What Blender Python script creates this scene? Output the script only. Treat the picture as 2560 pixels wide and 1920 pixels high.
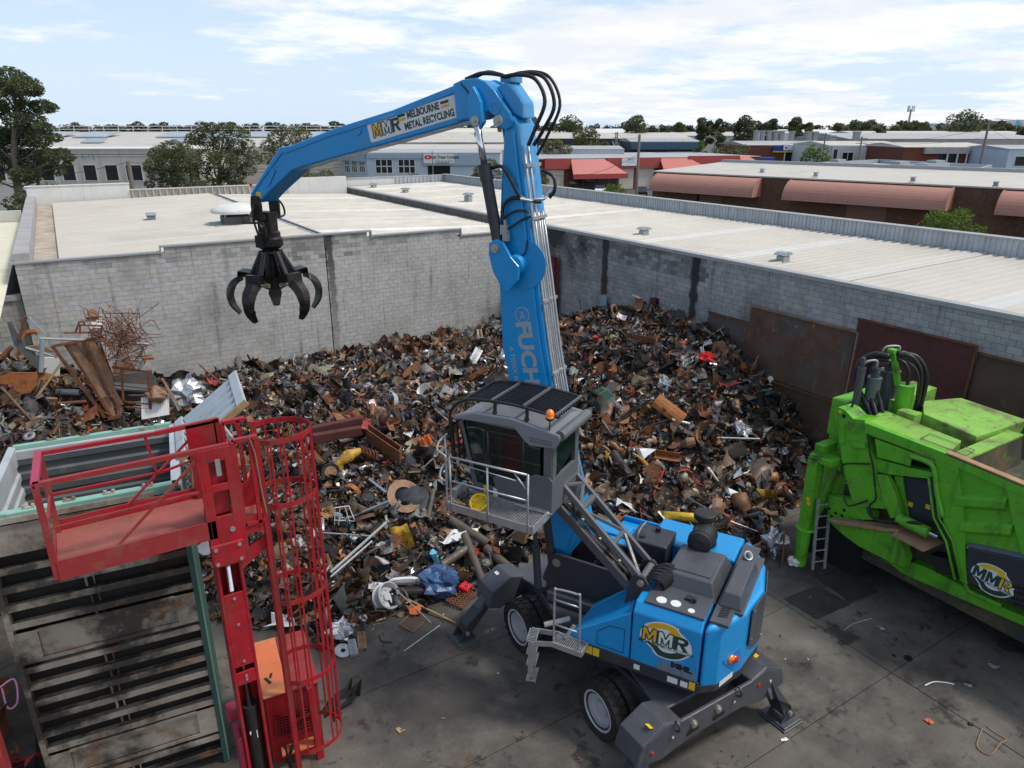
import bpy, bmesh, math, random
import numpy as np
from math import sin, cos, pi, radians, sqrt, atan2
from mathutils import Vector, Matrix, noise as mnoise

scene = bpy.context.scene
for o in list(bpy.data.objects): bpy.data.objects.remove(o)
COL = scene.collection
rnd = random.Random(7)
nrg = np.random.default_rng(7)

# ------------------------------------------------------------------ camera
FPX, HOR, YAW, CH = 1780.0, 322.0, radians(31.8), 10.0
PIT = math.atan((960 - HOR) / FPX)
cd = bpy.data.cameras.new('camera'); cam = bpy.data.objects.new('camera', cd); COL.objects.link(cam)
cd.sensor_width = 36; cd.lens = 36 * FPX / 2560; cd.clip_start = 0.1; cd.clip_end = 6000
cam.location = (0, 0, CH); cam.rotation_euler = (pi / 2 - PIT, 0, -YAW)
scene.camera = cam
FW = np.array([sin(YAW) * cos(PIT), cos(YAW) * cos(PIT), -sin(PIT)]); RT = np.array([cos(YAW), -sin(YAW), 0.]); UP = np.cross(RT, FW)
CAM = np.array([0, 0, CH])
def ray(x, y): return FW + RT * (x - 1280) / FPX - UP * (y - 960) / FPX
def at(x, y, axis, v):                       # world point seen at photo pixel x,y on the plane axis = v
    r = ray(x, y); i = 'XYZ'.index(axis); return CAM + r * ((v - CAM[i]) / r[i])
def gz(x, y, h=0.): return at(x, y, 'Z', h)
def dep(x, y, z): return CAM + ray(x, y) * z
def proj(P):
    d = np.asarray(P, float) - CAM; z = d @ FW
    return 1280 + FPX * (d @ RT) / z, 960 - FPX * (d @ UP) / z, z

# ------------------------------------------------------------------ light
SUN_EL, SUN_AZ = radians(58), atan2(0.80, -0.60)      # azimuth from +Y towards +X : from the right, behind the camera
sdir = Vector((sin(SUN_AZ) * cos(SUN_EL), cos(SUN_AZ) * cos(SUN_EL), sin(SUN_EL)))
sl = bpy.data.lights.new('sun', 'SUN'); sl.energy = 2.2; sl.angle = radians(9); sl.color = (1, .955, .89)
so = bpy.data.objects.new('sun', sl); COL.objects.link(so); so.rotation_euler = sdir.to_track_quat('Z', 'Y').to_euler()
W = bpy.data.worlds.new('World'); scene.world = W; W.use_nodes = True
nt = W.node_tree; nt.nodes.clear(); N = nt.nodes.new; LK = nt.links.new
wout = N('ShaderNodeOutputWorld'); bg = N('ShaderNodeBackground'); LK(bg.outputs[0], wout.inputs[0])
sky = N('ShaderNodeTexSky'); sky.sky_type = 'NISHITA'; sky.sun_disc = False; sky.sun_elevation = SUN_EL; sky.sun_rotation = SUN_AZ
sky.altitude = 50; sky.air_density = 1.0; sky.dust_density = 1.2; sky.ozone_density = 1.0
tc = N('ShaderNodeTexCoord'); sep = N('ShaderNodeSeparateXYZ'); LK(tc.outputs['Generated'], sep.inputs[0])
def wm(op, a, b=None, c=None):
    n = N('ShaderNodeMath'); n.operation = op
    for i, x in enumerate((a, b, c)):
        if x is None: continue
        if isinstance(x, (int, float)): n.inputs[i].default_value = x
        else: LK(x, n.inputs[i])
    return n.outputs[0]
zc = wm('MAXIMUM', sep.outputs[2], 0.0); zz = wm('ADD', zc, 0.10)
cv = N('ShaderNodeCombineXYZ'); LK(wm('DIVIDE', sep.outputs[0], zz), cv.inputs[0]); LK(wm('DIVIDE', sep.outputs[1], zz), cv.inputs[1])
def wnoise(scale, detail, off, rough=.55):
    mp = N('ShaderNodeMapping'); mp.inputs['Location'].default_value = off; LK(cv.outputs[0], mp.inputs[0])
    n = N('ShaderNodeTexNoise'); n.inputs['Scale'].default_value = scale; n.inputs['Detail'].default_value = detail; n.inputs['Roughness'].default_value = rough
    LK(mp.outputs[0], n.inputs['Vector']); return n.outputs['Fac']
def wramp(x, lo, hi):
    m = N('ShaderNodeMapRange'); m.interpolation_type = 'SMOOTHSTEP'; m.inputs[1].default_value = lo; m.inputs[2].default_value = hi; LK(x, m.inputs[0]); return m.outputs[0]
big = wnoise(.22, 3, (7.7, 9.1, 3)); small = wnoise(1.05, 10, (3.1, .6, 2), .62)
# broken cumulus: more cover towards the south-east (to the right of the view), thinner to the left
side = wm('MULTIPLY', wm('ADD', wm('MULTIPLY', sep.outputs[0], .80), wm('MULTIPLY', sep.outputs[1], -.60)), .16)
cov = wm('ADD', wm('ADD', wm('MULTIPLY', big, .55), wm('MULTIPLY', small, .62)), side)
cmask = wramp(cov, .545, .66)
shade = wnoise(1.6, 6, (7.3, 2.6, 1))
ccol = N('ShaderNodeMix'); ccol.data_type = 'RGBA'; ccol.inputs['A'].default_value = (7.2, 7.4, 7.8, 1); ccol.inputs['B'].default_value = (8.7, 8.8, 9.0, 1); LK(wramp(shade, .35, .62), ccol.inputs['Factor'])
# thin veil of haze over the blue everywhere, thicker at the horizon
veil = N('ShaderNodeMix'); veil.data_type = 'RGBA'; veil.inputs['B'].default_value = (6.0, 7.35, 9.0, 1); LK(sky.outputs[0], veil.inputs['A'])
LK(wm('ADD', .30, wm('MULTIPLY', wramp(zc, .45, -.02), .52)), veil.inputs['Factor'])
skm = N('ShaderNodeMix'); skm.data_type = 'RGBA'; LK(veil.outputs['Result'], skm.inputs['A']); LK(ccol.outputs['Result'], skm.inputs['B']); LK(wm('MULTIPLY', cmask, .92), skm.inputs['Factor'])
LK(skm.outputs['Result'], bg.inputs[0]); bg.inputs[1].default_value = 0.10
vs = scene.view_settings; vs.view_transform = 'Standard'; vs.look = 'None'; vs.exposure = 0.32; vs.gamma = 1; vs.use_curve_mapping = False
scene.cycles.max_bounces = 6; scene.cycles.diffuse_bounces = 3; scene.cycles.glossy_bounces = 3; scene.cycles.transmission_bounces = 4; scene.cycles.transparent_max_bounces = 8
scene.cycles.use_denoising = True

# ------------------------------------------------------------------ materials
MATS = {}
def mat(name, base=(.5, .5, .5), rough=.6, metal=0., var=.18, vs=1.6, bump=0., bs=25., stains=(), streak=None, attr=False, spec=.5, emit=None, alpha=None, coat=0., ridge=None):
    """procedural paint/metal/concrete: base colour varied by noise, stains=[(colour, scale, lo, hi, strength)], streak=(colour, lo, hi, strength)"""
    m = bpy.data.materials.new(name); m.use_nodes = True; t = m.node_tree; b = t.nodes['Principled BSDF']; MATS[name] = m
    n = t.nodes.new; l = t.links.new
    geo = n('ShaderNodeNewGeometry'); pos = geo.outputs['Position']
    def noise(scale, detail=5, vec=None, rgh=.6):
        x = n('ShaderNodeTexNoise'); x.inputs['Scale'].default_value = scale; x.inputs['Detail'].default_value = detail; x.inputs['Roughness'].default_value = rgh
        l(vec or pos, x.inputs['Vector']); return x.outputs['Fac']
    def rng(x, lo, hi, a=0., c=1.):
        q = n('ShaderNodeMapRange'); q.inputs[1].default_value = lo; q.inputs[2].default_value = hi; q.inputs[3].default_value = a; q.inputs[4].default_value = c; l(x, q.inputs[0]); return q.outputs[0]
    def mix(fac, A, B, mode='MIX'):
        q = n('ShaderNodeMix'); q.data_type = 'RGBA'; q.blend_type = mode
        for k, x in (('A', A), ('B', B)):
            if isinstance(x, tuple): q.inputs[k].default_value = (*x[:3], 1)
            else: l(x, q.inputs[k])
        if isinstance(fac, (int, float)): q.inputs['Factor'].default_value = fac
        else: l(fac, q.inputs['Factor'])
        return q.outputs['Result']
    col = tuple(base)
    if attr:
        at_ = n('ShaderNodeAttribute'); at_.attribute_name = 'Col'; col = at_.outputs['Color']
        if base != (1, 1, 1): col = mix(1., col, tuple(base), 'MULTIPLY')
    if var:
        v = rng(noise(vs, 6), .28, .72, 1 - var, 1 + var)
        cx = n('ShaderNodeCombineColor'); [l(v, cx.inputs[i]) for i in range(3)]
        col = mix(1., col, cx.outputs[0], 'MULTIPLY')
    rr = None
    for (sc, scale, lo, hi, amt) in stains:
        f = rng(noise(scale, 7, rgh=.68), lo, hi, 0, amt); col = mix(f, col, sc)
    if streak:
        mp = n('ShaderNodeMapping'); mp.inputs['Scale'].default_value = (1, 1, .07); l(pos, mp.inputs[0])
        f = rng(noise(3.2, 6, mp.outputs[0]), streak[1], streak[2], 0, streak[3]); col = mix(f, col, streak[0])
    if isinstance(col, tuple): b.inputs['Base Color'].default_value = (*col, 1)
    else: l(col, b.inputs['Base Color'])
    b.inputs['Metallic'].default_value = metal; b.inputs['Roughness'].default_value = rough; b.inputs['Specular IOR Level'].default_value = spec
    if rough > .2 and var: l(rng(noise(vs * 3.1, 4), .3, .7, max(.05, rough - .13), min(1, rough + .13)), b.inputs['Roughness'])
    if coat: b.inputs['Coat Weight'].default_value = coat; b.inputs['Coat Roughness'].default_value = .15
    if bump:
        bp = n('ShaderNodeBump'); bp.inputs['Strength'].default_value = bump; bp.inputs['Distance'].default_value = .02; l(noise(bs, 5), bp.inputs['Height']); l(bp.outputs[0], b.inputs['Normal'])
    if emit: b.inputs['Emission Color'].default_value = (*emit[0], 1); b.inputs['Emission Strength'].default_value = emit[1]
    if alpha is not None: b.inputs['Alpha'].default_value = alpha
    return m
RUST = (.105, .042, .018); RUST2 = (.20, .075, .022); GRIME = (.018, .016, .014); DUST = (.20, .175, .14)
mat('ground', (.085, .08, .072), .9, var=.35, vs=.25, bump=.3, bs=6, stains=[((.035, .05, .02), .05, .5, .6, .8)])
mat('slab', (.112, .099, .084), .78, var=.34, vs=.9, bump=.4, bs=14, stains=[((.034, .030, .027), .33, .44, .60, .80), ((.175, .158, .135), .9, .56, .72, .55), ((.13, .070, .030), .38, .60, .72, .65), (GRIME, .95, .575, .625, .85), ((.03, .027, .024), 3.2, .585, .66, .75), ((.20, .19, .175), 7., .655, .73, .5), ((.02, .018, .016), 16., .66, .72, .6)])
mat('slab_gap', (.055, .050, .045), .95, var=.2)
mat('steel_sheet', (.058, .052, .05), .55, .35, var=.3, vs=2, stains=[((.12, .05, .02), 1.2, .55, .7, .7)], bump=.15)
mat('block', (1, 1, 1), .92, var=.13, vs=5, bump=.5, bs=30, attr=True, stains=[((.17, .165, .155), .35, .50, .72, .55), ((.11, .105, .10), 1.3, .60, .76, .45), ((.50, .47, .42), 2.2, .60, .74, .35)], streak=((.05, .048, .046), .56, .74, .55))
mat('block_sooty', (1, 1, 1), .92, var=.16, vs=5, bump=.5, bs=30, attr=True, stains=[((.07, .07, .07), .42, .52, .76, .6)], streak=((.03, .03, .031), .55, .72, .6))
mat('mortar', (.37, .335, .27), .95, var=.2, vs=3, streak=((.022, .021, .021), .58, .72, .6))
mat('mortar_dark', (.16, .155, .145), .95, var=.25, vs=3, streak=((.02, .02, .02), .54, .70, .8))
mat('soot', (.03, .03, .032), .95, var=.3, vs=6)
mat('coping', (.36, .37, .37), .5, .3, var=.12)
mat('roof_sheet', (.50, .47, .415), .55, .0, var=.07, vs=.35, stains=[((.36, .335, .29), .25, .50, .72, .55), ((.38, .35, .30), 1.7, .56, .75, .45)])
mat('roof_light', (.53, .525, .50), .45, var=.06, stains=[((.6, .58, .5), .5, .5, .7, .5)])
mat('roof_cream', (.62, .60, .48), .6, var=.08, stains=[((.32, .30, .12), .35, .56, .72, .6)])
mat('roof_grey', (.36, .37, .38), .6, var=.1, stains=[((.25, .24, .22), .2, .5, .7, .6)])
mat('roof_blue', (.52, .58, .66), .5, var=.08, stains=[((.62, .64, .66), .15, .5, .7, .6)])
mat('clad', (.44, .47, .50), .45, .25, var=.1, vs=2, streak=((.26, .27, .28), .5, .7, .6))
mat('render_white', (.64, .64, .62), .75, var=.06, streak=((.42, .41, .39), .55, .75, .5))
mat('render_cream', (.58, .56, .50), .75, var=.06, streak=((.45, .43, .38), .58, .8, .4))
mat('conc_pale', (.36, .35, .34), .85, var=.12, stains=[((.24, .23, .22), 1.2, .5, .7, .7)])
mat('wall_dark', (.12, .115, .11), .9, var=.3, vs=1.5, streak=((.03, .03, .03), .5, .7, .8))  # dark grey wall colour with near-black streaks
mat('rust_gutter', (.42, .36, .29), .8, var=.3, vs=1.5, stains=[((.33, .20, .11), .9, .5, .65, .8), ((.5, .5, .48), .6, .55, .65, .7)])
mat('brick_brown', (.125, .062, .036), .9, var=.25, vs=2.2, bump=.3, bs=9, stains=[((.065, .034, .022), 5., .5, .62, .8), ((.20, .12, .07), 8., .62, .72, .6)])
mat('brick_red', (.16, .048, .030), .9, var=.2, vs=3, stains=[((.10, .03, .02), 6., .5, .65, .7)])
mat('awning', (.42, .205, .155), .8, var=.06, vs=1.2)
mat('red_fascia', (.36, .058, .052), .55, var=.06)
mat('red_sheet', (.46, .12, .10), .55, var=.06)
mat('grey_blue', (.30, .40, .48), .6, var=.06)
mat('pale_blue', (.47, .54, .61), .6, var=.06)
mat('navy_clad', (.022, .028, .042), .5, var=.1)
mat('teal_fascia', (.045, .10, .16), .5, var=.1)
mat('glass_dark', (.012, .016, .02), .08, var=0, spec=.8)
mat('glass_cab', (.006, .018, .016), .05, var=0, spec=.7)
mat('white_paint', (.74, .74, .73), .5, var=.05)
mat('frame_white', (.66, .66, .64), .5, var=.04)
mat('roller_cream', (.52, .49, .42), .6, var=.05)
mat('roller_brown', (.20, .10, .07), .6, var=.08)
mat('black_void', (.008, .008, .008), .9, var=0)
mat('pole_wood', (.22, .19, .16), .9, var=.2, vs=6)
mat('galv', (.46, .48, .49), .42, .65, var=.14, vs=6, stains=[((.30, .31, .31), 9, .5, .7, .5)])
mat('galv_dull', (.34, .36, .37), .55, .4, var=.15, vs=4)
mat('chrome', (.72, .73, .75), .14, 1., var=0)
mat('blue_paint', (.004, .265, .62), .36, var=.07, vs=1.2, coat=.25, stains=[((.05, .19, .38), 2.4, .54, .76, .40), ((.16, .15, .13), .9, .62, .80, .30), ((.03, .06, .10), 9., .66, .72, .5)], streak=((.06, .13, .22), .62, .76, .35))
mat('blue_worn', (.02, .19, .55), .45, var=.08, stains=[((.16, .12, .10), 3., .60, .72, .5)])
mat('grey_paint', (.064, .068, .078), .42, var=.10, vs=2.5, stains=[((.14, .13, .12), 3.2, .56, .78, .35)])
mat('grey_dark', (.030, .033, .042), .5, var=.12, vs=2, stains=[((.09, .082, .075), 2.2, .56, .78, .4)])
mat('cab_grey', (.20, .21, .23), .40, var=.06, vs=3)
mat('cab_mid', (.105, .112, .125), .42, var=.08, vs=3)
mat('hose', (.010, .010, .011), .45, var=.1)
mat('rubber', (.020, .018, .016), .85, var=.25, vs=8, bump=.3, bs=60, stains=[((.075, .062, .048), 3.5, .50, .72, .55)])
mat('rim_grey', (.50, .51, .53), .45, .2, var=.08)
mat('grab_steel', (.022, .020, .020), .42, .55, var=.3, vs=5, stains=[((.075, .06, .048), 3., .52, .70, .6)], bump=.15)
mat('bolt', (.45, .42, .36), .4, .7, var=.1)
mat('yellow', (.75, .50, .015), .5, var=.04)
mat('yellow_dirty', (.46, .27, .035), .6, var=.25, vs=6, stains=[((.10, .05, .02), 4., .52, .66, .8)])
mat('logo_gold', (.72, .40, .012), .5, var=.03)
mat('logo_green', (.012, .052, .040), .5, var=.03)
mat('ink', (.012, .012, .014), .5, var=0)
mat('sticker_white', (.70, .70, .70), .5, var=.03)
mat('print_grey', (.30, .36, .42), .5, var=.05)
mat('print_taupe', (.17, .20, .25), .5, var=.05)
mat('amber', (.85, .22, .01), .25, var=0, coat=.5)
mat('lamp_red', (.5, .008, .012), .25, var=0, coat=.5)
mat('green_paint', (.105, .395, .016), .5, var=.16, vs=1.4, stains=[((.040, .042, .02), 1.5, .555, .70, .85), ((.13, .105, .045), .8, .57, .72, .65), ((.03, .03, .018), 8., .60, .68, .7), ((.20, .42, .08), 5., .62, .70, .5)], streak=((.045, .055, .02), .55, .72, .75))
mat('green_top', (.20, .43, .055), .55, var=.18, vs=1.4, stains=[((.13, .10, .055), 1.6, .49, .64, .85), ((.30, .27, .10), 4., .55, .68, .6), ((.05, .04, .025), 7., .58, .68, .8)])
mat('hopper_in', (.055, .058, .04), .6, .1, var=.35, vs=1.2, stains=[((.19, .12, .055), .9, .50, .68, .85), ((.12, .30, .03), 2.2, .56, .68, .7)])
mat('rust_rail', (.33, .20, .11), .8, var=.2, vs=4)
mat('filter_black', (.016, .016, .017), .55, var=.1)
mat('red_paint', (.35, .008, .017), .45, var=.16, vs=2.2, stains=[((.20, .055, .045), 2.0, .48, .68, .7), ((.09, .04, .03), 6., .58, .68, .75), ((.30, .24, .2), 14., .66, .72, .5)], streak=((.14, .03, .025), .58, .72, .55))
mat('red_faded', (.27, .022, .024), .6, var=.12, stains=[((.24, .10, .07), 3., .5, .7, .7)])
mat('red_floor', (.32, .085, .07), .75, var=.2, vs=3, stains=[((.20, .085, .06), 1.7, .48, .66, .8), ((.09, .05, .035), 5., .58, .7, .6)])
mat('orange_lid', (.60, .155, .06), .6, var=.1, stains=[((.55, .30, .12), 1.1, .48, .68, .7), ((.16, .05, .02), 7., .62, .7, .7)])
mat('magenta_red', (.36, .035, .075), .5, var=.1)
mat('teal_paint', (.22, .42, .345), .55, var=.1, stains=[((.20, .13, .06), 3., .58, .70, .8), ((.5, .5, .45), 5., .6, .7, .5)])
mat('teal_dark', (.035, .085, .07), .6, var=.15)
mat('cont_grey', (.085, .095, .10), .6, var=.16, vs=1.2, stains=[((.20, .20, .19), 3., .58, .74, .5), ((.03, .03, .03), 1.4, .55, .72, .6)])
mat('cont_light', (.40, .43, .45), .55, var=.12, vs=2, stains=[((.25, .26, .27), 1.5, .5, .7, .6)])
mat('cont_door', (.33, .38, .42), .45, .1, var=.1, vs=2)
mat('cross_member', (.34, .30, .245), .8, var=.3, vs=1.6, stains=[((.035, .029, .024), .75, .44, .56, .95), ((.24, .115, .05), 2.6, .55, .68, .8)])
mat('cont_floor', (.010, .009, .008), .7, var=.4, vs=3, stains=[((.10, .055, .028), .55, .57, .72, .7)])  # near-black base paints in the shade between cross members; brown patches are wood
mat('plate_rust', (.115, .062, .040), .75, .1, var=.35, vs=1.2, stains=[((.085, .082, .08), .55, .46, .60, .85), ((.21, .12, .06), 1.5, .56, .70, .7), ((.36, .33, .28), 3.6, .63, .70, .6)], streak=((.25, .22, .18), .60, .70, .5))
mat('plate_red', (.085, .022, .018), .7, .05, var=.2, vs=1.5, stains=[((.05, .02, .018), .8, .5, .7, .6)])
mat('plate_brown', (.085, .050, .032), .75, var=.4, vs=1, stains=[((.23, .16, .08), 1.3, .56, .70, .7), ((.05, .045, .04), .7, .5, .62, .7)])
mat('plate_blue', (.27, .33, .36), .6, var=.15, stains=[((.20, .17, .14), 1.5, .55, .7, .5)])
mat('rust_flat', (.16, .055, .022), .8, var=.35, vs=4, bump=.3, stains=[((.07, .03, .016), 3., .5, .66, .8)])
mat('rust_orange', (.30, .105, .03), .8, var=.3, vs=5, bump=.3, stains=[((.13, .05, .02), 4., .5, .66, .8)])
mat('rust_pale', (.27, .16, .10), .8, var=.25, vs=4, bump=.3, stains=[((.14, .065, .03), 3., .5, .68, .8)])
mat('scrap', (1, 1, 1), .55, .2, var=.32, vs=9, attr=True, bump=.25, bs=30, stains=[((.10, .052, .028), 5., .56, .72, .5), ((.20, .175, .145), 3., .58, .74, .45), ((.02, .018, .016), 7., .56, .7, .5)])
mat('scrap_shiny', (1, 1, 1), .28, .75, var=.25, vs=9, attr=True, bump=.5, bs=18)
mat('mound', (.050, .038, .029), .95, var=.5, vs=3, bump=.6, bs=8, stains=[((.075, .035, .018), 1.6, .52, .68, .7)])
mat('pipe_steel', (.115, .095, .078), .6, .35, var=.25, vs=4, stains=[((.22, .11, .05), 3., .56, .70, .7)])
mat('alu', (.60, .61, .63), .3, .85, var=.15, vs=10, bump=.6, bs=14)
mat('tarp_blue', (.035, .085, .20), .35, var=.35, vs=5, bump=.5, bs=9, stains=[((.22, .21, .2), 4., .60, .72, .6)])
mat('cyan_sheet', (.12, .45, .62), .5, var=.15, vs=6)
mat('plastic_red', (.55, .015, .015), .35, var=.05)
mat('orange_cloth', (.55, .12, .03), .8, var=.2, vs=8)
mat('pink', (.72, .30, .46), .5, var=.05)
mat('wood', (.36, .24, .12), .8, var=.25, vs=5)
mat('leaf_gum', (.105, .125, .048), .7, var=.45, vs=.9, stains=[((.155, .150, .065), 1.4, .50, .66, .8)])
mat('leaf_dark', (.090, .115, .050), .7, var=.45, vs=.7, stains=[((.105, .125, .05), 1.1, .50, .66, .8)])
mat('leaf_olive', (.145, .145, .055), .7, var=.4, vs=.9, stains=[((.05, .06, .022), 1.2, .5, .66, .8)])
mat('leaf_bright', (.115, .19, .022), .65, var=.35, vs=1.5, stains=[((.06, .11, .015), 2., .5, .66, .8)])
mat('leaf_far_hazy', (.105, .118, .075), .8, var=.5, vs=.12, stains=[((.145, .145, .08), .2, .52, .68, .8)])  # distance haze put into the colour: paler, greyer leaves
mat('bark', (.17, .145, .115), .9, var=.35, vs=4, bump=.4)
mat('car_black', (.012, .013, .015), .25, .3, var=0, coat=.6)
mat('truck_blue', (.012, .055, .34), .5, var=.05)
mat('sign_blue', (.015, .045, .22), .5, var=.04)
mat('solar', (.36, .38, .41), .25, .3, var=.1, vs=.3)
mat('asphalt', (.052, .052, .054), .9, var=.2, vs=.5)

for nm in ('leaf_gum', 'leaf_dark', 'leaf_olive', 'leaf_bright', 'leaf_far_hazy'):      # thin leaves let some light through
    t_ = MATS[nm].node_tree; b_ = t_.nodes['Principled BSDF']; o_ = t_.nodes['Material Output']; tr_ = t_.nodes.new('ShaderNodeBsdfTranslucent'); mx_ = t_.nodes.new('ShaderNodeMixShader'); mx_.inputs[0].default_value = .42
    t_.links.new(b_.inputs['Base Color'].links[0].from_socket, tr_.inputs['Color']); t_.links.new(b_.outputs[0], mx_.inputs[1]); t_.links.new(tr_.outputs[0], mx_.inputs[2]); t_.links.new(mx_.outputs[0], o_.inputs['Surface'])
def soot_band(name, axis, centre, width, amount, fade=None):
    t = MATS[name].node_tree; b = t.nodes['Principled BSDF']; l = t.links.new; n = t.nodes.new; src = b.inputs['Base Color'].links[0].from_socket
    g = n('ShaderNodeNewGeometry'); sp = n('ShaderNodeSeparateXYZ'); l(g.outputs['Position'], sp.inputs[0]); ns = n('ShaderNodeTexNoise'); ns.inputs['Scale'].default_value = 3.; ns.inputs['Detail'].default_value = 6; l(g.outputs['Position'], ns.inputs['Vector'])
    def mth(op, a, c=None):
        q = n('ShaderNodeMath'); q.operation = op
        for i, x in enumerate((a, c)):
            if isinstance(x, (int, float)): q.inputs[i].default_value = x
            elif x is not None: l(x, q.inputs[i])
        return q.outputs[0]
    d = mth('ABSOLUTE', mth('ADD', mth('SUBTRACT', sp.outputs['XYZ'.index(axis)], centre), mth('MULTIPLY', mth('SUBTRACT', ns.outputs['Fac'], .5), .35)))
    mr = n('ShaderNodeMapRange'); mr.inputs[1].default_value = width * .75; mr.inputs[2].default_value = width * 1.5; mr.inputs[3].default_value = amount; mr.inputs[4].default_value = 0; l(d, mr.inputs[0]); f = mr.outputs[0]
    if fade: m2 = n('ShaderNodeMapRange'); m2.inputs[1].default_value = fade[0]; m2.inputs[2].default_value = fade[1]; m2.inputs[3].default_value = fade[2]; m2.inputs[4].default_value = 1.; l(sp.outputs[2], m2.inputs[0]); f = mth('MULTIPLY', f, m2.outputs[0])
    mx = n('ShaderNodeMix'); mx.data_type = 'RGBA'; mx.inputs['B'].default_value = (.022, .022, .024, 1); l(src, mx.inputs['A']); l(f, mx.inputs['Factor']); l(mx.outputs['Result'], b.inputs['Base Color'])
for nm in ('block_sooty', 'mortar_dark'): soot_band(nm, 'Y', 23.74, .17, .92); soot_band(nm, 'Y', 18.52, .17, .95)
for nm in ('block', 'mortar'): soot_band(nm, 'X', 9.26, .13, .85, (1.5, 5.0, .35))

# ------------------------------------------------------------------ mesh helpers
class MB:
    def __init__(s, T=None): s.v = []; s.f = []; s.c = []; s.T = T; s.n = 0; s.col = None
    def add(s, verts, faces):
        b = s.n; s.v.append(np.asarray(verts, float).reshape(-1, 3)); s.n += len(s.v[-1])
        s.f += [tuple(i + b for i in f) for f in faces]
        if s.col is not None: s.c.append(np.tile(np.asarray(s.col, float), (len(s.v[-1]), 1)))
        return s
    BF = [(0, 3, 2, 1), (4, 5, 6, 7), (0, 1, 5, 4), (1, 2, 6, 5), (2, 3, 7, 6), (3, 0, 4, 7)]
    def box(s, c, d, R=None):
        h = np.asarray(d, float) / 2; q = np.array([[-1, -1, -1], [1, -1, -1], [1, 1, -1], [-1, 1, -1], [-1, -1, 1], [1, -1, 1], [1, 1, 1], [-1, 1, 1]]) * h
        if R is not None: q = q @ np.asarray(R, float).T
        return s.add(q + np.asarray(c, float), s.BF)
    def bb(s, x0, x1, y0, y1, z0, z1): return s.box(((x0 + x1) / 2, (y0 + y1) / 2, (z0 + z1) / 2), (x1 - x0, y1 - y0, z1 - z0))
    def beam(s, p0, p1, w, h, up=(0, 0, 1)):
        p0 = np.asarray(p0, float); p1 = np.asarray(p1, float); d = p1 - p0; L = np.linalg.norm(d); d /= max(L, 1e-9)
        u = np.asarray(up, float)
        if abs(d @ u) > .98 * np.linalg.norm(u): u = np.array([1., 0, 0]) if abs(d[0]) < .9 else np.array([0, 1., 0])
        a = np.cross(d, u); a /= np.linalg.norm(a); b = np.cross(a, d)
        return s.box((p0 + p1) / 2, (w, L, h), np.array([a, d, b]).T)
    @staticmethod
    def frame(d):
        d = np.asarray(d, float); d = d / np.linalg.norm(d); u = np.array([0, 0, 1.]) if abs(d[2]) < .9 else np.array([1., 0, 0])
        a = np.cross(d, u); a /= np.linalg.norm(a); return a, np.cross(a, d), d
    def tube(s, pts, r, n=8, cap=True):
        P = np.asarray(pts, float); m = len(P); r = np.broadcast_to(np.asarray(r, float), (m,))
        tg = np.gradient(P, axis=0); a, b, _ = MB.frame(tg[0]); V = []
        for i in range(m):
            d = tg[i] / max(np.linalg.norm(tg[i]), 1e-9); a = a - d * (a @ d); a /= max(np.linalg.norm(a), 1e-9); b = np.cross(d, a)
            for k in range(n): t = 2 * pi * k / n; V.append(P[i] + r[i] * (cos(t) * a + sin(t) * b))
        F = [(i * n + k, i * n + (k + 1) % n, (i + 1) * n + (k + 1) % n, (i + 1) * n + k) for i in range(m - 1) for k in range(n)]
        if cap: F += [tuple(range(n))[::-1], tuple((m - 1) * n + k for k in range(n))]
        return s.add(V, F)
    def cyl(s, p0, p1, r, n=16, r2=None): return s.tube([p0, p1], [r, r if r2 is None else r2], n)
    def ring(s, c, ax, ri, ro, th, n=20):
        a, b, d = MB.frame(ax); c = np.asarray(c, float); V = []
        for k in range(n):
            t = 2 * pi * k / n; e = cos(t) * a + sin(t) * b
            V += [c + e * ri - d * th / 2, c + e * ro - d * th / 2, c + e * ro + d * th / 2, c + e * ri + d * th / 2]
        F = []
        for k in range(n):
            i = 4 * k; j = 4 * ((k + 1) % n)
            F += [(i + q, i + (q + 1) % 4, j + (q + 1) % 4, j + q) for q in range(4)]
        return s.add(V, F)
    def lathe(s, c, ax, prof, n=24):
        a, b, d = MB.frame(ax); c = np.asarray(c, float); m = len(prof)
        V = [c + (cos(2 * pi * k / n) * a + sin(2 * pi * k / n) * b) * r + d * z for k in range(n) for r, z in prof]
        F = [(k * m + i, ((k + 1) % n) * m + i, ((k + 1) % n) * m + i + 1, k * m + i + 1) for k in range(n) for i in range(m - 1)]
        if prof[0][0] > 1e-4: F.append(tuple(k * m for k in range(n)))
        if prof[-1][0] > 1e-4: F.append(tuple(k * m + m - 1 for k in range(n))[::-1])
        return s.add(V, F)
    def prism(s, poly, vec):
        P = np.asarray(poly, float); m = len(P); V = np.vstack([P, P + np.asarray(vec, float)])
        return s.add(V, [tuple(range(m))[::-1], tuple(range(m, 2 * m))] + [(i, (i + 1) % m, (i + 1) % m + m, i + m) for i in range(m)])
    def quad(s, *p): return s.add(p, [tuple(range(len(p)))])
    def sphere(s, c, r, n=12, m=7, sc=(1, 1, 1)):
        prof = [(max(1e-5, r * sin(pi * i / m)), -r * cos(pi * i / m)) for i in range(m + 1)]
        V = [np.asarray(c) + np.array([cos(2 * pi * k / n) * q * sc[0], sin(2 * pi * k / n) * q * sc[1], z * sc[2]]) for k in range(n) for q, z in prof]; M = m + 1
        return s.add(V, [(k * M + i, ((k + 1) % n) * M + i, ((k + 1) % n) * M + i + 1, k * M + i + 1) for k in range(n) for i in range(m)])

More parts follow.
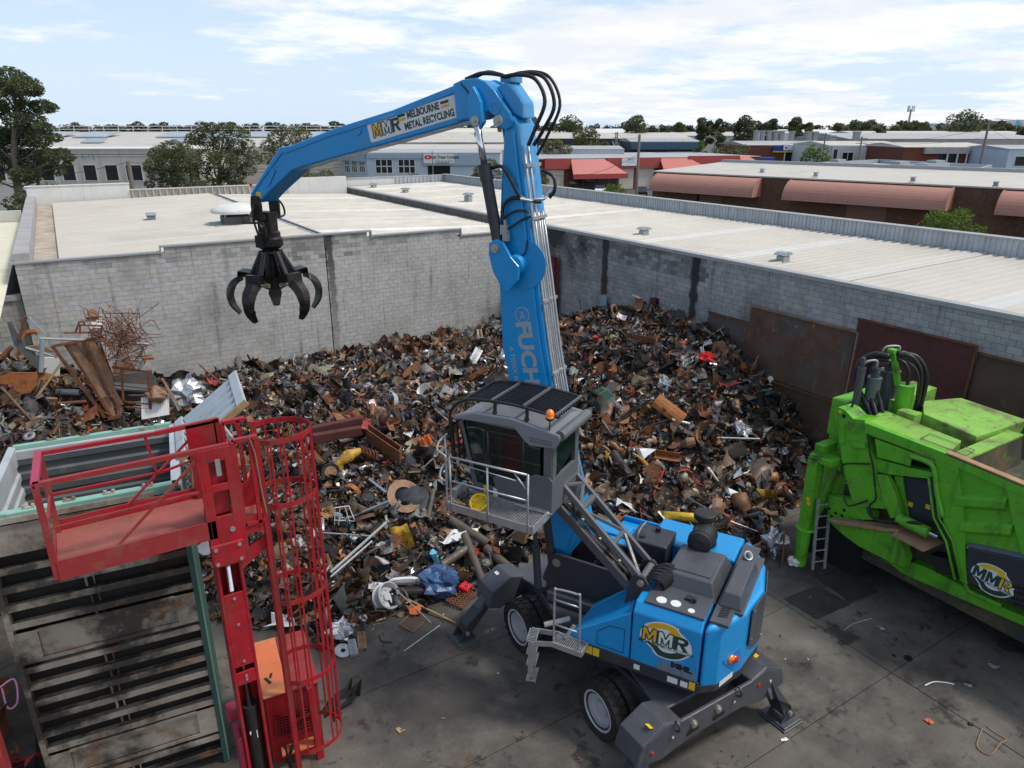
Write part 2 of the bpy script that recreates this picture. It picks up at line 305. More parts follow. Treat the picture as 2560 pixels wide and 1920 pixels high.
def rootloc(o):
    while o is not None:
        if o.parent is None: return np.array(o.location)
        o = o.parent
    return np.zeros(3)
def obj(name, mb, material, parent=None, bev=0., smooth=False, seg=2):
    V = np.vstack(mb.v) if mb.v else np.zeros((0, 3))
    if mb.T is not None: V = mb.T(V)
    base = rootloc(parent) if parent is not None else V.mean(axis=0) * np.array([1, 1, 0]) + np.array([0, 0, V[:, 2].min()])
    me = bpy.data.meshes.new(name); me.from_pydata((V - base).tolist(), [], mb.f)
    if mb.c:
        ca = me.color_attributes.new('Col', 'FLOAT_COLOR', 'POINT'); A = np.ones((len(V), 4), np.float32); A[:, :3] = np.vstack(mb.c); ca.data.foreach_set('color', A.ravel())
    me.materials.append(MATS[material]); me.update()
    if smooth: me.shade_smooth()
    o = bpy.data.objects.new(name, me); COL.objects.link(o)
    if parent is not None: o.parent = parent
    else: o.location = base
    if bev:
        md = o.modifiers.new('bevel', 'BEVEL'); md.width = bev; md.segments = seg; md.limit_method = 'ANGLE'; md.angle_limit = radians(30); md.use_clamp_overlap = True
    return o
def tag(o, label, cat=None, group=None, kind=None):
    if label: o['label'] = label
    if cat: o['category'] = cat
    if group: o['group'] = group
    if kind: o['kind'] = kind
    return o
def thing(name, label, cat, loc, group=None):
    o = bpy.data.objects.new(name, None); COL.objects.link(o); o.location = tuple(loc); o.empty_display_size = .3
    return tag(o, label, cat, group)
def struct(name, mb, material, **k): return tag(obj(name, mb, material, **k), None, kind='structure')
def copy_tree(o, parent=None):
    c = o.copy(); COL.objects.link(c)
    for k in ('label', 'group'): pass
    if parent is not None: c.parent = parent
    for ch in list(o.children): copy_tree(ch, c)
    return c
def text_mb(s, size, O, X, Y, bold=0., align='CENTER', sx=1., extr=.003, T=None, shear=0.):
    """lettering as a mesh: O origin, X/Y unit directions in the plane of the sign"""
    cu = bpy.data.curves.new('t', 'FONT'); cu.body = s; cu.size = size; cu.align_x = align; cu.align_y = 'CENTER'; cu.offset = bold; cu.resolution_u = 3; cu.shear = shear
    t = bpy.data.objects.new('t', cu); COL.objects.link(t); dg = bpy.context.evaluated_depsgraph_get()
    me = bpy.data.meshes.new_from_object(t.evaluated_get(dg)); bpy.data.objects.remove(t)
    O = np.asarray(O, float); X = np.asarray(X, float); Y = np.asarray(Y, float); Zn = np.cross(X, Y)
    mb = MB(T); V = np.array([v.co[:] for v in me.vertices]).reshape(-1, 3); F = [tuple(p.vertices) for p in me.polygons]
    mb.add(O + V[:, :1] * sx * X + V[:, 1:2] * Y + Zn * extr, F); bpy.data.meshes.remove(me); return mb
def arc(c, r, a0, a1, n, A, B): return [np.asarray(c) + r * (cos(a0 + (a1 - a0) * i / (n - 1)) * np.asarray(A) + sin(a0 + (a1 - a0) * i / (n - 1)) * np.asarray(B)) for i in range(n)]
def spline(pts, n=6):
    P = [np.asarray(p, float) for p in pts]; P = [2 * P[0] - P[1]] + P + [2 * P[-1] - P[-2]]; out = []
    for i in range(1, len(P) - 2):
        for k in range(n):
            t = k / n; out.append(.5 * (2 * P[i] + (P[i + 1] - P[i - 1]) * t + (2 * P[i - 1] - 5 * P[i] + 4 * P[i + 1] - P[i + 2]) * t * t + (3 * P[i] - P[i - 1] - 3 * P[i + 1] + P[i + 2]) * t ** 3))
    return np.array(out + [P[-2]])

# ================================================================== THE SETTING : ground, yard, walls, roofs
WX, WY = 19.4, 29.4
mb = MB(); mb.quad((-3000, -600, -.14), (3000, -600, -.14), (3000, 3500, -.14), (-3000, 3500, -.14)); struct('ground', mb, 'ground')
mb = MB(); mb.quad((-14, -6, -.06), (WX, -6, -.06), (WX, WY, -.06), (-14, WY, -.06)); yard = struct('yard_pavement', mb, 'slab_gap')
xs = [-10.8, -3.0, 12.2, WX]; ys = [-1.74, .71, 3.16, 5.61, 8.06, 10.51, 12.96, 15.4, WY]
for i in range(len(xs) - 1):
    for j in range(len(ys) - 1):
        mb = MB(); g = .006; mb.bb(xs[i] + g, xs[i + 1] - g, ys[j] + g, ys[j + 1] - g, -.05, 0. + .003 * ((i * 7 + j * 3) % 3 - 1))
        obj('slab', mb, 'slab', yard, bev=.008, seg=1)

# ---- concrete block walls
BL, BH = .36, .176
def block_wall(name, label, u0, u1, top, plane, axis, mats, shade, side):
    """axis 'X': runs along X on y = plane, faces -Y ; axis 'Y': runs along Y on x = plane, faces -X"""
    bm, mm = mats; w = 0.19
    P = (lambda u, d, z: (u, plane + d, z)) if axis == 'X' else (lambda u, d, z: (plane + d, u, z))
    root = thing(name, label, 'wall', P((u0 + u1) / 2, .1, 0))
    core = MB(); step = .36; u = u0
    while u < u1 - 1e-6:
        v = min(u + step, u1); h = min(top(u + .02), top(v - .02)) - .012
        a = P(u, .012, 0); b = P(v, w, h); core.bb(min(a[0], b[0]), max(a[0], b[0]), min(a[1], b[1]), max(a[1], b[1]), 0, h); u = v
    obj('mortar', core, mm, root)
    L = []; nz = int(7 / BH)
    for k in range(nz):
        z0 = k * BH; off = (k % 2) * BL / 2; nu = int((u1 - u0) / BL) + 2
        for i in range(-1, nu):
            a = max(u0, u0 + i * BL + off) + .005; b = min(u1, u0 + (i + 1) * BL + off) - .005
            if b - a < .05 or z0 + BH > min(top(a), top(b)) + .004: continue
            c = P((a + b) / 2, 0, z0 + BH / 2); x, y, d = proj(c)
            if axis == 'Y' and c[1] < 3: d = 99
            full = (b - a) > BL - .02
            vis = -20 < x < 2580 and 560 < y < 1000 and full and z0 > (1.0 if axis == 'X' else 2.3)
            L.append((d if vis else 1e6 + d, a, b, z0, full))
    L.sort(key=lambda q: q[0]); protos = {}; rest = MB()
    for n_, (d, a, b, z0, full) in enumerate(L):
        c = shade((a + b) / 2, z0 + BH / 2); pr = rnd.uniform(-.004, .004)
        if n_ < 300 and d < 1e6:
            key = tuple(round(x * 28) for x in c)
            if key not in protos:
                q = MB(); q.col = [x / 28 for x in key]; e = BL / 2 - .005; hh = BH / 2 - .005
                (q.bb(-e, e, 0, .06, -hh, hh) if axis == 'X' else q.bb(0, .06, -e, e, -hh, hh))
                V = np.vstack(q.v); me = bpy.data.meshes.new('block'); me.from_pydata(V.tolist(), [], q.f); ca = me.color_attributes.new('Col', 'FLOAT_COLOR', 'POINT')
                A = np.ones((len(V), 4), np.float32); A[:, :3] = q.col; ca.data.foreach_set('color', A.ravel()); me.materials.append(MATS[bm]); protos[key] = me
            o = bpy.data.objects.new('block', protos[key]); COL.objects.link(o); o.parent = root
            o.location = Vector(P((a + b) / 2, pr, z0 + BH / 2)) - Vector(root.location)
        else:
            rest.col = c; p0 = P(a, pr, z0 + .005); p1 = P(b, .06, z0 + BH - .005); rest.bb(p0[0], p1[0], p0[1], p1[1], z0 + .005, z0 + BH - .005)
    tag(obj('block_courses', rest, bm, root), None, kind='stuff')
    return root, P
def btop(x):
    for lim, h in ((2.9, 5.67), (11.12, 5.87), (15.45, 5.66), (99, 5.36)):
        if x < lim: return h
def bshade(u, z):
    g = .455 * rnd.uniform(.93, 1.06); w = rnd.uniform(-.008, .014); c = np.array([g * 1.01 + w * .3, g, g * .965 - w * .5])
    d = 0.
    if z > 4.9 and 7.5 < u < 10.5: d = max(d, rnd.choice([.1, .5, .3, 0]))
    if z > 5.2: d = max(d, rnd.uniform(0, .35))
    return c * (1 - d)
wall_b, Pb = block_wall('block_wall', 'pale grey concrete block wall with stepped top behind the scrap heap, under the hanging grab', -1.65, 18.9, btop, WY, 'X', ('block', 'mortar'), bshade, -1)
def rshade(u, z):
    g = .36 * rnd.uniform(.87, 1.10); c = np.array([g, g, g * .98]); d = 0.
    if u > 23.5: d = max(d, min(.88, max(0., (z - 3.4) / 2.2) * (1.1 * abs(mnoise.noise((u * .9, z * .5, 3))) * 2.2 + .15)))
    if z > 4.7 and u > 18: d = max(d, rnd.uniform(.1, .6))
    return c * (1 - d)
wall_r, Pr = block_wall('block_wall', 'darker block wall with black soot streaks along the right, rusty plates leaning on it', 2.0, WY, lambda u: 5.66, WX, 'Y', ('block_sooty', 'mortar_dark'), rshade, -1)
def cshade(u, z): g = .38 * rnd.uniform(.8, 1.1); return np.array([g, g, g * .95])
wall_l, _ = block_wall('block_wall', 'low pale block wall at the left edge below the cream roof', -9.0, -1.672, lambda u: 4.42, WY + .2, 'X', ('block', 'mortar'), cshade, -1)
# flashings along the tops
mb = MB()
for a, b, h in ((-1.75, 2.92, 5.67), (2.9, 11.14, 5.87), (11.12, 15.47, 5.66), (15.45, 19.38, 5.36)): mb.bb(a, b, WY - .05, WY + .24, h - .012, h + .05)
for x, h0, h1 in ((2.9, 5.6, 5.87), (11.13, 5.6, 5.87), (15.46, 5.3, 5.66)): mb.bb(x - .02, x + .02, WY - .052, WY + .2, h0, h1 + .052)
obj('flashing', mb, 'coping', wall_b)
mb = MB(); mb.bb(9.07, 9.11, WY - .006, WY + .05, 0, 5.86); obj('control_joint', mb, 'black_void', wall_b)
mb = MB(); mb.bb(WX - .05, WX + .28, 2.0, WY + 27, 5.648, 5.72); mb.bb(WX - .062, WX - .048, 2.0, WY, 5.60, 5.70); obj('flashing', mb, 'coping', wall_r)
mb = MB(); mb.bb(-9, -1.68, WY + .14, WY + .5, 4.41, 4.58); obj('flashing', mb, 'conc_pale', wall_l)

def corr(mb, x0, x1, y0, y1, zf, pitch=.38, rib=.045, along='X'):
    """ribbed sheeting, ribs along X (or Y); zf(x,y) gives the pan height"""
    prof = []; t = 0.; L = (y1 - y0) if along == 'X' else (x1 - x0); n = int(L / pitch)
    for i in range(n):
        for f, h in ((0, 0), (.62, 0), (.72, rib), (.90, rib)): prof.append((i * pitch + f * pitch, h))
    prof.append((n * pitch, 0)); V = []; e = (x0, x1) if along == 'X' else (y0, y1)
    for q, h in prof:
        for w in e: V.append((w, y0 + q, zf(w, y0 + q) + h) if along == 'X' else (x0 + q, w, zf(x0 + q, w) + h))
    mb.add(V, [(2 * i, 2 * i + 1, 2 * i + 3, 2 * i + 2) for i in range(len(prof) - 1)])
def vent(x, y, z, s, label, grp, rz=0., tall=1.):
    s *= .64
    t = thing('roof_vent', label, 'roof vent', (x, y, z), grp)
    c, n_ = cos(rz), sin(rz); T = lambda V: np.column_stack([x + (V[:, 0] * c - V[:, 1] * n_) * s, y + (V[:, 0] * n_ + V[:, 1] * c) * s, z + V[:, 2] * s])
    m = MB(T); m.bb(-.24, .24, -.24, .24, -.1, .30 * tall); m.bb(-.3, .3, -.3, .3, -.1, .03); obj('base', m, 'galv_dull', t)
    m = MB(T); h = .30 * tall
    for sx in (-1, 1):
        m.prism([(sx * .02, -.27, h + .02), (sx * .42, -.27, h + .07), (sx * .46, -.27, h + .12), (sx * .22, -.27, h + .23), (sx * .02, -.27, h + .23)], (0, .54, 0))
    obj('hood', m, 'galv', t); return t

# ---- left warehouse (behind the block wall)
zA = lambda x, y: 5.50 + .022 * (x + .4); zB = lambda x, y: 5.62 - .040 * (x - 9.6)
lw = thing('warehouse', 'low warehouse with pale ribbed gable roof right behind the pale block wall', 'building', (8, 43, 0))
m = MB(); corr(m, -.35, 9.2, WY + .2, 55.2, zA); obj('roof_sheeting', m, 'roof_sheet', lw)
m = MB(); corr(m, 9.52, 19.36, WY + .2, 55.2, zB); obj('roof_sheeting', m, 'roof_sheet', lw)
m = MB(); m.bb(9.15, 9.58, WY + .2, 55.2, 5.45, 5.60); obj('ridge_gutter', m, 'wall_dark', lw)
m = MB(); m.bb(9.10, 9.2, WY + .2, 55.2, 5.6, 5.76); m.bb(9.52, 9.60, WY + .2, 55.2, 5.55, 5.70); obj('ridge_flashing', m, 'galv_dull', lw)
m = MB(); m.bb(-1.66, -1.18, WY + .2, 55.4, 0, 5.98); obj('side_parapet', m, 'conc_pale', lw)
m = MB(); m.bb(-1.17, -.36, WY + .2, 55.2, 5.2, 5.40); obj('box_gutter', m, 'rust_gutter', lw)
m = MB(); m.bb(-1.6, 4.2, 55.3, 55.7, 0, 6.55); m.bb(-1.66, 4.25, 55.26, 55.74, 6.55, 6.60); obj('rear_parapet', m, 'render_white', lw)
m = MB(); m.bb(14.7, 19.2, 55.3, 55.7, 0, 6.55); obj('rear_parapet', m, 'render_white', lw)
m = MB(); m.bb(4.2, 14.7, 55.32, 55.6, 0, 6.12); x = 4.3
while x < 14.6: m.bb(x, x + .08, 55.20, 55.32, 5.2, 6.12); x += .42
m.bb(4.2, 14.7, 55.18, 55.64, 6.12, 6.18); obj('ribbed_parapet', m, 'roof_sheet', lw)
m = MB(); m.bb(-1.2, 19.3, WY + .25, 55.2, 0, 5.1); obj('body', m, 'conc_pale', lw)
for (px, py) in ((330, 600), (330, 622), (330, 640)):
    pass
for yy, w in ((33.2, .5), (37.6, .22), (38.5, .28), (45.2, .22), (50.6, .2)):
    m = MB(); corr(m, -.34, 9.15, yy, yy + .39, lambda x, y: zA(x, y) + .012); obj('light_sheet', m, 'roof_light', lw)
for yy in (31.8, 36.5, 41.2, 46, 50.5):
    m = MB(); corr(m, 9.6, 19.3, yy, yy + .77, lambda x, y: zB(x, y) + .012); obj('light_sheet', m, 'roof_light', lw)
vent(3.9, 41.3, zA(3.9, 0), 1.25, 'small square vent on the pale roof left of the mushroom fan', 'vents on the left roof', pi / 2, .8)
t = thing('mushroom_fan', 'wide domed exhaust fan on the pale roof behind the grab', 'roof fan', (7.2, 36.9, 5.6))
m = MB(); m.bb(6.55, 7.85, 36.3, 37.5, 5.5, 6.05); obj('base', m, 'wall_dark', t)
m = MB(); m.bb(6.1, 8.3, 36.0, 37.8, 5.64, 5.72); obj('flashing', m, 'roof_grey', t)
m = MB(); m.lathe((7.2, 36.9, 0), (0, 0, 1), [(1.12, 6.22), (1.16, 6.28), (1.1, 6.40), (.8, 6.55), (.4, 6.63), (.001, 6.66)], 28); obj('dome', m, 'render_white', t, smooth=True)
for a in range(4): m = MB(); m.cyl((7.2 + .8 * cos(a * pi / 2 + .7), 36.9 + .8 * sin(a * pi / 2 + .7), 5.7), (7.2 + .8 * cos(a * pi / 2 + .7), 36.9 + .8 * sin(a * pi / 2 + .7), 6.25), .03, 6); obj('strut', m, 'galv_dull', t)

# ---- cream roof beyond the left parapet
cw = thing('warehouse', 'cream roofed shed at the far left edge beside the parapet', 'building', (-6, 40, 0))
zC = lambda x, y: 4.95 + .03 * (-1.9 - x)
m = MB(); corr(m, -14, -1.98, 21.0, 50.0, zC); obj('roof_sheeting', m, 'roof_cream', cw)
m = MB(); m.bb(-14, -1.9, 50, 50.3, 0, 5.62); obj('rear_parapet', m, 'render_cream', cw)
m = MB(); m.bb(-13.8, -2.1, WY + .6, 50, 0, 4.7); obj('body', m, 'conc_pale', cw)

# ---- right warehouse
zR = lambda x, y: 5.60 + .012 * (x - WX)
rw = thing('warehouse', 'long pale ribbed roof warehouse behind the sooty block wall', 'building', (24, 30, 0))
m = MB(); corr(m, WX + .2, 28.5, 1.0, 57.0, zR); obj('roof_sheeting', m, 'roof_sheet', rw)
for yy in (8.6, 12.9, 17.3, 21.8, 26.2, 30.6, 35.0, 39.4, 44, 49, 53):
    m = MB(); corr(m, WX + .3, 28.4, yy, yy + .77, lambda x, y: zR(x, y) + .012); obj('light_sheet', m, 'roof_light', rw)
m = MB(); m.bb(WX, WX + .22, WY + .05, 57.0, 0, 5.646); obj('side_wall', m, 'wall_dark', rw)
m = MB(); m.bb(WX + .3, 28.4, 2.2, 56.9, 0, 5.3); obj('body', m, 'conc_pale', rw)
m = MB(); m.bb(28.62, 28.75, 1.0, 57.2, 0, 6.30); obj('parapet_frame', m, 'clad', rw)
n_ = 0; y = 1.0
while y < 57.1:                                                # each sheet of the parapet cladding
    w = .76; m = MB(); x0 = 28.5 + .012 * (n_ % 2); m.bb(x0, x0 + .1, y + .004, y + w - .004, 5.55, 6.31)
    for k in range(4): m.bb(x0 - .025, x0, y + .05 + k * .19, y + .09 + k * .19, 5.55, 6.30)
    obj('cladding_sheet', m, 'clad', rw); y += w; n_ += 1
m = MB(); m.bb(28.40, 28.86, 1.0, 57.3, 6.31, 6.36); obj('capping', m, 'coping', rw)
m = MB(); m.bb(WX + .2, 28.9, 57.05, 57.3, 0, 6.25); obj('rear_parapet', m, 'render_white', rw)
m = MB(); x = 24.0
while x < 28.4: m.bb(x, x + .3, 56.98, 57.05, 5.5, 6.22); x += .36
m.bb(WX + .2, 28.9, 57.0, 57.34, 6.252, 6.31); obj('capping', m, 'clad', rw)
for i, (x, y, s, lab, rz, tl) in enumerate(((21.55, 23.8, 1., 'galvanised roof vent nearest the soot streaked wall corner', 0, 1), (21.2, 16.2, 1.02, 'galvanised roof vent nearest the camera on the right roof', 0, 1),
        (22.1, 40.9, 1.2, 'tall box roof vent seen left of the boom', .4, 1.7), (21.5, 49.3, 1.1, 'small vent far along the right roof, left of the boom', .2, 1), (21.3, 55.0, 1.1, 'farthest small vent by the rear parapet', .2, 1))):
    vent(x, y, zR(x, y), s, lab, 'vents on the right roof', rz, tl)

# ---- plates and panels leaning on the right wall
def plate(y0, y1, z0, z1, off, material, label, name='steel_plate', th=.02, fr=None):
    m = MB(); x = WX - off; m.add([(x - .12, y0, z0), (x - .12, y1, z0), (x, y1, z1), (x, y0, z1), (x - .12 + th, y0, z0), (x - .12 + th, y1, z0), (x + th, y1, z1), (x + th, y0, z1)], MB.BF)
    t = thing(name, label, 'steel plate', (x, (y0 + y1) / 2, z0), 'plates leaning on the right wall'); obj('sheet', m, material, t)
    m = MB(); m.beam((x - .02, y0, z1 + .02), (x - .02, y1, z1 + .02), .07, .05); m.beam((x - .14, y0, z0), (x - .02, y0, z1), .05, .05); obj('edge_angle', m, fr or 'rust_flat', t); return t
plate(15.8, 17.65, 1.9, 3.74, .06, 'plate_rust', 'small rusty brown steel plate beside the blue-grey panels')
plate(11.8, 15.76, 2.15, 4.35, .10, 'plate_rust', 'wide mottled steel plate with bent pale top edge left of the dark red plate', fr='rust_pale')
plate(8.55, 11.87, 2.6, 4.76, .12, 'plate_red', 'dark maroon steel plate behind the green machine hoses')
plate(4.0, 8.52, 2.2, 4.58, .07, 'plate_brown', 'brown stained steel plate at the right edge of the yard')
plate(10.6, 17.5, 0.0, 2.06, .22, 'plate_brown', 'long low rusty plate standing below the two brown plates')
plate(5.0, 10.55, 0.0, 2.5, .22, 'plate_rust', 'low rusty plate standing behind the green machine')
for y0, y1, h, lab in ((20.3, 21.8, 2.72, 'left blue-grey panel behind the heap crest'), (18.75, 20.25, 2.58, 'middle blue-grey panel behind the heap crest'), (17.3, 18.7, 2.45, 'right blue-grey panel next to the rusty plate')):
    plate(y0, y1, .3, h, .05, 'plate_blue', lab, 'wall_panel', fr='plate_blue')
t = thing('steel_column', 'red-brown steel post standing against the sooty wall above the heap', 'post', (WX - .12, 20.5, 0))
m = MB(); m.bb(WX - .2, WX - .16, 20.30, 20.62, 2.75, 3.72); m.bb(WX - .16, WX - .04, 20.44, 20.48, 2.0, 3.72); m.bb(WX - .04, WX - .005, 20.30, 20.62, 2.75, 3.72); m.bb(WX - .14, WX - .08, 20.43, 20.49, .5, 2.75); obj('flange', m, 'plate_red', t)
t = thing('steel_column', 'pale blue steel post standing against the wall behind the heap peak', 'post', (WX - .12, 23.5, 0))
m = MB(); m.bb(WX - .2, WX - .165, 23.3, 23.72, .5, 3.25); m.bb(WX - .165, WX - .03, 23.49, 23.53, .5, 3.25); m.bb(WX - .03, WX - .005, 23.3, 23.72, .5, 3.25); obj('flange', m, 'plate_blue', t)
t = thing('corner_column', 'rusty red steel panel in the wall corner behind the boom pipes', 'steel panel', (WX - .2, 28.0, 0))
m = MB(); m.bb(WX - .25, WX - .2, 26.9, 28.9, 0, 4.4); obj('sheet', m, 'red_faded', t)
m = MB()
for yy in (26.95, 27.6, 28.3): m.bb(WX - .36, WX - .25, yy, yy + .1, 0, 4.38)
obj('rib', m, 'plate_red', t)
m = MB(); r2 = random.Random(3)
for k in range(9):
    c = np.array([WX - .3, 27.0 + r2.uniform(0, 1.6), 4.5 + r2.uniform(-.1, .2)]); m.tube(arc(c, r2.uniform(.2, .34), 0, 6.1, 16, (r2.uniform(-.6, .6), 1, 0), (0, .2, 1)), .012, 5)
tag(obj('wire_coil', m, 'rust_flat'), 'tangled rusty wire coil on top of the red corner panel', 'wire')

# ================================================================== BEYOND THE YARD : streets, buildings, trees
F2 = np.array([sin(YAW), cos(YAW)]); R2 = np.array([cos(YAW), -sin(YAW)])
def colxy(x, D, h=5.):
    zc_ = D * cos(PIT) + (CH - h) * sin(PIT); return F2 * D + R2 * (x - 1280) / FPX * zc_
def hgt(y, D, x=1280):                                          # height seen at row y, horizontal distance D
    r = ray(x, y); k = D / (r[0] * F2[0] + r[1] * F2[1]); return CH + r[2] * k
class Fac:
    """vertical facade plane from P0 (left) to P1 (right); local u along, d outwards, z up"""
    def __init__(s, P0, P1):
        s.P0 = np.append(np.asarray(P0, float)[:2], 0); e = np.append(np.asarray(P1, float)[:2], 0) - s.P0; s.L = np.linalg.norm(e); s.u = e / s.L; s.n = np.array([s.u[1], -s.u[0], 0])
        if s.n @ (-s.P0) < 0: s.n = -s.n
        s.T = lambda V: s.P0 + V[:, :1] * s.u + V[:, 1:2] * s.n + V[:, 2:3] * np.array([0, 0, 1.])
    def px(s, x, y): r = ray(x, y); t = ((s.P0 - CAM) @ s.n) / (r @ s.n); p = CAM + r * t; return (p - s.P0) @ s.u, p[2]
    def w(s, u, d, z): return s.P0 + s.u * u + s.n * d + np.array([0, 0, z])
    def mb(s): return MB(s.T)
    def rect(s, x0, x1, y0, y1): a = s.px((x0 + x1) / 2, y0); b = s.px(x0, (y0 + y1) / 2); c = s.px(x1, (y0 + y1) / 2); d = s.px((x0 + x1) / 2, y1); return b[0], c[0], d[1], a[1]
def win(F, root, r, mull=(1, 1), fr='frame_white', name='window', glass='glass_dark', dp=.05):
    u0, u1, z0, z1 = r; m = F.mb(); e = .09
    m.bb(u0, u1, 0, dp, z0, z0 + e); m.bb(u0, u1, 0, dp, z1 - e, z1); m.bb(u0, u0 + e, 0, dp, z0 + e, z1 - e); m.bb(u1 - e, u1, 0, dp, z0 + e, z1 - e)
    for i in range(1, mull[0]): x = u0 + (u1 - u0) * i / mull[0]; m.bb(x - .05, x + .05, 0, dp, z0 + e, z1 - e)
    for i in range(1, mull[1]): z = z0 + (z1 - z0) * i / mull[1]; m.bb(u0 + e, u1 - e, 0, dp - .01, z - .05, z + .05)
    f = obj(name, m, fr, root); m = F.mb(); m.bb(u0 + e, u1 - e, -.05, .012, z0 + e, z1 - e); obj('pane', m, glass, f); return f
def bld(F, name, label, H, depth, wallm, roofm, u0=0., u1=None, cap=True):
    u1 = F.L if u1 is None else u1; c = F.w((u0 + u1) / 2, -depth / 2, 0); t = thing(name, label, 'building', c)
    m = F.mb(); m.bb(u0, u1, -depth, 0, -.1, H); obj('wall', m, wallm, t)
    m = F.mb(); m.bb(u0 - .1, u1 + .1, -depth - .1, .1, H, H + .12); obj('roof', m, roofm, t); return t

# -- white two storey building with the street number
F = Fac(colxy(-170, 84), colxy(508, 86)); Ht = F.px(250, 374)[1]
t = bld(F, 'office_building', 'long pale two storey office with dark upper windows numbered 6-12, behind the gum trees', Ht, 9, 'render_cream', 'render_white')
for a, b in ((-14, 14), (48, 80), (103, 136), (155, 190), (209, 243), (263, 297), (315, 357), (420, 455), (470, 500)): win(F, t, F.rect(a, b, 411, 453))
for a, b in ((48, 80), (103, 136), (160, 190), (217, 247), (271, 300), (330, 360)): win(F, t, F.rect(a, b, 474, 500))
u, z = F.px(220, 392); obj('street_number', text_mb('6-12', .85, F.w(u, .02, z), F.u, (0, 0, 1), .02), 'grey_blue', t)
m = F.mb()
for px in (92, 147, 199, 252, 305, 390): u = F.px(px, 420)[0]; m.bb(u - .02, u + .02, -.02, .012, 0, Ht - .01)
tag(obj('panel_joint', m, 'conc_pale', t), None, kind='stuff')
# sawtooth roof with panels behind it
G = Fac(colxy(-170, 94), colxy(870, 98)); h0 = hgt(368, 95); h1 = hgt(331, 128)
t = thing('factory_hall', 'wide pale factory roof with rows of tilted panels and a railing, far left', 'building', G.w(G.L / 2, -17, 0))
m = G.mb(); m.prism([(0, 0, 0), (0, 0, h0), (0, -14, h0 + (h1 - h0) * .45), (0, -33, h1), (0, -60, h1), (0, -60, 0)], (G.L, 0, 0)); obj('roof', m, 'roof_sheet', t)
k = 0
for row, (d, zz_, ln, wd) in enumerate(((-6, .20, 3.2, 2.6), (-17, .56, 7.5, 4.6))):
    u = 3.
    while u < G.L - 6:
        if rnd.random() < .8:
            zb = h0 + (h1 - h0) * zz_; m = G.mb(); m.add([(u, d, zb + .05), (u + wd, d, zb + .05), (u + wd - .4, d - ln, zb + .05 + ln * .052 + .3), (u - .4, d - ln, zb + .05 + ln * .052 + .3), (u, d, zb + .2), (u + wd, d, zb + .2), (u + wd - .4, d - ln, zb + ln * .052 + .5), (u - .4, d - ln, zb + ln * .052 + .5)], MB.BF)
            obj('roof_panel', m, 'solar', t)
        u += wd + rnd.uniform(.5, 2.2)
m = G.mb()
for zz_ in (.5, 1.0): m.cyl((0, -33, h1 + zz_), (G.L, -33, h1 + zz_), .05, 5)
u = 0
while u < G.L: m.cyl((u, -33, h1), (u, -33, h1 + 1.0), .05, 5); u += 2.4
obj('railing', m, 'frame_white', t)

# -- blue-grey furniture building
F = Fac(colxy(918, 92), colxy(1250, 92)); zt = F.px(1080, 384)[1]
t = bld(F, 'showroom', 'pale blue-grey building with white furniture sign and grid windows, under the raised stick', zt, 18, 'pale_blue', 'roof_grey')
for a, b in ((938.5, 982), (995.5, 1038.5)): win(F, t, F.rect(a, b, 397.5, 434), (3, 2))
m = F.mb(); a = F.rect(918, 1058, 384, 396); m.bb(a[0], a[1], 0, .22, a[2], a[3]); obj('fascia', m, 'grey_blue', t)
m = F.mb(); a = F.rect(1058, 1200, 384.5, 413); m.bb(a[0], a[1], 0, .35, a[2], a[3]); obj('fascia', m, 'grey_blue', t)
m = F.mb(); a = F.rect(1070, 1125.5, 414.5, 446); m.bb(a[0], a[1], -.5, .03, a[2], a[3]); obj('doorway', m, 'black_void', t)
m = F.mb(); a = F.rect(1060, 1135.7, 385, 407.7); m.bb(a[0], a[1], .35, .42, a[2], a[3]); s = obj('sign', m, 'sticker_white', t); zs, hs = (a[2] + a[3]) / 2, a[3] - a[2]
um = F.px(1110, 396)[0]; obj('lettering', text_mb('Vest Dream Furniture', .62, F.w(um + .15, .423, zs + .18), F.u, (0, 0, 1), .014, sx=.62), 'ink', s)
obj('lettering', text_mb('03 9357 1368   0431 822 178', .2, F.w(um, .423, zs - .30), F.u, (0, 0, 1), .006, sx=.9), 'ink', s)
obj('lettering', text_mb('www.vestdream.com', .2, F.w(um - .1, .423, zs - .48), F.u, (0, 0, 1), .006, sx=.9), 'ink', s)
m = MB(); ul = F.px(1071, 396)[0]; m.prism([F.w(ul + .45 * cos(k * pi / 10), .423, zs + .16 + .26 * sin(k * pi / 10)) for k in range(20)], F.n * .01); obj('emblem', m, 'plastic_red', s)
obj('lettering', text_mb('Jts', .3, F.w(ul, .44, zs + .16), F.u, (0, 0, 1), .01), 'sticker_white', s)
G = Fac(colxy(740, 112), colxy(917, 92.2)); m = G.mb(); m.bb(0, G.L, -6, 0, 0, zt); obj('wing_wall', m, 'pale_blue', t)
for a, b in ((832, 842), (847.5, 859), (862.5, 875), (879.5, 893), (898.5, 913)): win(G, t, G.rect(a, b, 395.5, 432), (3, 2))
m = G.mb(); m.bb(0, G.L, 0, .2, zt - 1.0, zt); obj('fascia', m, 'grey_blue', t)

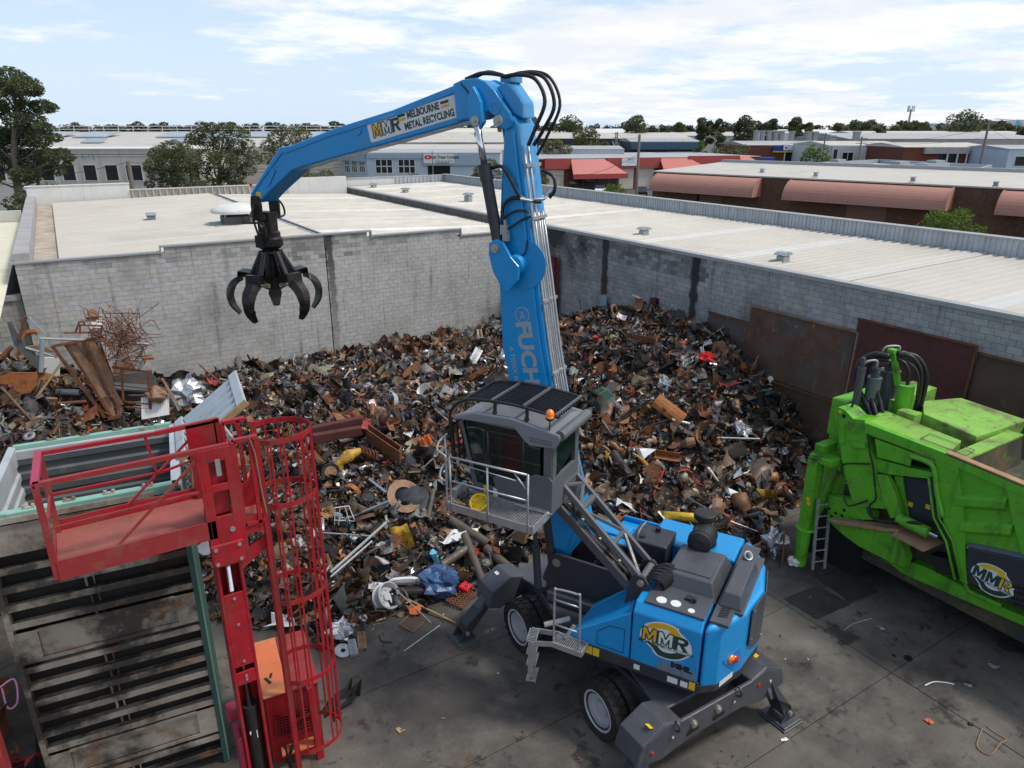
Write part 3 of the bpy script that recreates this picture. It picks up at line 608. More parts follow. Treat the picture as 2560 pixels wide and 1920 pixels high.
# -- pale industrial roofs between and behind
def lowbox(x0, x1, D, ytop, depth, wallm, roofm, label, D1=None, name='industrial_shed', extra=None):
    F_ = Fac(colxy(x0, D), colxy(x1, D1 or D)); h = max(1.5, F_.px((x0 + x1) / 2, ytop)[1]); t_ = bld(F_, name, label, h, depth, wallm, roofm)
    m_ = F_.mb(); m_.prism([(0, 0, h + .12), (0, -depth / 2, h + .12 + depth * .035), (0, -depth, h + .12)], (F_.L, 0, 0)); obj('roof_pitch', m_, roofm, t_); return t_, F_, h
lowbox(830, 1260, 122, 377, 20, 'render_white', 'roof_sheet', 'flat white roofed shed just above the blue-grey showroom')
t, F, h = lowbox(985, 1260, 150, 357, 26, 'conc_pale', 'roof_sheet', 'pale shed with grey awning behind the showroom')
m = F.mb(); u0, u1 = F.px(1015, 360)[0], F.px(1093, 360)[0]; m.bb(u0, u1, 0, 3, h - 2.2, h - .6); obj('awning', m, 'galv_dull', t)
m = F.mb(); m.bb(u0, F.px(1180, 360)[0], -.1, .05, 0, h - 2.4); obj('doorway', m, 'navy_clad', t)
t, F, h = lowbox(1020, 1290, 215, 345, 40, 'render_cream', 'roof_sheet', 'cream shed with a strip of small windows below the horizon, left of the boom')
for k in range(8): u = F.L * (.35 + k * .065); win(F, t, (u, u + 2.2, h - 2.6, h - 1.0), (2, 1))
lowbox(1080, 1240, 290, 333, 50, 'render_cream', 'roof_cream', 'far cream roof under the stick end')
lowbox(1290, 1420, 330, 337, 40, 'render_white', 'roof_sheet', 'far white shed right of the boom')

# -- red awning units
F = Fac(colxy(1336, 126), colxy(1900, 138)); zt = F.px(1600, 394)[1]
t = bld(F, 'shop_row', 'row of small units with red fascia and sloping red awnings, right of the boom', zt - .1, 26, 'brick_red', 'roof_grey')
def fpan(a, b, y0, y1, d, material, name='fascia'): m = F.mb(); r = F.rect(a, b, y0, y1); m.bb(r[0], r[1], 0, d, r[2], r[3]); return obj(name, m, material, t)
for a, b, y0, y1 in ((1360, 1426, 396, 423), (1516, 1650, 394, 420), (1720, 1846, 389, 415)): fpan(a, b, y0, y1, .5, 'red_fascia')
for (ta, tb, ty, ba, bb_, by) in ((1427, 1510, 398, 1420, 1554, 437), (1650, 1720, 395.5, 1642, 1754, 424), (1846, 1866, 389, 1840, 1897, 417)):
    r0 = F.px(ta, ty); r1 = F.px(tb, ty); m = F.mb(); zb = F.px((ba + bb_) / 2, by)[1]; out = 2.6; ub0 = F.px(ba, by)[0]; ub1 = F.px(bb_, by)[0]
    m.add([(r0[0], .1, r0[1]), (r1[0], .1, r0[1]), (ub1, out, zb + .25), (ub0, out, zb + .25), (r0[0], .1, r0[1] - .3), (r1[0], .1, r0[1] - .3), (ub1, out, zb - .25), (ub0, out, zb - .25)], [(0, 1, 2, 3), (4, 7, 6, 5), (0, 3, 7, 4), (1, 5, 6, 2), (0, 4, 5, 1)]); aw = obj('awning', m, 'red_sheet', t)
    m = F.mb(); m.bb(ub0, ub1, out, out + .08, zb - .5, zb + .3); obj('edge', m, 'red_fascia', aw)
for a, b, y0, y1 in ((1366, 1409, 425, 468), (1547, 1583, 420, 472), (1596, 1633, 419, 472), (1754, 1786, 412, 440), (1794, 1831, 411, 440)): fpan(a, b, y0, y1, .06, 'roller_cream', 'roller_door')
for a, b in ((1423, 1456), (1458, 1490), (1494, 1520), (1522, 1543)): win(F, t, F.rect(a, b, 444, 474), (1, 1), fr='brick_brown')
r = fpan(1551, 1589, 395.5, 414, .62, 'sticker_white', 'sign')
u, z = F.px(1573, 402); obj('lettering', text_mb('TEMPUS\nFITOUTS', .42, F.w(u, .625, z), F.u, (0, 0, 1), .01), 'cyan_sheet', r)
lowbox(1350, 1560, 150, 374, 14, 'clad', 'roof_grey', 'grey parapet roof right behind the red fascia units')
# -- navy and teal buildings
t, F, h = lowbox(1335, 1730, 205, 347, 40, 'navy_clad', 'roof_sheet', 'long navy building with white name lettering, behind the red units')
u, z = F.px(1561, 361); obj('lettering', text_mb('Wildfire', 2.0, F.w(u, .06, z), F.u, (0, 0, 1), .05), 'sticker_white', t)
t, F, h = lowbox(1576, 1752, 185, 355, 20, 'navy_clad', 'roof_grey', 'teal fascia building with dark glazing behind the power pole')
m = F.mb(); m.bb(0, F.L, 0, 2.0, h - 1.7, h); obj('fascia', m, 'teal_fascia', t)
for k in range(9): u = F.L * (.2 + k * .085); win(F, t, (u, u + F.L * .075, h - 4.6, h - 1.9), (1, 1), fr='teal_fascia')
# -- brown brick building with barrel awnings
F = Fac((55.6, 65.7), (67.6, 13.2)); u0 = F.px(1634, 432)[0]; zt = 5.5
t = bld(F, 'brick_warehouse', 'long brown brick warehouse with rounded terracotta awnings and pale roof, beyond the grey parapet', zt, 14.5, 'brick_brown', 'roof_sheet', u0)
m = F.mb(); m.prism([(u0, .05, zt + .12), (u0, -14, zt + .62), (u0, -14.5, zt + .12)], (F.L - u0, 0, 0)); obj('roof_pitch', m, 'roof_sheet', t)
m = F.mb(); m.bb(u0, F.L, -14.9, -14.3, zt + .3, zt + .95); obj('ridge_capping', m, 'galv_dull', t)
def barrel(a, b, yt, yb, deep=1.7):
    ua = F.px(a, yt + 25)[0]; ub = F.px(b, yb - 35)[0]; hh = 1.75; z0 = zt - 1.85; pr = [(0, 0)] + [(deep * sin(q * pi / 20), hh * cos(q * pi / 20)) for q in range(11)]
    m_ = F.mb(); m_.prism([(ua, d + .01, z0 + z) for d, z in pr], (ub - ua, 0, 0)); o_ = obj('barrel_awning', m_, 'awning', t)
    e = .12
    for s_ in (ua - .02, ub - e + .02): m_ = F.mb(); m_.prism([(s_, d * 1.03 + .01, z0 + z * 1.03) for d, z in pr], (e, 0, 0)); obj('end_trim', m_, 'awning', o_)
barrel(1647, 1905, 429, 483); barrel(1977, 2385, 450, 522); barrel(2505, 2760, 482, 560)
for a, b, y0, y1, c in ((1749, 1804, 474, 520, 'roller_brown'), (2124, 2214, 507, 575, 'roller_brown')):
    m = F.mb(); r = F.rect(a, b, y0, y1); m.bb(r[0], r[1], -.2, .04, 0, r[3]); o = obj('roller_door', m, c, t)
    m = F.mb(); m.bb(r[0] - .35, r[0], -.2, .03, 0, r[3]); z = .3
    while z < r[3] - .1: m.bb(r[0], r[1], .04, .07, z, z + .05); z += .22
    obj('slat', m, 'black_void' if a < 1800 else 'roller_brown', o)
for px, py in ((1906, 426), (2040, 435), (2283, 447), (2490, 459)):
    q = gz(px, py, zt + .45); vent(q[0], q[1], zt + .3, 1.05, {1906: 'leftmost small vent on the brick warehouse roof', 2040: 'second vent on the brick warehouse roof', 2283: 'third vent on the brick warehouse roof', 2490: 'rightmost vent on the brick warehouse roof'}[px], 'vents on the brick warehouse', .3)
# -- flat blue-white roof behind the ridge
c = [gz(x, y, 5.3) for x, y in ((1950, 424), (2195, 408), (2475, 424), (2420, 440), (2120, 432))]
t = thing('flat_roof_unit', 'low building with pale blue flat roof behind the brick warehouse', 'building', (c[0] + c[2]) / 2 * np.array([1, 1, 0]))
m = MB(); m.prism([(q[0], q[1], 0) for q in c], (0, 0, 5.3)); obj('roof', m, 'roof_blue', t)
m = MB()
for i in range(4): m.beam(c[i] + [0, 0, .2], c[i + 1] + [0, 0, .2], .3, .7)
obj('parapet', m, 'galv_dull', t)
for px, py, w_ in ((2085, 417, 4), (2240, 424, 5), (2330, 420, 5)):
    q = gz(px, py, 5.4); m = MB(); m.box((q[0], q[1], 5.65), (w_, 1.6, .7)); m.box((q[0] + .6, q[1], 6.15), (w_ * .4, 1.2, .35)); tag(obj('air_conditioner', m, 'galv_dull'), {2085: 'leftmost air conditioning unit on the blue roof', 2240: 'middle air conditioning unit on the blue roof', 2330: 'rightmost air conditioning unit on the blue roof'}[px], 'air conditioner')
# -- right hand street: brick, white and blue fronts
t, F, h = lowbox(1862, 2085, 190, 364, 24, 'brick_red', 'roof_grey', 'dark brick building with blue sign in the middle distance')
m = F.mb(); r = F.rect(1932, 2017, 363, 378); m.bb(r[0], r[1], 0, .6, r[2], r[3]); s = obj('sign', m, 'sign_blue', t); m = F.mb(); m.bb(r[0], r[1], .0, .62, r[2] - .25, r[2]); obj('stripe', m, 'yellow', s)
u, z = F.px(1976, 370); obj('lettering', text_mb('DEM', 1.5, F.w(u, .66, z), F.u, (0, 0, 1), .12, sx=1.3), 'sticker_white', s)
m = F.mb(); r = F.rect(1960, 1990, 381, 412); m.bb(r[0], r[1], -.3, .04, r[2], r[3]); obj('doorway', m, 'black_void', t)
m = F.mb()
for q in (r[0], r[1]): m.bb(q - .15, q + .15, 0, .2, r[2], r[3])
obj('door_frame', m, 'frame_white', t)
t, F, h = lowbox(2072, 2268, 168, 365, 22, 'render_white', 'roof_sheet', 'white panelled building with grey framed window, right of the brick one')
m = F.mb(); r = F.rect(2075, 2142, 366, 420); m.bb(r[0], r[1], 0, .5, 0, r[3]); fr_ = obj('entry_block', m, 'clad', t)
F3 = Fac(F.w(0, .5, 0), F.w(F.L, .5, 0)); win(F3, t, F.rect(2102, 2130, 380, 407), (2, 1)); win(F3, t, F.rect(2079, 2091, 372, 408), (1, 1))
m = F.mb()
for k in range(6): u = F.px(2150 + k * 21, 390)[0]; m.bb(u - .04, u + .04, 0, .03, 0, h)
tag(obj('panel_joint', m, 'conc_pale', t), None, kind='stuff')
t, F, h = lowbox(2258, 2486, 152, 369, 20, 'brick_red', 'roof_sheet', 'red brick building with grey panel and white posts, at right')
m = F.mb(); r = F.rect(2308, 2420, 368, 384); m.bb(r[0], r[1], 0, .8, r[2], r[3]); obj('fascia', m, 'conc_pale', t)
m = F.mb(); r = F.rect(2346, 2388, 384, 416); m.bb(r[0], r[1], -.3, .05, 0, r[3]); obj('entrance', m, 'glass_dark', t)
for px in (2364, 2389, 2412, 2437): m = F.mb(); u = F.px(px, 390)[0]; m.bb(u - .12, u + .12, .5, .75, 0, h - .2); obj('post', m, 'frame_white', t)
t, F, h = lowbox(2483, 2524, 150, 378, 16, 'conc_pale', 'roof_grey', 'narrow grey building between the brick one and the blue one')
t, F, h = lowbox(2520, 2680, 140, 374, 16, 'pale_blue', 'roof_grey', 'pale blue building with dark window at the right edge'); win(F, t, F.rect(2536, 2600, 390, 416), (2, 1))
lowbox(2120, 2620, 235, 348, 45, 'conc_pale', 'roof_grey', 'long concrete roofed factory below the tree line at right')
lowbox(2150, 2600, 300, 338, 40, 'wall_dark', 'roof_sheet', 'far factory roof at right under the phone mast')
lowbox(1480, 1600, 300, 334, 50, 'render_white', 'render_white', 'bright white far shed right of the boom hoses')
lowbox(1690, 1900, 310, 340, 40, 'render_white', 'roof_sheet', 'white far shed roofs in the middle distance')
lowbox(1960, 2110, 330, 333, 40, 'render_white', 'render_white', 'bright white far roofs below the trees, right of centre')
lowbox(2318, 2405, 620, 309, 40, 'pale_blue', 'render_white', 'distant pale blue block on the horizon left of the tall tree')
lowbox(2438, 2520, 640, 302, 40, 'render_white', 'render_white', 'distant white block on the horizon right of the tall tree')
t, F, h = lowbox(2520, 2620, 660, 300, 40, 'render_white', 'render_white', 'distant white block at the right edge of the horizon')
u, z = F.px(2547, 310); m = F.mb(); m.prism([(u - 4, .05, z - 3), (u + 4, .05, z - 1), (u - 2, .05, z + 4)], (0, .05, 0)); obj('emblem', m, 'cyan_sheet', t)
for i, (x, y0, y1, w_) in enumerate(((1889, 330, 352, 9), (1905, 330, 352, 9), (1922, 330, 352, 9), (1938, 330, 352, 9), (1953, 330, 352, 9), (1978, 331, 362, 10), (2021, 332, 360, 11), (2036, 332, 360, 11), (2140, 332, 358, 14), (2078, 342, 362, 16))):
    D = 225; a = colxy(x - w_ / 2, D); b = colxy(x + w_ / 2, D); z0 = 2.; z1 = hgt(y0, D, x); F_ = Fac(a, b); m = F_.mb(); m.bb(0, F_.L, -1.5, 0, z0, z1); m.bb(-.15, F_.L + .15, -1.6, .1, z1, z1 + .4); m.bb(-.1, F_.L + .1, -1.58, .06, z0, z0 + .5)
    tag(obj('exhaust_duct', m, 'galv_dull'), ('leftmost grey exhaust stack of the row of five', 'second grey exhaust stack of the row of five', 'middle grey exhaust stack of the row of five', 'fourth grey exhaust stack of the row of five', 'rightmost grey exhaust stack of the row of five', 'tall grey exhaust stack above the blue sign', 'left one of the close pair of grey stacks', 'right one of the close pair of grey stacks', 'wide grey stack behind the white panelled building', 'low wide grey stack above the window building')[i], 'duct', 'exhaust stacks')

# -- vehicles in the street
def car(P, yaw_, label, paint):
    t_ = thing('parked_car', label, 'car', P); c, s_ = cos(yaw_), sin(yaw_); P = np.asarray(P); T = lambda V: P + np.column_stack([V[:, 0] * c - V[:, 1] * s_, V[:, 0] * s_ + V[:, 1] * c, V[:, 2]])
    m_ = MB(T); m_.prism([(-2.2, -.85, .3), (2.2, -.85, .3), (2.25, -.85, .62), (1.3, -.85, .85), (-1.9, -.85, .92), (-2.25, -.85, .7)], (0, 1.7, 0)); obj('body', m_, paint, t_, bev=.06)
    m_ = MB(T); m_.prism([(1.2, -.75, .85), (.5, -.7, 1.38), (-1.1, -.7, 1.42), (-1.85, -.75, .9)], (0, 1.5, 0)); obj('cabin', m_, 'glass_dark', t_, bev=.05)
    for x in (-1.35, 1.4):
        for y in (-.86, .66): m_ = MB(T); m_.cyl((x, y, .33), (x, y + .2, .33), .33, 14); w_ = obj('wheel', m_, 'rubber', t_); m_ = MB(T); m_.cyl((x, y - .01, .33), (x, y + .21, .33), .2, 10); obj('rim', m_, 'rim_grey', w_)
q = gz(1603, 488, 0); car((q[0], q[1], 0), .9, 'black parked car by the power pole in front of the red units', 'car_black')
q = gz(1500, 484, 0); car((q[0], q[1], 0), .9, 'white parked car roof showing behind the grey parapet', 'white_paint')
F = Fac(colxy(1877, 172), colxy(1936, 172)); t = thing('truck', 'white truck with blue box body by the brick building', 'truck', F.w(F.L / 2, -1, 0))
m = F.mb(); r = F.rect(1892, 1936, 394, 418); m.bb(r[0], r[1], -2.4, 0, .9, r[3]); obj('box_body', m, 'truck_blue', t); m = F.mb(); r = F.rect(1874, 1891, 396, 418); m.bb(r[0], r[1], -2.3, -.1, .6, r[3] - .2); obj('cab', m, 'white_paint', t, bev=.1)
for u in (.6, F.L * .6, F.L * .85): m = F.mb(); m.cyl((u, -.35, .5), (u, .02, .5), .5, 12); obj('wheel', m, 'rubber', t)

# -- poles, mast, wires
def pole(x, yt, yb, D, label, r=.14, arm=1.6, name='power_pole'):
    p = colxy(x, D, 3); zt_ = hgt(yt, D, x); t_ = thing(name, label, 'pole', (p[0], p[1], 0)); m_ = MB(); m_.tube([(p[0], p[1], -.1), (p[0], p[1], zt_)], [r * 1.2, r], 8); obj('shaft', m_, 'pole_wood', t_)
    if arm:
        m_ = MB()
        for dz_ in (.4, 1.3): m_.beam((p[0] - arm * R2[0] * .7, p[1] - arm * .7 * R2[1], zt_ - dz_), (p[0] + arm * R2[0] * .7, p[1] + arm * .7 * R2[1], zt_ - dz_), .12, .12)
        obj('crossarm', m_, 'pole_wood', t_)
    return np.array([p[0], p[1], zt_])
pa = pole(1592, 336, 487, 100, 'tall wooden power pole in front of the red fascia units', .17, 0)
pb = pole(338, 403, 470, 74, 'stout wooden pole in front of the pale office window', .2, 0)
pc = pole(2054, 332, 412, 160, 'power pole left of the white panelled building')
pd_ = pole(2144, 341, 408, 150, 'power pole in front of the white panelled building')
pe = pole(2446, 303, 416, 125, 'tall power pole in front of the red brick building', .18)
pf = pole(1537, 330, 372, 190, 'left thin pole of the pair above the navy building', .14, 1)
pg = pole(1541, 330, 372, 191, 'right thin pole of the pair above the navy building', .14, 0)
ph = pole(1785, 328, 360, 230, 'thin pole right of the teal fascia building', .16)
pi_ = pole(757, 425, 480, 84, 'grey pole right of the gum trees under the stick', .2, 0)
pj_ = pole(1188, 330, 380, 170, 'thin pole left of the boom cylinder', .14, 1.2)
pk = pole(1133, 340, 380, 170, 'thin white pole in front of the cream shed', .1, 0)
pl = pole(1084, 378, 446, 88, 'white flagpole in front of the furniture sign', .06, 0, 'flagpole')
def wire(a, b, sag, label):
    a = np.asarray(a); b = np.asarray(b); P = [a + (b - a) * k / 14 - np.array([0, 0, sag * 4 * (k / 14) * (1 - k / 14)]) for k in range(15)]
    m_ = MB(); m_.tube(P, .022, 4); tag(obj('power_line', m_, 'hose'), label, 'power line', 'overhead power lines')
def ap(x, y, D): p = colxy(x, D, hgt(y, D, x)); return (p[0], p[1], hgt(y, D, x))
for (a, b, s_, lab) in ((ap(-40, 380, 74), ap(830, 366, 84), .5, 'highest wire crossing the gum trees at left'), (ap(-40, 386, 74), ap(830, 373, 84), .5, 'second wire crossing the gum trees at left'), (pb - [0, 0, .1], ap(-60, 470, 74), .2, 'wire running left from the stout pole'),
        (pb - [0, 0, .1], ap(900, 405, 84), .7, 'wire from the stout pole toward the stick'), (pb - [0, 0, .5], ap(900, 412, 84), .7, 'lower wire from the stout pole toward the stick'), (pa - [0, 0, 2.5], ap(1375, 436, 112), 1.2, 'drooping wire in front of the red awning'),
        (pa - [0, 0, .3], pf, .8, 'wire from the tall pole back to the thin pair'), (pa - [0, 0, 2.2], pc - [0, 0, .5], 1.2, 'wire from the tall pole along the street'), (pc - [0, 0, .5], pe - [0, 0, 2.5], 1.4, 'wire between the two poles by the white building'), (pd_ - [0, 0, .4], pe - [0, 0, 1.], 1., 'wire ending at the tall pole by the red brick building'), (pe - [0, 0, 1.], ap(2640, 370, 120), .8, 'wire leaving the frame at right')):
    wire(a, b, s_, lab)
p = colxy(2265, 420); zt = hgt(268, 420, 2265); t = thing('phone_mast', 'grey mobile phone mast above the trees at right', 'mast', (p[0], p[1], 0)); m = MB(); m.tube([(p[0], p[1], 0), (p[0], p[1], zt - 1)], [.75, .45], 10); obj('shaft', m, 'galv_dull', t)
m = MB()
for a in range(6): q = np.array([p[0] + 1.6 * cos(a), p[1] + 1.6 * sin(a)]); m.box((q[0], q[1], zt - .8), (.45, .45, 3.2)); m.beam((p[0], p[1], zt - 1.6), (q[0], q[1], zt - 1.6), .12, .12)
obj('antenna', m, 'frame_white', t)

# ------------------------------------------------------------------ trees
def leaves(m, C, rad, n, size, r, flat=.75):
    """n small leaf faces through the shell of an irregular clump"""
    d = r.normal(size=(n, 3)); d /= np.linalg.norm(d, axis=1)[:, None]; k = r.uniform(.35, 1., n) ** .5
    P = np.asarray(C) + d * k[:, None] * np.array([rad, rad, rad * flat]); s = size * r.uniform(.6, 1.35, n)
    a = r.normal(size=(n, 3)); a[:, 2] *= .6; a /= np.linalg.norm(a, axis=1)[:, None]; b = np.cross(a, r.normal(size=(n, 3))); b /= np.maximum(np.linalg.norm(b, axis=1)[:, None], 1e-6)
    A = a * (s * .5)[:, None]; B = b * (s * .26)[:, None]
    V = np.stack([P - A, P + B, P + A, P - B], 1).reshape(-1, 3); b0 = m.n; m.v.append(V); m.n += len(V)
    m.f += [(b0 + 4 * i, b0 + 4 * i + 1, b0 + 4 * i + 2, b0 + 4 * i + 3) for i in range(n)]
def tree(base, H, W, label, leafm, n=2600, size=.5, seed=1, clumps=16, low=.35, group=None, name='gum_tree', lean=(0, 0), trunk_r=None, multi=1, flat=.75, prof=None):
    r = np.random.default_rng(seed); base = np.asarray(base, float); t_ = thing(name, label, 'tree' if 'shrub' not in name else 'shrub', base, group)
    C = []
    for i in range(clumps):
        f = low + (1 - low) * (i + .5) / clumps; ww = W * .5 * (prof(f) if prof else sqrt(max(.05, 1 - ((f - (low + .42 * (1 - low))) / (.62 * (1 - low))) ** 2)))
        a = i * 2.4 + r.uniform(-.5, .5); k = r.uniform(.35, .95); C.append(base + np.array([cos(a) * ww * k + lean[0] * f, sin(a) * ww * k + lean[1] * f, H * f * .96 - r.uniform(0, .05) * H]))
    tr = trunk_r or H * .018; m_ = MB()
    top = base + np.array([lean[0] * .7, lean[1] * .7, H * .72]); mid = base + np.array([lean[0] * .3 + tr, lean[1] * .3, H * .36]); m_.tube(spline([base - [0, 0, .2], mid, top], 5), np.linspace(tr, tr * .35, 11), 8)
    for c in C:
        f = r.uniform(.30, .62); s_ = base + np.array([lean[0] * f, lean[1] * f, H * f]); s_[2] = min(s_[2], c[2] - .08 * H); m_.tube(spline([s_, (s_ + c) / 2 + r.normal(size=3) * W * .04, c], 3), np.linspace(tr * .42, tr * .10, 7), 5)
    obj('trunk', m_, 'bark', t_, smooth=True); m_ = MB()
    for c in C: rad = W * r.uniform(.17, .27) * (1.0 if clumps > 8 else 1.4); leaves(m_, c, rad, int(n / clumps), size, r, flat)
    obj('crown', m_, leafm, t_); return t_
def tp(x, ytop, D, wpx): p = colxy(x, D, 6); return (p[0], p[1], 0.), hgt(ytop, D, x), wpx / FPX * D * .97
# the tall gum at the left edge (its own uneven outline of hanging clumps)
D = 70; P, H, _ = tp(32, 168, D, 10); t = thing('gum_tree', 'tall dark gum tree with open crown at the left edge', 'tree', P); r_ = np.random.default_rng(5); m = MB(); ml = MB(); k_ = D / FPX * .98
def lp(x, y, dd=0.): p = colxy(x, D + dd, hgt(y, D, x)); return np.array([p[0], p[1], hgt(y, D, x)])
m.tube(spline([(P[0], P[1], -.1), lp(40, 440), lp(36, 350), lp(42, 280), lp(30, 215)], 5), np.linspace(.42, .10, 21), 8); m.tube(spline([lp(95, 500), lp(98, 440), lp(120, 395, 1), lp(150, 370)], 4), np.linspace(.2, .05, 13), 6)
CL = [(20, 195, 50), (-15, 215, 45), (62, 215, 42), (85, 225, 26), (15, 250, 50), (-25, 270, 45), (70, 270, 34), (105, 265, 32), (128, 270, 20), (40, 300, 34), (85, 305, 36), (110, 320, 26), (15, 340, 40), (60, 345, 40), (95, 350, 38), (135, 345, 22), (-20, 350, 40), (30, 390, 42), (75, 395, 42), (120, 390, 36), (155, 385, 24), (172, 392, 18), (0, 410, 40), (60, 435, 36), (105, 430, 30), (140, 425, 26), (-25, 440, 30), (168, 410, 14), (-50, 240, 40), (-60, 320, 40)]
for (x, y, w_) in CL:
    c = lp(x, y, r_.uniform(-2.2, 2.2)); leaves(ml, c, w_ * k_ * .92, int(12. * w_ * w_ / 15), .25, r_, .62)
    s_ = lp(38 + r_.uniform(-4, 4), min(y + 55, 470)); m.tube(spline([s_, (s_ + c) / 2 + r_.normal(size=3) * .25, c], 3), np.linspace(.10, .02, 7), 5)
obj('trunk', m, 'bark', t, smooth=True); obj('crown', ml, 'leaf_dark', t)
def blobtree(x0, D, CL, label, leafm, seed, size=.34, dens=2.2, base_y=None, name='gum_tree', group=None):
    p = colxy(x0, D, 3); t_ = thing(name, label, 'tree' if 'shrub' not in name else 'shrub', (p[0], p[1], 0), group); r = np.random.default_rng(seed); m_ = MB(); ml_ = MB(); k = D / FPX * .98
    def q(x, y, dd=0.): e = colxy(x, D + dd, hgt(y, D, x)); return np.array([e[0], e[1], hgt(y, D, x)])
    yt = min(c[1] for c in CL); xa = sum(c[0] for c in CL) / len(CL)
    m_.tube(spline([(p[0], p[1], -.1), q(x0 + 3, yt + 110), q((x0 + xa) / 2, yt + 55), q(xa, yt + 15)], 4), np.linspace(.26, .05, 13), 7)
    for (x, y, w) in CL:
        c = q(x, y, r.uniform(-1.6, 1.6)); leaves(ml_, c, w * k * 1.05, int(dens * 4.2 * w * w / 9), size * .66, r, .7); s = q(x0 + (x - x0) * .25, min(y + 50, yt + 130)); m_.tube(spline([s, (s + c) / 2 + r.normal(size=3) * .2, c], 3), np.linspace(.075, .015, 7), 5)
    obj('trunk', m_, 'bark', t_, smooth=True); obj('crown', ml_, leafm, t_); return t_
blobtree(432, 76, [(430, 372, 30), (400, 385, 28), (462, 382, 26), (385, 410, 24), (420, 405, 30), (455, 410, 28), (480, 400, 18), (392, 440, 24), (430, 440, 28), (468, 440, 24), (372, 425, 14), (490, 455, 16), (420, 465, 24), (375, 460, 14), (455, 468, 22)], 'rounded gum tree in front of the pale office, left of the taller pair', 'leaf_gum', 11)
blobtree(545, 80, [(505, 318, 20), (530, 320, 20), (560, 322, 22), (590, 328, 22), (610, 335, 15), (490, 345, 24), (475, 352, 16), (520, 350, 28), (555, 360, 30), (590, 365, 26), (620, 360, 18), (520, 390, 30), (560, 400, 34), (600, 400, 30), (630, 385, 16), (505, 420, 22), (540, 435, 30), (585, 440, 30), (620, 425, 22), (640, 400, 14), (560, 465, 28), (520, 462, 20), (600, 468, 22)], 'tallest gum tree of the group in front of the panelled factory roof', 'leaf_gum', 12, dens=2.0)
blobtree(700, 84, [(705, 328, 18), (740, 325, 20), (760, 335, 18), (690, 345, 22), (725, 350, 26), (760, 360, 22), (670, 365, 20), (700, 375, 26), (665, 395, 20), (690, 410, 22), (720, 395, 24), (755, 390, 20), (750, 430, 26), (785, 450, 26), (815, 440, 20), (770, 470, 20), (730, 460, 18), (720, 480, 14)], 'olive gum tree partly behind the blue stick', 'leaf_olive', 13)
blobtree(1125, 78, [(1205, 430, 22), (1225, 410, 20), (1240, 440, 22), (1190, 445, 14), (1225, 460, 20)], 'bushy tree beside the showroom, left of the boom', 'leaf_gum', 14)
blobtree(1370, 88, [(1352, 430, 12), (1350, 450, 16), (1362, 455, 12), (1345, 468, 14)], 'small dark tree at the corner of the red units, right of the boom', 'leaf_dark', 15)
tree((*colxy(1048, 84), 0), hgt(438, 84), 4.6, 'low olive shrub in front of the showroom doorway', 'leaf_olive', 1500, .3, 21, 10, .45, name='garden_shrub')
tree((*colxy(1541, 100), 0), hgt(461, 100), 3.4, 'round green shrub beside the black parked car', 'leaf_bright', 1300, .25, 22, 10, .2, name='garden_shrub')
tree((*colxy(64, 62), 0), hgt(478, 62), 4.6, 'dark dense shrub at the foot of the left gum tree', 'leaf_dark', 1600, .35, 23, 12, .3, name='garden_shrub')
tree((*colxy(150, 66), 0), hgt(470, 66), 6, 'low olive shrub in front of the pale office', 'leaf_gum', 1300, .3, 24, 10, .5, name='garden_shrub')
tree((*colxy(2385, 50), 0), hgt(527, 50), 4.3, 'bright green shrub in front of the brick warehouse', 'leaf_bright', 4200, .20, 25, 16, .45, name='garden_shrub')
tree((*colxy(2043, 150), 0), hgt(364, 150), 5.5, 'green tree between the brick and the white panelled buildings', 'leaf_bright', 1500, .5, 26, 12, .25)
tree((*colxy(1750, 168), 0), hgt(350, 168), 3.2, 'small bright tree right of the teal fascia building', 'leaf_bright', 900, .45, 27, 9, .2)
tree((*colxy(1830, 165), 0), hgt(362, 165), 8, 'spreading low brown-green tree before the dark brick building', 'leaf_olive', 1200, .5, 28, 12, .5, flat=.5)
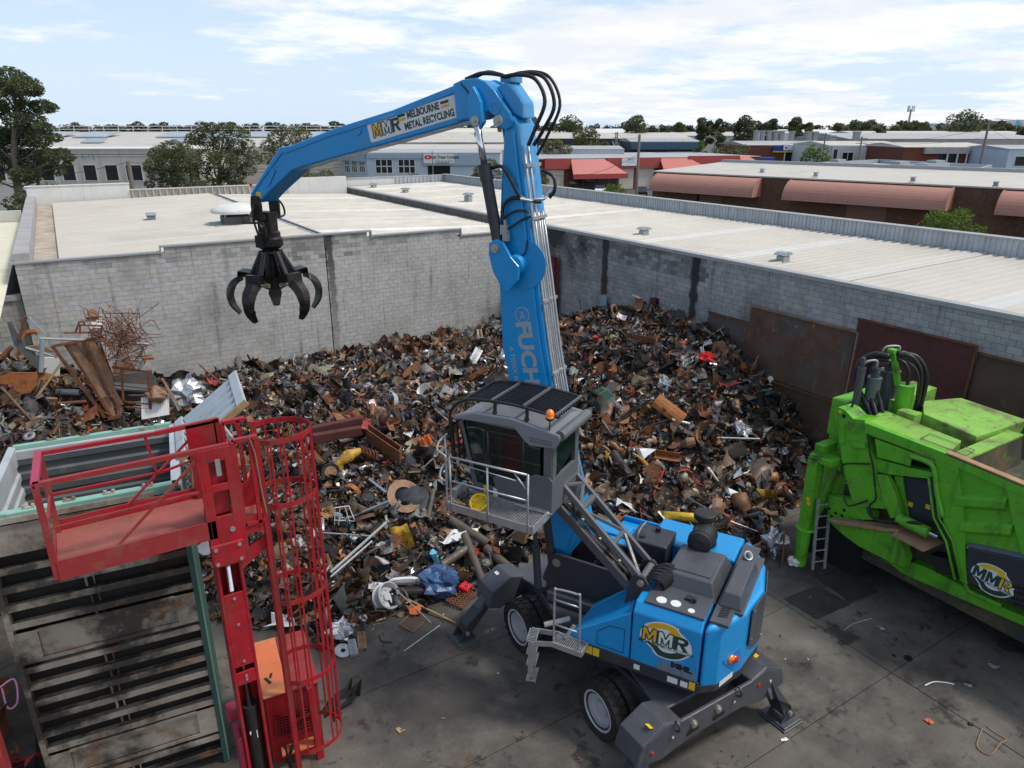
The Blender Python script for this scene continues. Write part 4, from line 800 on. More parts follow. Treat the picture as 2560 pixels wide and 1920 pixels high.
for i, (x, y, D, w, lm, cl, lab) in enumerate(((1423, 293, 250, 74, 'leaf_gum', 16, 'broad olive tree right of the boom hoses on the skyline'), (1466, 322, 175, 82, 'leaf_olive', 16, 'yellow-green round tree behind the red units'), (1383, 350, 150, 78, 'leaf_olive', 14, 'low olive tree right beside the boom top'), (1516, 352, 160, 40, 'leaf_olive', 10, 'small brown-green tree left of the thin pole pair'),
        (1590, 287, 225, 66, 'leaf_dark', 13, 'tall lopsided tree above the tall power pole'), (1662, 315, 240, 42, 'leaf_dark', 10, 'small dark round tree right of the lopsided tree'), (1757, 293, 300, 44, 'leaf_dark', 12, 'dark upright tree, left of a close pair'), (1793, 291, 290, 42, 'leaf_dark', 9, 'open crowned tree, right of a close pair'), (1857, 292, 300, 58, 'leaf_dark', 13, 'dark dome shaped tree in the middle of the right skyline'),
        (1930, 292, 340, 36, 'leaf_dark', 9, 'thin topped tree right of the dome shaped tree'), (1984, 294, 340, 34, 'leaf_dark', 8, 'flat topped small tree above the exhaust stacks'), (2012, 305, 330, 46, 'leaf_gum', 11, 'light green tree above the white far roofs'), (2100, 310, 360, 44, 'leaf_olive', 10, 'yellowish tree left of the phone mast'), (2145, 303, 380, 60, 'leaf_dark', 12, 'wide dark tree left of the phone mast'), (2195, 318, 300, 40, 'leaf_olive', 10, 'low olive tree just left of the phone mast base'),
        (2290, 305, 390, 66, 'leaf_dark', 12, 'dark trees clump just right of the phone mast'), (2407, 278, 320, 84, 'leaf_dark', 18, 'tallest dark tree near the right edge of the skyline'), (2508, 310, 360, 50, 'leaf_dark', 12, 'small round dark tree right of the tallest tree'), (2555, 322, 300, 30, 'leaf_gum', 8, 'bush at the right edge of the skyline'), (2250, 312, 380, 50, 'leaf_gum', 11, 'grey-green tree right behind the phone mast'), (1700, 305, 330, 42, 'leaf_gum', 10, 'grey-green tree between the dark ones'), (1185, 345, 230, 60, 'leaf_dark', 10, 'dark hedge like tree left of the boom top'), (1215, 352, 140, 50, 'leaf_olive', 10, 'olive tree left of the boom cylinder rod'))):
    P, H, w_ = tp(x, y, D, w); tree(P, max(H, 5), w_, lab, lm, 3000 if D > 200 else 3600, .0031 * D, 40 + i, cl, .3, 'skyline trees', name='tree')
# far tree line : individual copies of a few crowns, then a wood behind; haze is painted into the leaf colour
protos = []
for i in range(5):
    P = np.array([0, 0, 0.]); t = tree(P, 12., 10., 'proto', 'leaf_far_hazy', 1500, 1.25, 80 + i, 9 + i, .15, 'far tree line', name='tree', trunk_r=.3); protos.append(t)
ft = random.Random(4); k = 0
for seg in range(78):
    x = -60 + seg * 35 + ft.uniform(-14, 14); D = ft.uniform(380, 620); p = colxy(x, D); o = protos[k % 5] if k < 5 else copy_tree(protos[k % 5]); k += 1
    top = hgt(ft.uniform(300, 316) + (6 if x < 800 else 0), D); o.location = (p[0], p[1], 0); s = max(5, top) / 12; o.scale = (s * ft.uniform(.9, 1.7), s * ft.uniform(.9, 1.5), s); o.rotation_euler = (0, 0, ft.uniform(0, 6.28))
    tag(o, 'small far tree in the line along the horizon', 'tree', 'far tree line')
m = MB(); r_ = np.random.default_rng(9)
for x in range(-120, 2700, 12):
    D = 640 + r_.uniform(0, 120); h = hgt(r_.uniform(309, 320), D); p = colxy(x, D); leaves(m, (p[0], p[1], h * .5), h * .62, 90, 2.3, r_, .85)
tag(obj('distant_wood', m, 'leaf_far_hazy'), 'continuous distant wood along the horizon', 'wood', kind='stuff')

# ================================================================== BLUE MATERIAL HANDLER
S0 = np.array([7.75, 8.45, 0.]); TH = radians(29); UF = np.array([-sin(TH), cos(TH), 0]); RR = np.array([cos(TH), sin(TH), 0]); ZZ = np.array([0, 0, 1.])
XT = lambda V: S0 + V[:, :1] * RR + V[:, 1:2] * UF + V[:, 2:3] * ZZ          # local (b right, a forward, h)
def lw_(b, a, h): return S0 + RR * b + UF * a + ZZ * h
mh = thing('material_handler', 'blue and grey wheeled material handler with raised cab and long boom', 'material handler', S0)
def X(): return MB(XT)
def part(name, m, material, parent=mh, **k): return obj(name, m, material, parent, **k)
def sidepoly(pts, b0, b1): m = X(); m.prism([(b0, a, h) for a, h in pts], (b1 - b0, 0, 0)); return m
# ---- undercarriage (square to the yard)
UC = np.array([7.74, 8.72, 0.]); TU = lambda V: UC + V
def Um(): return MB(TU)
m = Um(); m.prism([(-.85, -2.3, 1.12), (.85, -2.3, 1.12), (.85, 2.2, 1.12), (-.85, 2.2, 1.12)], (0, 0, -.5)); part('chassis', m, 'grey_dark', bev=.04)
m = Um(); m.prism([(-1.0, -2.35, 1.14), (1.0, -2.35, 1.14), (.72, -1.1, 1.14), (.72, .9, 1.14), (1.0, 2.25, 1.14), (-1.0, 2.25, 1.14), (-.72, .9, 1.14), (-.72, -1.1, 1.14)], (0, 0, .06)); part('deck_plate', m, 'grey_paint', bev=.02)
for y in (-1.28, 1.30):
    m = Um(); m.cyl((-1.2, y, .53), (1.2, y, .53), .17, 12); m.sphere((0, y, .53), .3, 12, 8); part('axle', m, 'grey_dark')
# tyres: lathe carcass with separate tread blocks
def tyre_mesh():
    m_ = MB(); pr = [(.30, -.10), (.40, -.135), (.50, -.13), (.515, -.10), (.515, .10), (.50, .13), (.40, .135), (.30, .10)]; m_.lathe((0, 0, 0), (1, 0, 0), pr, 36); m_.f = m_.f[:-2]
    for k in range(22):
        for s in (-1, 1):
            t = 2 * pi * (k + (.25 if s > 0 else -.25)) / 22; e = np.array([0, cos(t), sin(t)]); g = np.array([0, -sin(t), cos(t)]); w = .052
            q = lambda x, y: np.array([x * s, 0, 0]) + e * .512 + g * y
            m_.prism([q(.012, -w * .35), q(.05, -w), q(.128, -w * 1.15), q(.132, w * 1.15), q(.05, w), q(.012, w * .35)], e * .022)
    return m_
def rim_mesh():
    m_ = MB(); m_.lathe((0, 0, 0), (-1, 0, 0), [(.345, -.11), (.36, .10), (.375, .125), (.36, .135), (.335, .12), (.32, .02), (.14, -.02), (.13, .05), (.0011, .06)], 32); return m_
def mesh_of(m_, material):
    V = np.vstack(m_.v); me = bpy.data.meshes.new('shape'); me.from_pydata(V.tolist(), [], m_.f); me.materials.append(MATS[material]); return me
TYM, RIM = mesh_of(tyre_mesh(), 'rubber'), mesh_of(rim_mesh(), 'rim_grey')
for y in (-1.28, 1.30):
    for x in (-1.27, -.94, .94, 1.27):
        o = bpy.data.objects.new('wheel', TYM); COL.objects.link(o); o.parent = mh; o.location = Vector(UC + np.array([x, y, .535])) - Vector(S0); o.rotation_euler = (rnd.uniform(0, 1), 0, 0 if x < 0 else pi)
        r = bpy.data.objects.new('rim', RIM); COL.objects.link(r); r.parent = o
# outriggers
def outrig(sx, y, px, py, fy):
    m_ = Um(); yb = y + fy * .32; m_.prism([(sx * .8, y, 1.19), (sx * 1.18, y, 1.30), (sx * 1.62, y, 1.08), (sx * 1.72, y, .72), (sx * 1.45, y, .62), (sx * .95, y, .74), (sx * .8, y, .78)], (0, fy * .55, 0)); b_ = part('outrigger_beam', m_, 'grey_paint', bev=.025)
    m_ = Um(); m_.beam((sx * 1.35, yb, 1.08), (px - sx * .32, py, .62), .20, .10); part('leg_guard', m_, 'grey_paint', b_, bev=.012)
    m_ = Um(); m_.prism([(sx * 1.4, yb - .15, .96), (sx * 1.5, yb - .15, .72), (px - sx * .10, py - .15, .18), (px + sx * .08, py - .15, .24), (px + sx * .02, py - .15, .40), (px - sx * .35, py - .15, .68)], (0, .30, 0)); part('outrigger_leg', m_, 'grey_dark', b_, bev=.015)
    m_ = Um(); m_.box((px, py, .045), (.46, .52, .05)); m_.box((px, py, .02), (.52, .58, .03)); pad = part('outrigger_pad', m_, 'grey_paint', bev=.02)
    for q in (-.14, .14): m_ = Um(); m_.prism([(px - .2, py + q - .015, .07), (px + .2, py + q - .015, .07), (px + .05, py + q - .015, .30), (px - .05, py + q - .015, .30)], (0, .03, 0)); part('gusset', m_, 'grey_dark', pad)
    m_ = Um(); m_.cyl((px, py - .2, .24), (px, py + .2, .24), .045, 10); part('pin', m_, 'bolt', pad)
outrig(-1, 1.9, 5.57 - UC[0], 10.88 - UC[1], 1); outrig(1, 1.9, 9.9 - UC[0], 10.88 - UC[1], 1); outrig(-1, -2.1, 5.78 - UC[0], 6.06 - UC[1], -1); outrig(1, -2.1, 9.42 - UC[0], 6.0 - UC[1], -1)
m = Um(); m.prism([(-1.5, -2.66, 1.10), (-1.15, -2.66, 1.27), (-.8, -2.66, 1.18), (.8, -2.66, 1.18), (1.15, -2.66, 1.27), (1.5, -2.66, 1.10), (1.6, -2.66, .70), (1.2, -2.66, .60), (.6, -2.66, .72), (-.6, -2.66, .72), (-1.2, -2.66, .60), (-1.6, -2.66, .70)], (0, .07, 0)); rp = part('rear_plate', m, 'grey_paint', bev=.02)
for x, z in ((-.55, 1.0), (.0, 1.02)): m = Um(); m.cyl((x, -2.70, z), (x, -2.64, z), .065, 14); m.cyl((x, -2.72, z), (x, -2.69, z), .035, 10); part('bolt', m, 'bolt', rp)
for x in (-.55, .05):
    m = Um(); P = [(x - .12, -2.668, .80), (x + .12, -2.668, .82), (x + .15, -2.668, .86), (x + .12, -2.668, .90), (x - .12, -2.668, .88), (x - .15, -2.668, .84)]; m.prism(P, (0, .01, 0)); part('slot', m, 'black_void', rp)
for x in (-.95, .45): m = Um(); m.tube(arc((x, -2.66, 1.16), .09, -1.7, 1.7, 9, (0, -1, 0), (0, 0, 1)), .02, 6); part('lifting_eye', m, 'grey_dark', rp)
for x in (-1.42, 1.0): m = Um(); m.box((x, -2.67, .86 if x < 0 else 1.02), (.05, .02, .05)); part('reflector', m, 'lamp_red', rp)
for x in (-1.0, .4, 1.3): m = Um(); m.box((x, -2.668, .96), (.035, .01, .045)); part('sticker', m, 'sticker_white', rp)
for x, y, z in ((-1.32, -2.5, 1.215), (1.2, -2.32, 1.275)): m = Um(); m.box((x, y, z), (.2, .11, .006), Matrix.Rotation(.46 if x < 0 else -.2, 3, 'Y')); part('warning_sticker', m, 'yellow', rp)
m = Um(); m.box((-1.25, 2.25, 1.255), (.2, .12, .006), Matrix.Rotation(-.28, 3, 'Y')); part('warning_sticker', m, 'sticker_white', mh)
m = Um(); m.cyl((-.78, -.45, .62), (-.78, -.45, 1.02), .11, 14); m.cyl((-.78, -.45, 1.02), (-.78, -.45, 1.06), .07, 12); m.tube(spline([(-.72, -.5, 1.0), (-.72, -.85, .95), (-.72, -.9, .6), (-.72, -.8, .5)]), .012, 6); part('air_reservoir', m, 'grey_dark')
m = Um(); m.box((-1.22, 2.32, .88), (.10, .35, .04)); m.beam((-1.22, 2.2, .72), (-1.22, 2.2, .95), .03, .03); m.beam((-1.22, 2.48, .72), (-1.22, 2.48, .95), .03, .03); m.beam((-1.22, 2.2, .73), (-1.22, 2.48, .73), .03, .03); part('hose_bracket', m, 'galv')
# ---- upper structure
m = X(); m.lathe((0, 0, 1.15), (0, 0, 1), [(.72, 0), (.78, .05), (.78, .22), (.70, .28)], 32); part('slew_ring', m, 'grey_dark')
m = X(); tail = [(-1.47, -1.8), (-1.30, -2.03), (-.75, -2.30), (0, -2.43), (.75, -2.30), (1.30, -2.03), (1.47, -1.8)]
m.prism([(b, a, 1.44) for b, a in tail] + [(1.47, 1.3, 1.44), (.5, 1.55, 1.44), (-.5, 1.55, 1.44), (-1.2, .75, 1.44), (-1.47, .5, 1.44)], (0, 0, .16)); part('platform_frame', m, 'grey_dark', bev=.02)
m = X(); m.bb(-1.49, -1.44, -1.79, .42, 1.43, 1.66); sk = part('side_skirt', m, 'grey_dark', bev=.01)
for k in range(3): m = X(); a = .22 - k * .13; m.bb(-1.494, -1.491, a - .058, a + .058, 1.47, 1.63); part('warning_sticker', m, 'yellow', sk)
m = X(); m.bb(-1.494, -1.491, -.82, -.72, 1.50, 1.60); part('sticker', m, 'sticker_white', sk)
for a, w, c in ((-1.38, .17, 'sticker_white'), (-1.57, .12, 'sticker_white'), (-1.70, .10, 'yellow')): m = X(); m.bb(-1.494, -1.491, a - w / 2, a + w / 2, 1.49, 1.60 if c != 'yellow' else 1.64); part('warning_sticker', m, c, sk)
# front wedge cover and the side doors
m = X(); m.add([(-1.475, .46, 1.62), (-1.475, -.615, 1.62), (-1.475, -.615, 2.56), (-1.475, .46, 1.76), (-.50, .38, 1.62), (-.50, -.615, 1.62), (-.50, -.45, 2.50), (-.50, .38, 1.80)], [(0, 1, 2, 3), (4, 7, 6, 5), (3, 2, 6, 7), (0, 3, 7, 4), (1, 5, 6, 2), (0, 4, 5, 1)]); fc = part('front_cover', m, 'blue_paint', bev=.025)
m = X(); P = [(-1.479, -.04, 1.72), (-1.479, -.52, 1.72), (-1.479, -.52, 2.20), (-1.479, -.26, 2.17), (-1.479, -.04, 1.98)]
for i in range(5): m.beam(P[i], P[(i + 1) % 5], .006, .009)
part('hatch_outline', m, 'ink', fc)
m = X(); m.bb(-1.475, -.62, -1.765, -.635, 1.62, 2.62); m.prism([(-1.475, -1.765, 2.62), (-1.475, -.635, 2.62), (-1.38, -.635, 2.755), (-.62, -.635, 2.755), (-.62, -1.765, 2.755), (-1.38, -1.765, 2.755)], (0, 0, .001)); m = X(); m.prism([(-1.475, -.635, 1.62), (-1.475, -.635, 2.60), (-1.36, -.635, 2.75), (-.62, -.635, 2.75), (-.62, -.635, 1.62)], (0, -1.13, 0)); sd = part('side_door', m, 'blue_paint', bev=.03, seg=3)
m = X(); m.prism([(b, a, 1.52) for b, a in [(-1.475, -1.80)] + tail[1:6] + [(1.475, -1.80)]], (0, 0, 1.20)); cw = part('counterweight', m, 'blue_paint', bev=.09, seg=4)
m = X(); m.bb(.60, 1.475, -1.785, -.2, 1.62, 2.72); part('side_door', m, 'blue_paint', bev=.05, seg=3)
m = X(); m.bb(1.42, 1.475, -.18, .62, 1.62, 2.55); m.bb(1.15, 1.42, .0, .62, 1.62, 2.45); part('side_panel', m, 'blue_paint', bev=.02)
m = X(); m.bb(.42, 1.15, .15, 1.35, 1.62, 2.45); m.bb(.75, 1.2, .3, 1.1, 2.45, 2.50); part('front_cover', m, 'blue_paint', bev=.03)
# rear service panel, proud of the counterweight
m = X(); m.prism([(-.62, -2.345, 2.70), (.0, -2.435, 2.70), (.0, -2.435, 1.74), (-.30, -2.39, 1.76), (-.62, -2.345, 1.98)], (0, -.018, 0)); m.prism([(.0, -2.435, 2.70), (.62, -2.345, 2.70), (.62, -2.345, 1.98), (.30, -2.39, 1.76), (.0, -2.435, 1.74)], (0, -.018, 0)); rpn = part('rear_panel', m, 'grey_paint', cw, bev=.02)
for k, (b_, h_) in enumerate(((-.5, 2.6), (.5, 2.6), (-.5, 2.05), (.5, 2.05), (0, 1.82))): m = X(); m.cyl((b_, -2.36 - (.09 if b_ == 0 else 0), h_), (b_, -2.385 - (.085 if b_ == 0 else 0), h_), .018, 8); part('screw', m, 'bolt', rpn)
obj('lettering', text_mb('FUCHS', .16, lw_(.30, -2.412, 2.38), (RR * .62 + UF * .09) / .6265, ZZ, .006, extr=.004), 'print_taupe', rpn)
# lamp recess on the rear corner
cA = (lw_(-1.30, -2.03, 0) + lw_(-.75, -2.30, 0)) / 2; ux = lw_(-.75, -2.30, 0) - lw_(-1.30, -2.03, 0); ux /= np.linalg.norm(ux); nx = np.cross(ux, ZZ)
TL = lambda V: cA + V[:, :1] * ux + V[:, 1:2] * nx + V[:, 2:3] * ZZ
m = MB(TL); m.prism([(-.20, .002, 2.02), (.22, .002, 2.10), (.22, .002, 1.72), (.14, .002, 1.66), (-.16, .002, 1.92)], (0, .008, 0)); lr = part('lamp_recess', m, 'blue_worn', cw, bev=.004)
for u_, z_, c in ((.0, 1.96, 'amber'), (.10, 1.90, 'lamp_red')): m = MB(TL); m.lathe((u_, .01, z_), (0, 1, 0), [(.075, 0), (.075, .02), (.055, .035), (.001, .04)], 18); part('lamp', m, c, lr, smooth=True)
m = MB(TL); m.prism([(-.22, .003, 1.50), (.10, .003, 1.55), (.10, .003, 1.65), (-.22, .003, 1.60)], (0, .002, 0)); part('warning_sticker', m, 'sticker_white', cw)
# top decks and hoods
m = X(); m.bb(-1.36, -.66, -1.76, -.78, 2.752, 2.79); dk = part('service_deck', m, 'grey_paint', bev=.008)
for b, a, r in ((-1.22, -1.02, .085), (-1.20, -1.25, .085), (-1.26, -1.52, .055)): m = X(); m.lathe((b, a, 2.79), (0, 0, 1), [(r, 0), (r, .012), (.001, .014)], 20); part('inspection_cap', m, 'sticker_white', dk)
m = X(); m.cyl((-1.02, -1.50, 2.79), (-1.02, -1.50, 2.87), .035, 10); m.box((-.98, -1.40, 2.81), (.1, .1, .05)); part('filler_cap', m, 'filter_black', dk)
def hood(b0, b1, a0, a1, z0, z1, s=.10, sa=.10):
    m_ = X(); m_.add([(b0, a0, z0), (b1, a0, z0), (b1, a1, z0), (b0, a1, z0), (b0 + s, a0 + sa, z1), (b1 - s, a0 + sa, z1), (b1 - s, a1 - sa, z1), (b0 + s, a1 - sa, z1)], MB.BF); return m_
h1_ = part('engine_hood', hood(-.82, .42, -1.80, -.80, 2.72, 3.00, .14, .12), 'grey_paint', bev=.02)
m = X(); m.bb(-.56, .18, -1.62, -.98, 3.0, 3.018); part('hood_lid', m, 'grey_paint', h1_, bev=.006)
m = X(); m.bb(-1.30, 1.20, -2.12, -1.82, 2.70, 2.76); m.bb(-.9, .9, -2.25, -2.10, 2.70, 2.755); part('rear_deck', m, 'grey_paint', bev=.01)
h2_ = part('rear_hood', hood(-.86, .48, -2.22, -1.84, 2.76, 2.97, .12, .06), 'grey_paint', bev=.02)
m = X()
for k in range(9): m.box((-1.12 + k * .045, -1.98, 2.764), (.016, .15, .008), Matrix.Rotation(.35, 3, 'Z'))
part('louvre', m, 'black_void', h2_)
m = X()
for k in range(5): m.box((.72, -1.93 - k * .03, 2.765), (.16, .014, .008))
part('louvre', m, 'black_void', h2_)
m = X(); m.lathe((.44, -1.98, 2.97), (-.35, -.45, .5), [(.05, -.05), (.06, .0), (.085, .10), (.07, .10), (.02, .02)], 20); part('exhaust_pipe', m, 'galv', smooth=True)
# tank, filter
m = X(); m.bb(.12, .78, -.66, .05, 1.62, 2.90); tk = part('oil_tank', m, 'grey_dark', bev=.03)
m = X(); m.cyl((.3, -.15, 2.90), (.3, -.15, 2.93), .06, 12); m.cyl((.62, -.35, 2.90), (.62, -.35, 2.98), .05, 12); part('filler_cap', m, 'filter_black', tk)
m = X(); m.tube(spline([(.2, -.1, 2.92), (.25, -.1, 3.02), (.6, -.1, 3.02), (.65, -.1, 2.92)], 4), .014, 6); part('grab_handle', m, 'galv', tk)
m = X(); m.lathe((.15, -1.22, 3.14), (1, 0, 0), [(.10, -.02), (.16, 0), (.21, .02), (.21, .10), (.225, .11), (.225, .15), (.21, .16), (.21, .40), (.225, .41), (.225, .45), (.2, .50), (.08, .52), (.001, .52)], 24); af = part('air_filter', m, 'filter_black', smooth=False)
m = X(); m.lathe((.72, -1.16, 3.31), (0, 0, 1), [(.10, -.1), (.12, .0), (.18, .03), (.20, .05), (.20, .15), (.18, .17), (.001, .18)], 24); part('rain_cap', m, 'filter_black', af)
m = X(); m.tube(spline([(.64, -1.22, 3.14), (.80, -1.25, 3.12), (.88, -1.28, 3.02), (.88, -1.3, 2.75)], 5), .085, 14); part('intake_elbow', m, 'filter_black', af, smooth=True)
m = X(); m.bb(.15, .65, -1.32, -1.1, 2.82, 2.96); m.bb(.2, .28, -1.3, -1.12, 2.7, 2.9); m.bb(.52, .60, -1.3, -1.12, 2.7, 2.9); part('filter_bracket', m, 'grey_dark', af)
# machinery between the plates
m = X(); m.bb(-.40, .40, -.55, .75, 1.62, 1.95); m.bb(-.15, .30, .2, .7, 1.95, 2.2); m.cyl((-.25, -.2, 1.95), (-.25, -.2, 2.3), .12, 12); m.cyl((.1, -.1, 2.05), (.1, .6, 2.05), .12, 12); part('pump_set', m, 'grab_steel')
r_ = np.random.default_rng(3); m = X()
for k in range(26):
    a0 = r_.uniform(.1, .8); b0 = r_.uniform(-.36, .36); m.tube(spline([(b0, a0, 2.0), (b0 + r_.uniform(-.1, .1), a0 - .2, r_.uniform(2.2, 2.55)), (b0 * .7, a0 - .6, r_.uniform(2.2, 2.5)), (b0 * .8, a0 - .95, 2.0)], 4), .024, 6)
part('hydraulic_hoses', m, 'hose')
m = X()
for k in range(14): m.tube(spline([(-1.0 + k * .035, -.60, 2.84 + .02 * (k % 3)), (-.98 + k * .036, -.82 - .008 * k, 3.0 + .025 * (k % 3)), (-.95 + k * .036, -.98 - .012 * k, 2.86), (-.9 + k * .03, -.84, 2.55), (-.85 + k * .03, -.66, 2.2)], 5), .022, 6)
part('hose_bundle', m, 'hose')
# ---- boom foot plates and boom
for b0 in (-.47, .41): part('boom_bracket', sidepoly([(1.62, 1.44), (1.50, 1.95), (1.36, 2.42), (1.26, 2.52), (1.10, 2.52), (-.12, 2.50), (-.36, 1.85), (-.42, 1.55), (.4, 1.44)], b0, b0 + .06), 'grey_dark', bev=.012)
for a, h in ((1.22, 2.34), (1.50, 1.80)): m = X(); m.cyl((-.49, a, h), (-.47, a, h), .085, 18); m.cyl((-.505, a, h), (-.488, a, h), .045, 12); part('pivot_pin', m, 'bolt')
m = X(); m.cyl((-.45, 1.22, 2.34), (.45, 1.22, 2.34), .07, 14); part('pivot_shaft', m, 'bolt')
BF_ = [(1.38, 2.45), (1.50, 2.95), (2.00, 4.60), (2.35, 5.74), (2.47, 6.50), (2.54, 7.54), (2.53, 8.30), (2.49, 9.13), (2.42, 10.02)]; BB_ = [(2.17, 10.06), (2.03, 9.14), (1.91, 8.35), (1.78, 7.6), (1.60, 6.46), (1.46, 5.75), (1.14, 4.20), (.82, 3.05), (1.05, 2.45)]
m = X(); m.prism([(-.30, a, h) for a, h in [(1.22, 2.28)] + BF_ + [(2.38, 10.18), (2.26, 10.2)] + BB_], (.60, 0, 0)); bo = part('boom', m, 'blue_paint', bev=.035, seg=3)
for s in (-1, 1):
    m = X(); b0 = s * .30; m.prism([(b0, a, h) for a, h in [(2.44, 6.3), (2.50, 7.5), (2.485, 8.3), (2.44, 9.1), (2.38, 9.95), (2.22, 9.95), (2.10, 9.1), (1.98, 8.3), (1.86, 7.6), (1.68, 6.4), (1.53, 5.75), (1.22, 4.2), (.95, 3.1), (1.1, 2.55), (1.35, 2.55), (1.45, 2.95), (1.95, 4.6), (2.3, 5.74)]], (s * .05, 0, 0)); part('side_plate', m, 'blue_paint', bo, bev=.02)
    if s < 0: m = X(); m.cyl((s * .35, 2.02, 7.86), (s * .362, 2.02, 7.86), .42, 36); part('cylinder_boss', m, 'blue_paint', bo, bev=.004)
    m = X(); m.cyl((s * .35, 2.12, 7.86), (s * .52, 2.12, 7.86), .19, 24, .15); m.prism([(s * .50, 2.30, 8.22), (s * .50, 2.44, 8.27), (s * .50, 2.57, 8.20), (s * .50, 2.58, 8.0), (s * .50, 2.50, 7.72), (s * .50, 2.30, 7.42), (s * .50, 2.22, 7.40), (s * .50, 2.02, 7.62), (s * .50, 2.0, 7.85), (s * .50, 2.16, 8.0)], (s * .07, 0, 0)); lg = part('cylinder_lug', m, 'blue_paint', bo, bev=.012)
    m = X(); m.cyl((s * .57, 2.45, 8.12), (s * .60, 2.45, 8.12), .075, 18); m.cyl((s * .59, 2.45, 8.12), (s * .62, 2.45, 8.12), .035, 12); part('pin', m, 'bolt', lg)
    m = X(); p0 = np.array([s * .44, 2.45, 8.12]); p1 = np.array([s * .44, 2.86, 10.13]); d = (p1 - p0) / np.linalg.norm(p1 - p0); m.cyl(p0, p0 + d * 1.34, .098, 18); m.cyl(p0 + d * 1.10, p0 + d * 1.36, .112, 18); m.sphere(p0, .13, 12, 8); cy = part('stick_cylinder', m, 'grey_dark')
    m = X(); m.cyl(p0 + d * 1.3, p1, .058, 16); part('rod', m, 'chrome', cy, smooth=True)
    m = X(); m.cyl((s * .62, 2.36, 10.12), (s * .60, 2.36, 10.12), .08, 18); m.cyl((s * .64, 2.36, 10.12), (s * .61, 2.36, 10.12), .04, 6); part('pin', m, 'bolt', bo)
    m = X(); m.cyl((s * .33, 1.3, 1.72), (s * .33, 1.62, 3.9), .09, 14); m.cyl((s * .33, 1.62, 3.9), (s * .33, 1.78, 5.0), .055, 12); part('boom_cylinder', m, 'grey_dark', bo)
ST = [(8.50, 8.66), (8.42, 8.58), (8.28, 8.56), (8.01, 8.76), (7.25, 9.23), (7.06, 9.28), (6.35, 9.44), (4.74, 9.78), (3.12, 10.13), (2.98, 10.02)]
YK = [(2.86, 10.02), (2.74, 10.25), (2.66, 10.28), (2.58, 10.20), (2.48, 10.03), (2.37, 9.98), (2.27, 10.02), (2.24, 10.12), (2.30, 10.24), (2.45, 10.42), (2.58, 10.58), (2.74, 10.71), (2.92, 10.77), (3.18, 10.75)]
ET = [(4.71, 10.31), (6.08, 10.01), (7.27, 9.69), (7.54, 9.66), (8.03, 9.21), (8.52, 8.74)]
sk_ = part('stick', sidepoly([(a, h) for a, h in ST[:9] + [(3.05, 10.16), (2.72, 10.34), (2.78, 10.68), (2.92, 10.75), (3.18, 10.74)] + ET], -.25, .25), 'blue_paint', bev=.03, seg=3)
for s in (-1, 1):
    m = sidepoly([(3.30, 10.09), (3.12, 10.12)] + YK + [(3.36, 10.70)], s * .25, s * .33) if False else X(); pts = [(3.30, 10.12), (3.05, 10.15)] + YK[1:] + [(3.36, 10.69)]; m.prism([(s * .25, a, h) for a, h in pts], (s * .10, 0, 0)); yk = part('yoke_plate', m, 'blue_paint', sk_, bev=.02)
    m = X(); m.prism([(s * .35, a, h) for a, h in [(2.72, 10.10), (2.80, 10.00), (2.90, 10.0), (2.98, 10.10), (3.02, 10.40), (2.96, 10.58), (2.90, 10.64), (2.82, 10.52), (2.76, 10.4)]], (s * .12, 0, 0)); part('rod_lug', m, 'blue_paint', yk, bev=.012)
    m = X(); m.cyl((s * .47, 2.86, 10.12), (s * .50, 2.86, 10.12), .075, 18); m.cyl((s * .49, 2.86, 10.12), (s * .52, 2.86, 10.12), .03, 8); part('pin', m, 'bolt', yk)
    m = X(); m.ring((s * .355, 2.56, 10.32), (1, 0, 0), .07, .105, .012, 24); part('boss', m, 'blue_paint', yk)
    m = X(); m.prism([(s * .25, a, h) for a, h in [(3.2, 10.66), (4.7, 10.23), (6.1, 9.93), (7.3, 9.61), (7.48, 9.58), (7.98, 9.16), (8.40, 8.78), (8.44, 8.72), (8.02, 9.09), (7.47, 9.55), (7.3, 9.57), (6.1, 9.895), (4.7, 10.19), (3.2, 10.62)]], (s * .02, 0, 0)); part('edge_weld', m, 'blue_paint', sk_)
m = X(); m.prism([(-.22, 2.30, 10.22), (-.22, 2.62, 10.62), (-.22, 2.42, 10.72), (-.22, 2.15, 10.40), (-.22, 2.13, 10.15)], (.44, 0, 0)); part('knuckle_guard', m, 'blue_paint', sk_, bev=.03)
m = X(); m.bb(-.2, .2, 2.36, 2.55, 10.70, 10.80); m.bb(-.16, -.12, 2.4, 2.5, 10.55, 10.72); part('hose_saddle', m, 'blue_paint', sk_, bev=.01)
m = X(); m.bb(-.262, -.25, 8.2, 8.32, 8.66, 8.78); part('warning_sticker', m, 'yellow', sk_)
m = X(); m.box((-.26, 8.45, 8.92), (.03, .05, .05)); part('marker', m, 'lamp_red', sk_)
m = X(); m.prism([(-.254, a, h) for a, h in [(7.82, 9.12), (7.86, 9.2), (7.78, 9.28), (7.7, 9.22), (7.92, 8.92), (8.02, 8.9), (7.98, 8.98)]], (-.015, 0, 0)); part('bracket', m, 'blue_paint', sk_)
m = X(); m.prism([(-.254, a, h) for a, h in [(5.60, 9.92), (5.52, 9.97), (5.42, 9.99), (5.44, 9.93), (5.52, 9.88)]], (-.015, 0, 0)); part('bracket', m, 'blue_paint', sk_)
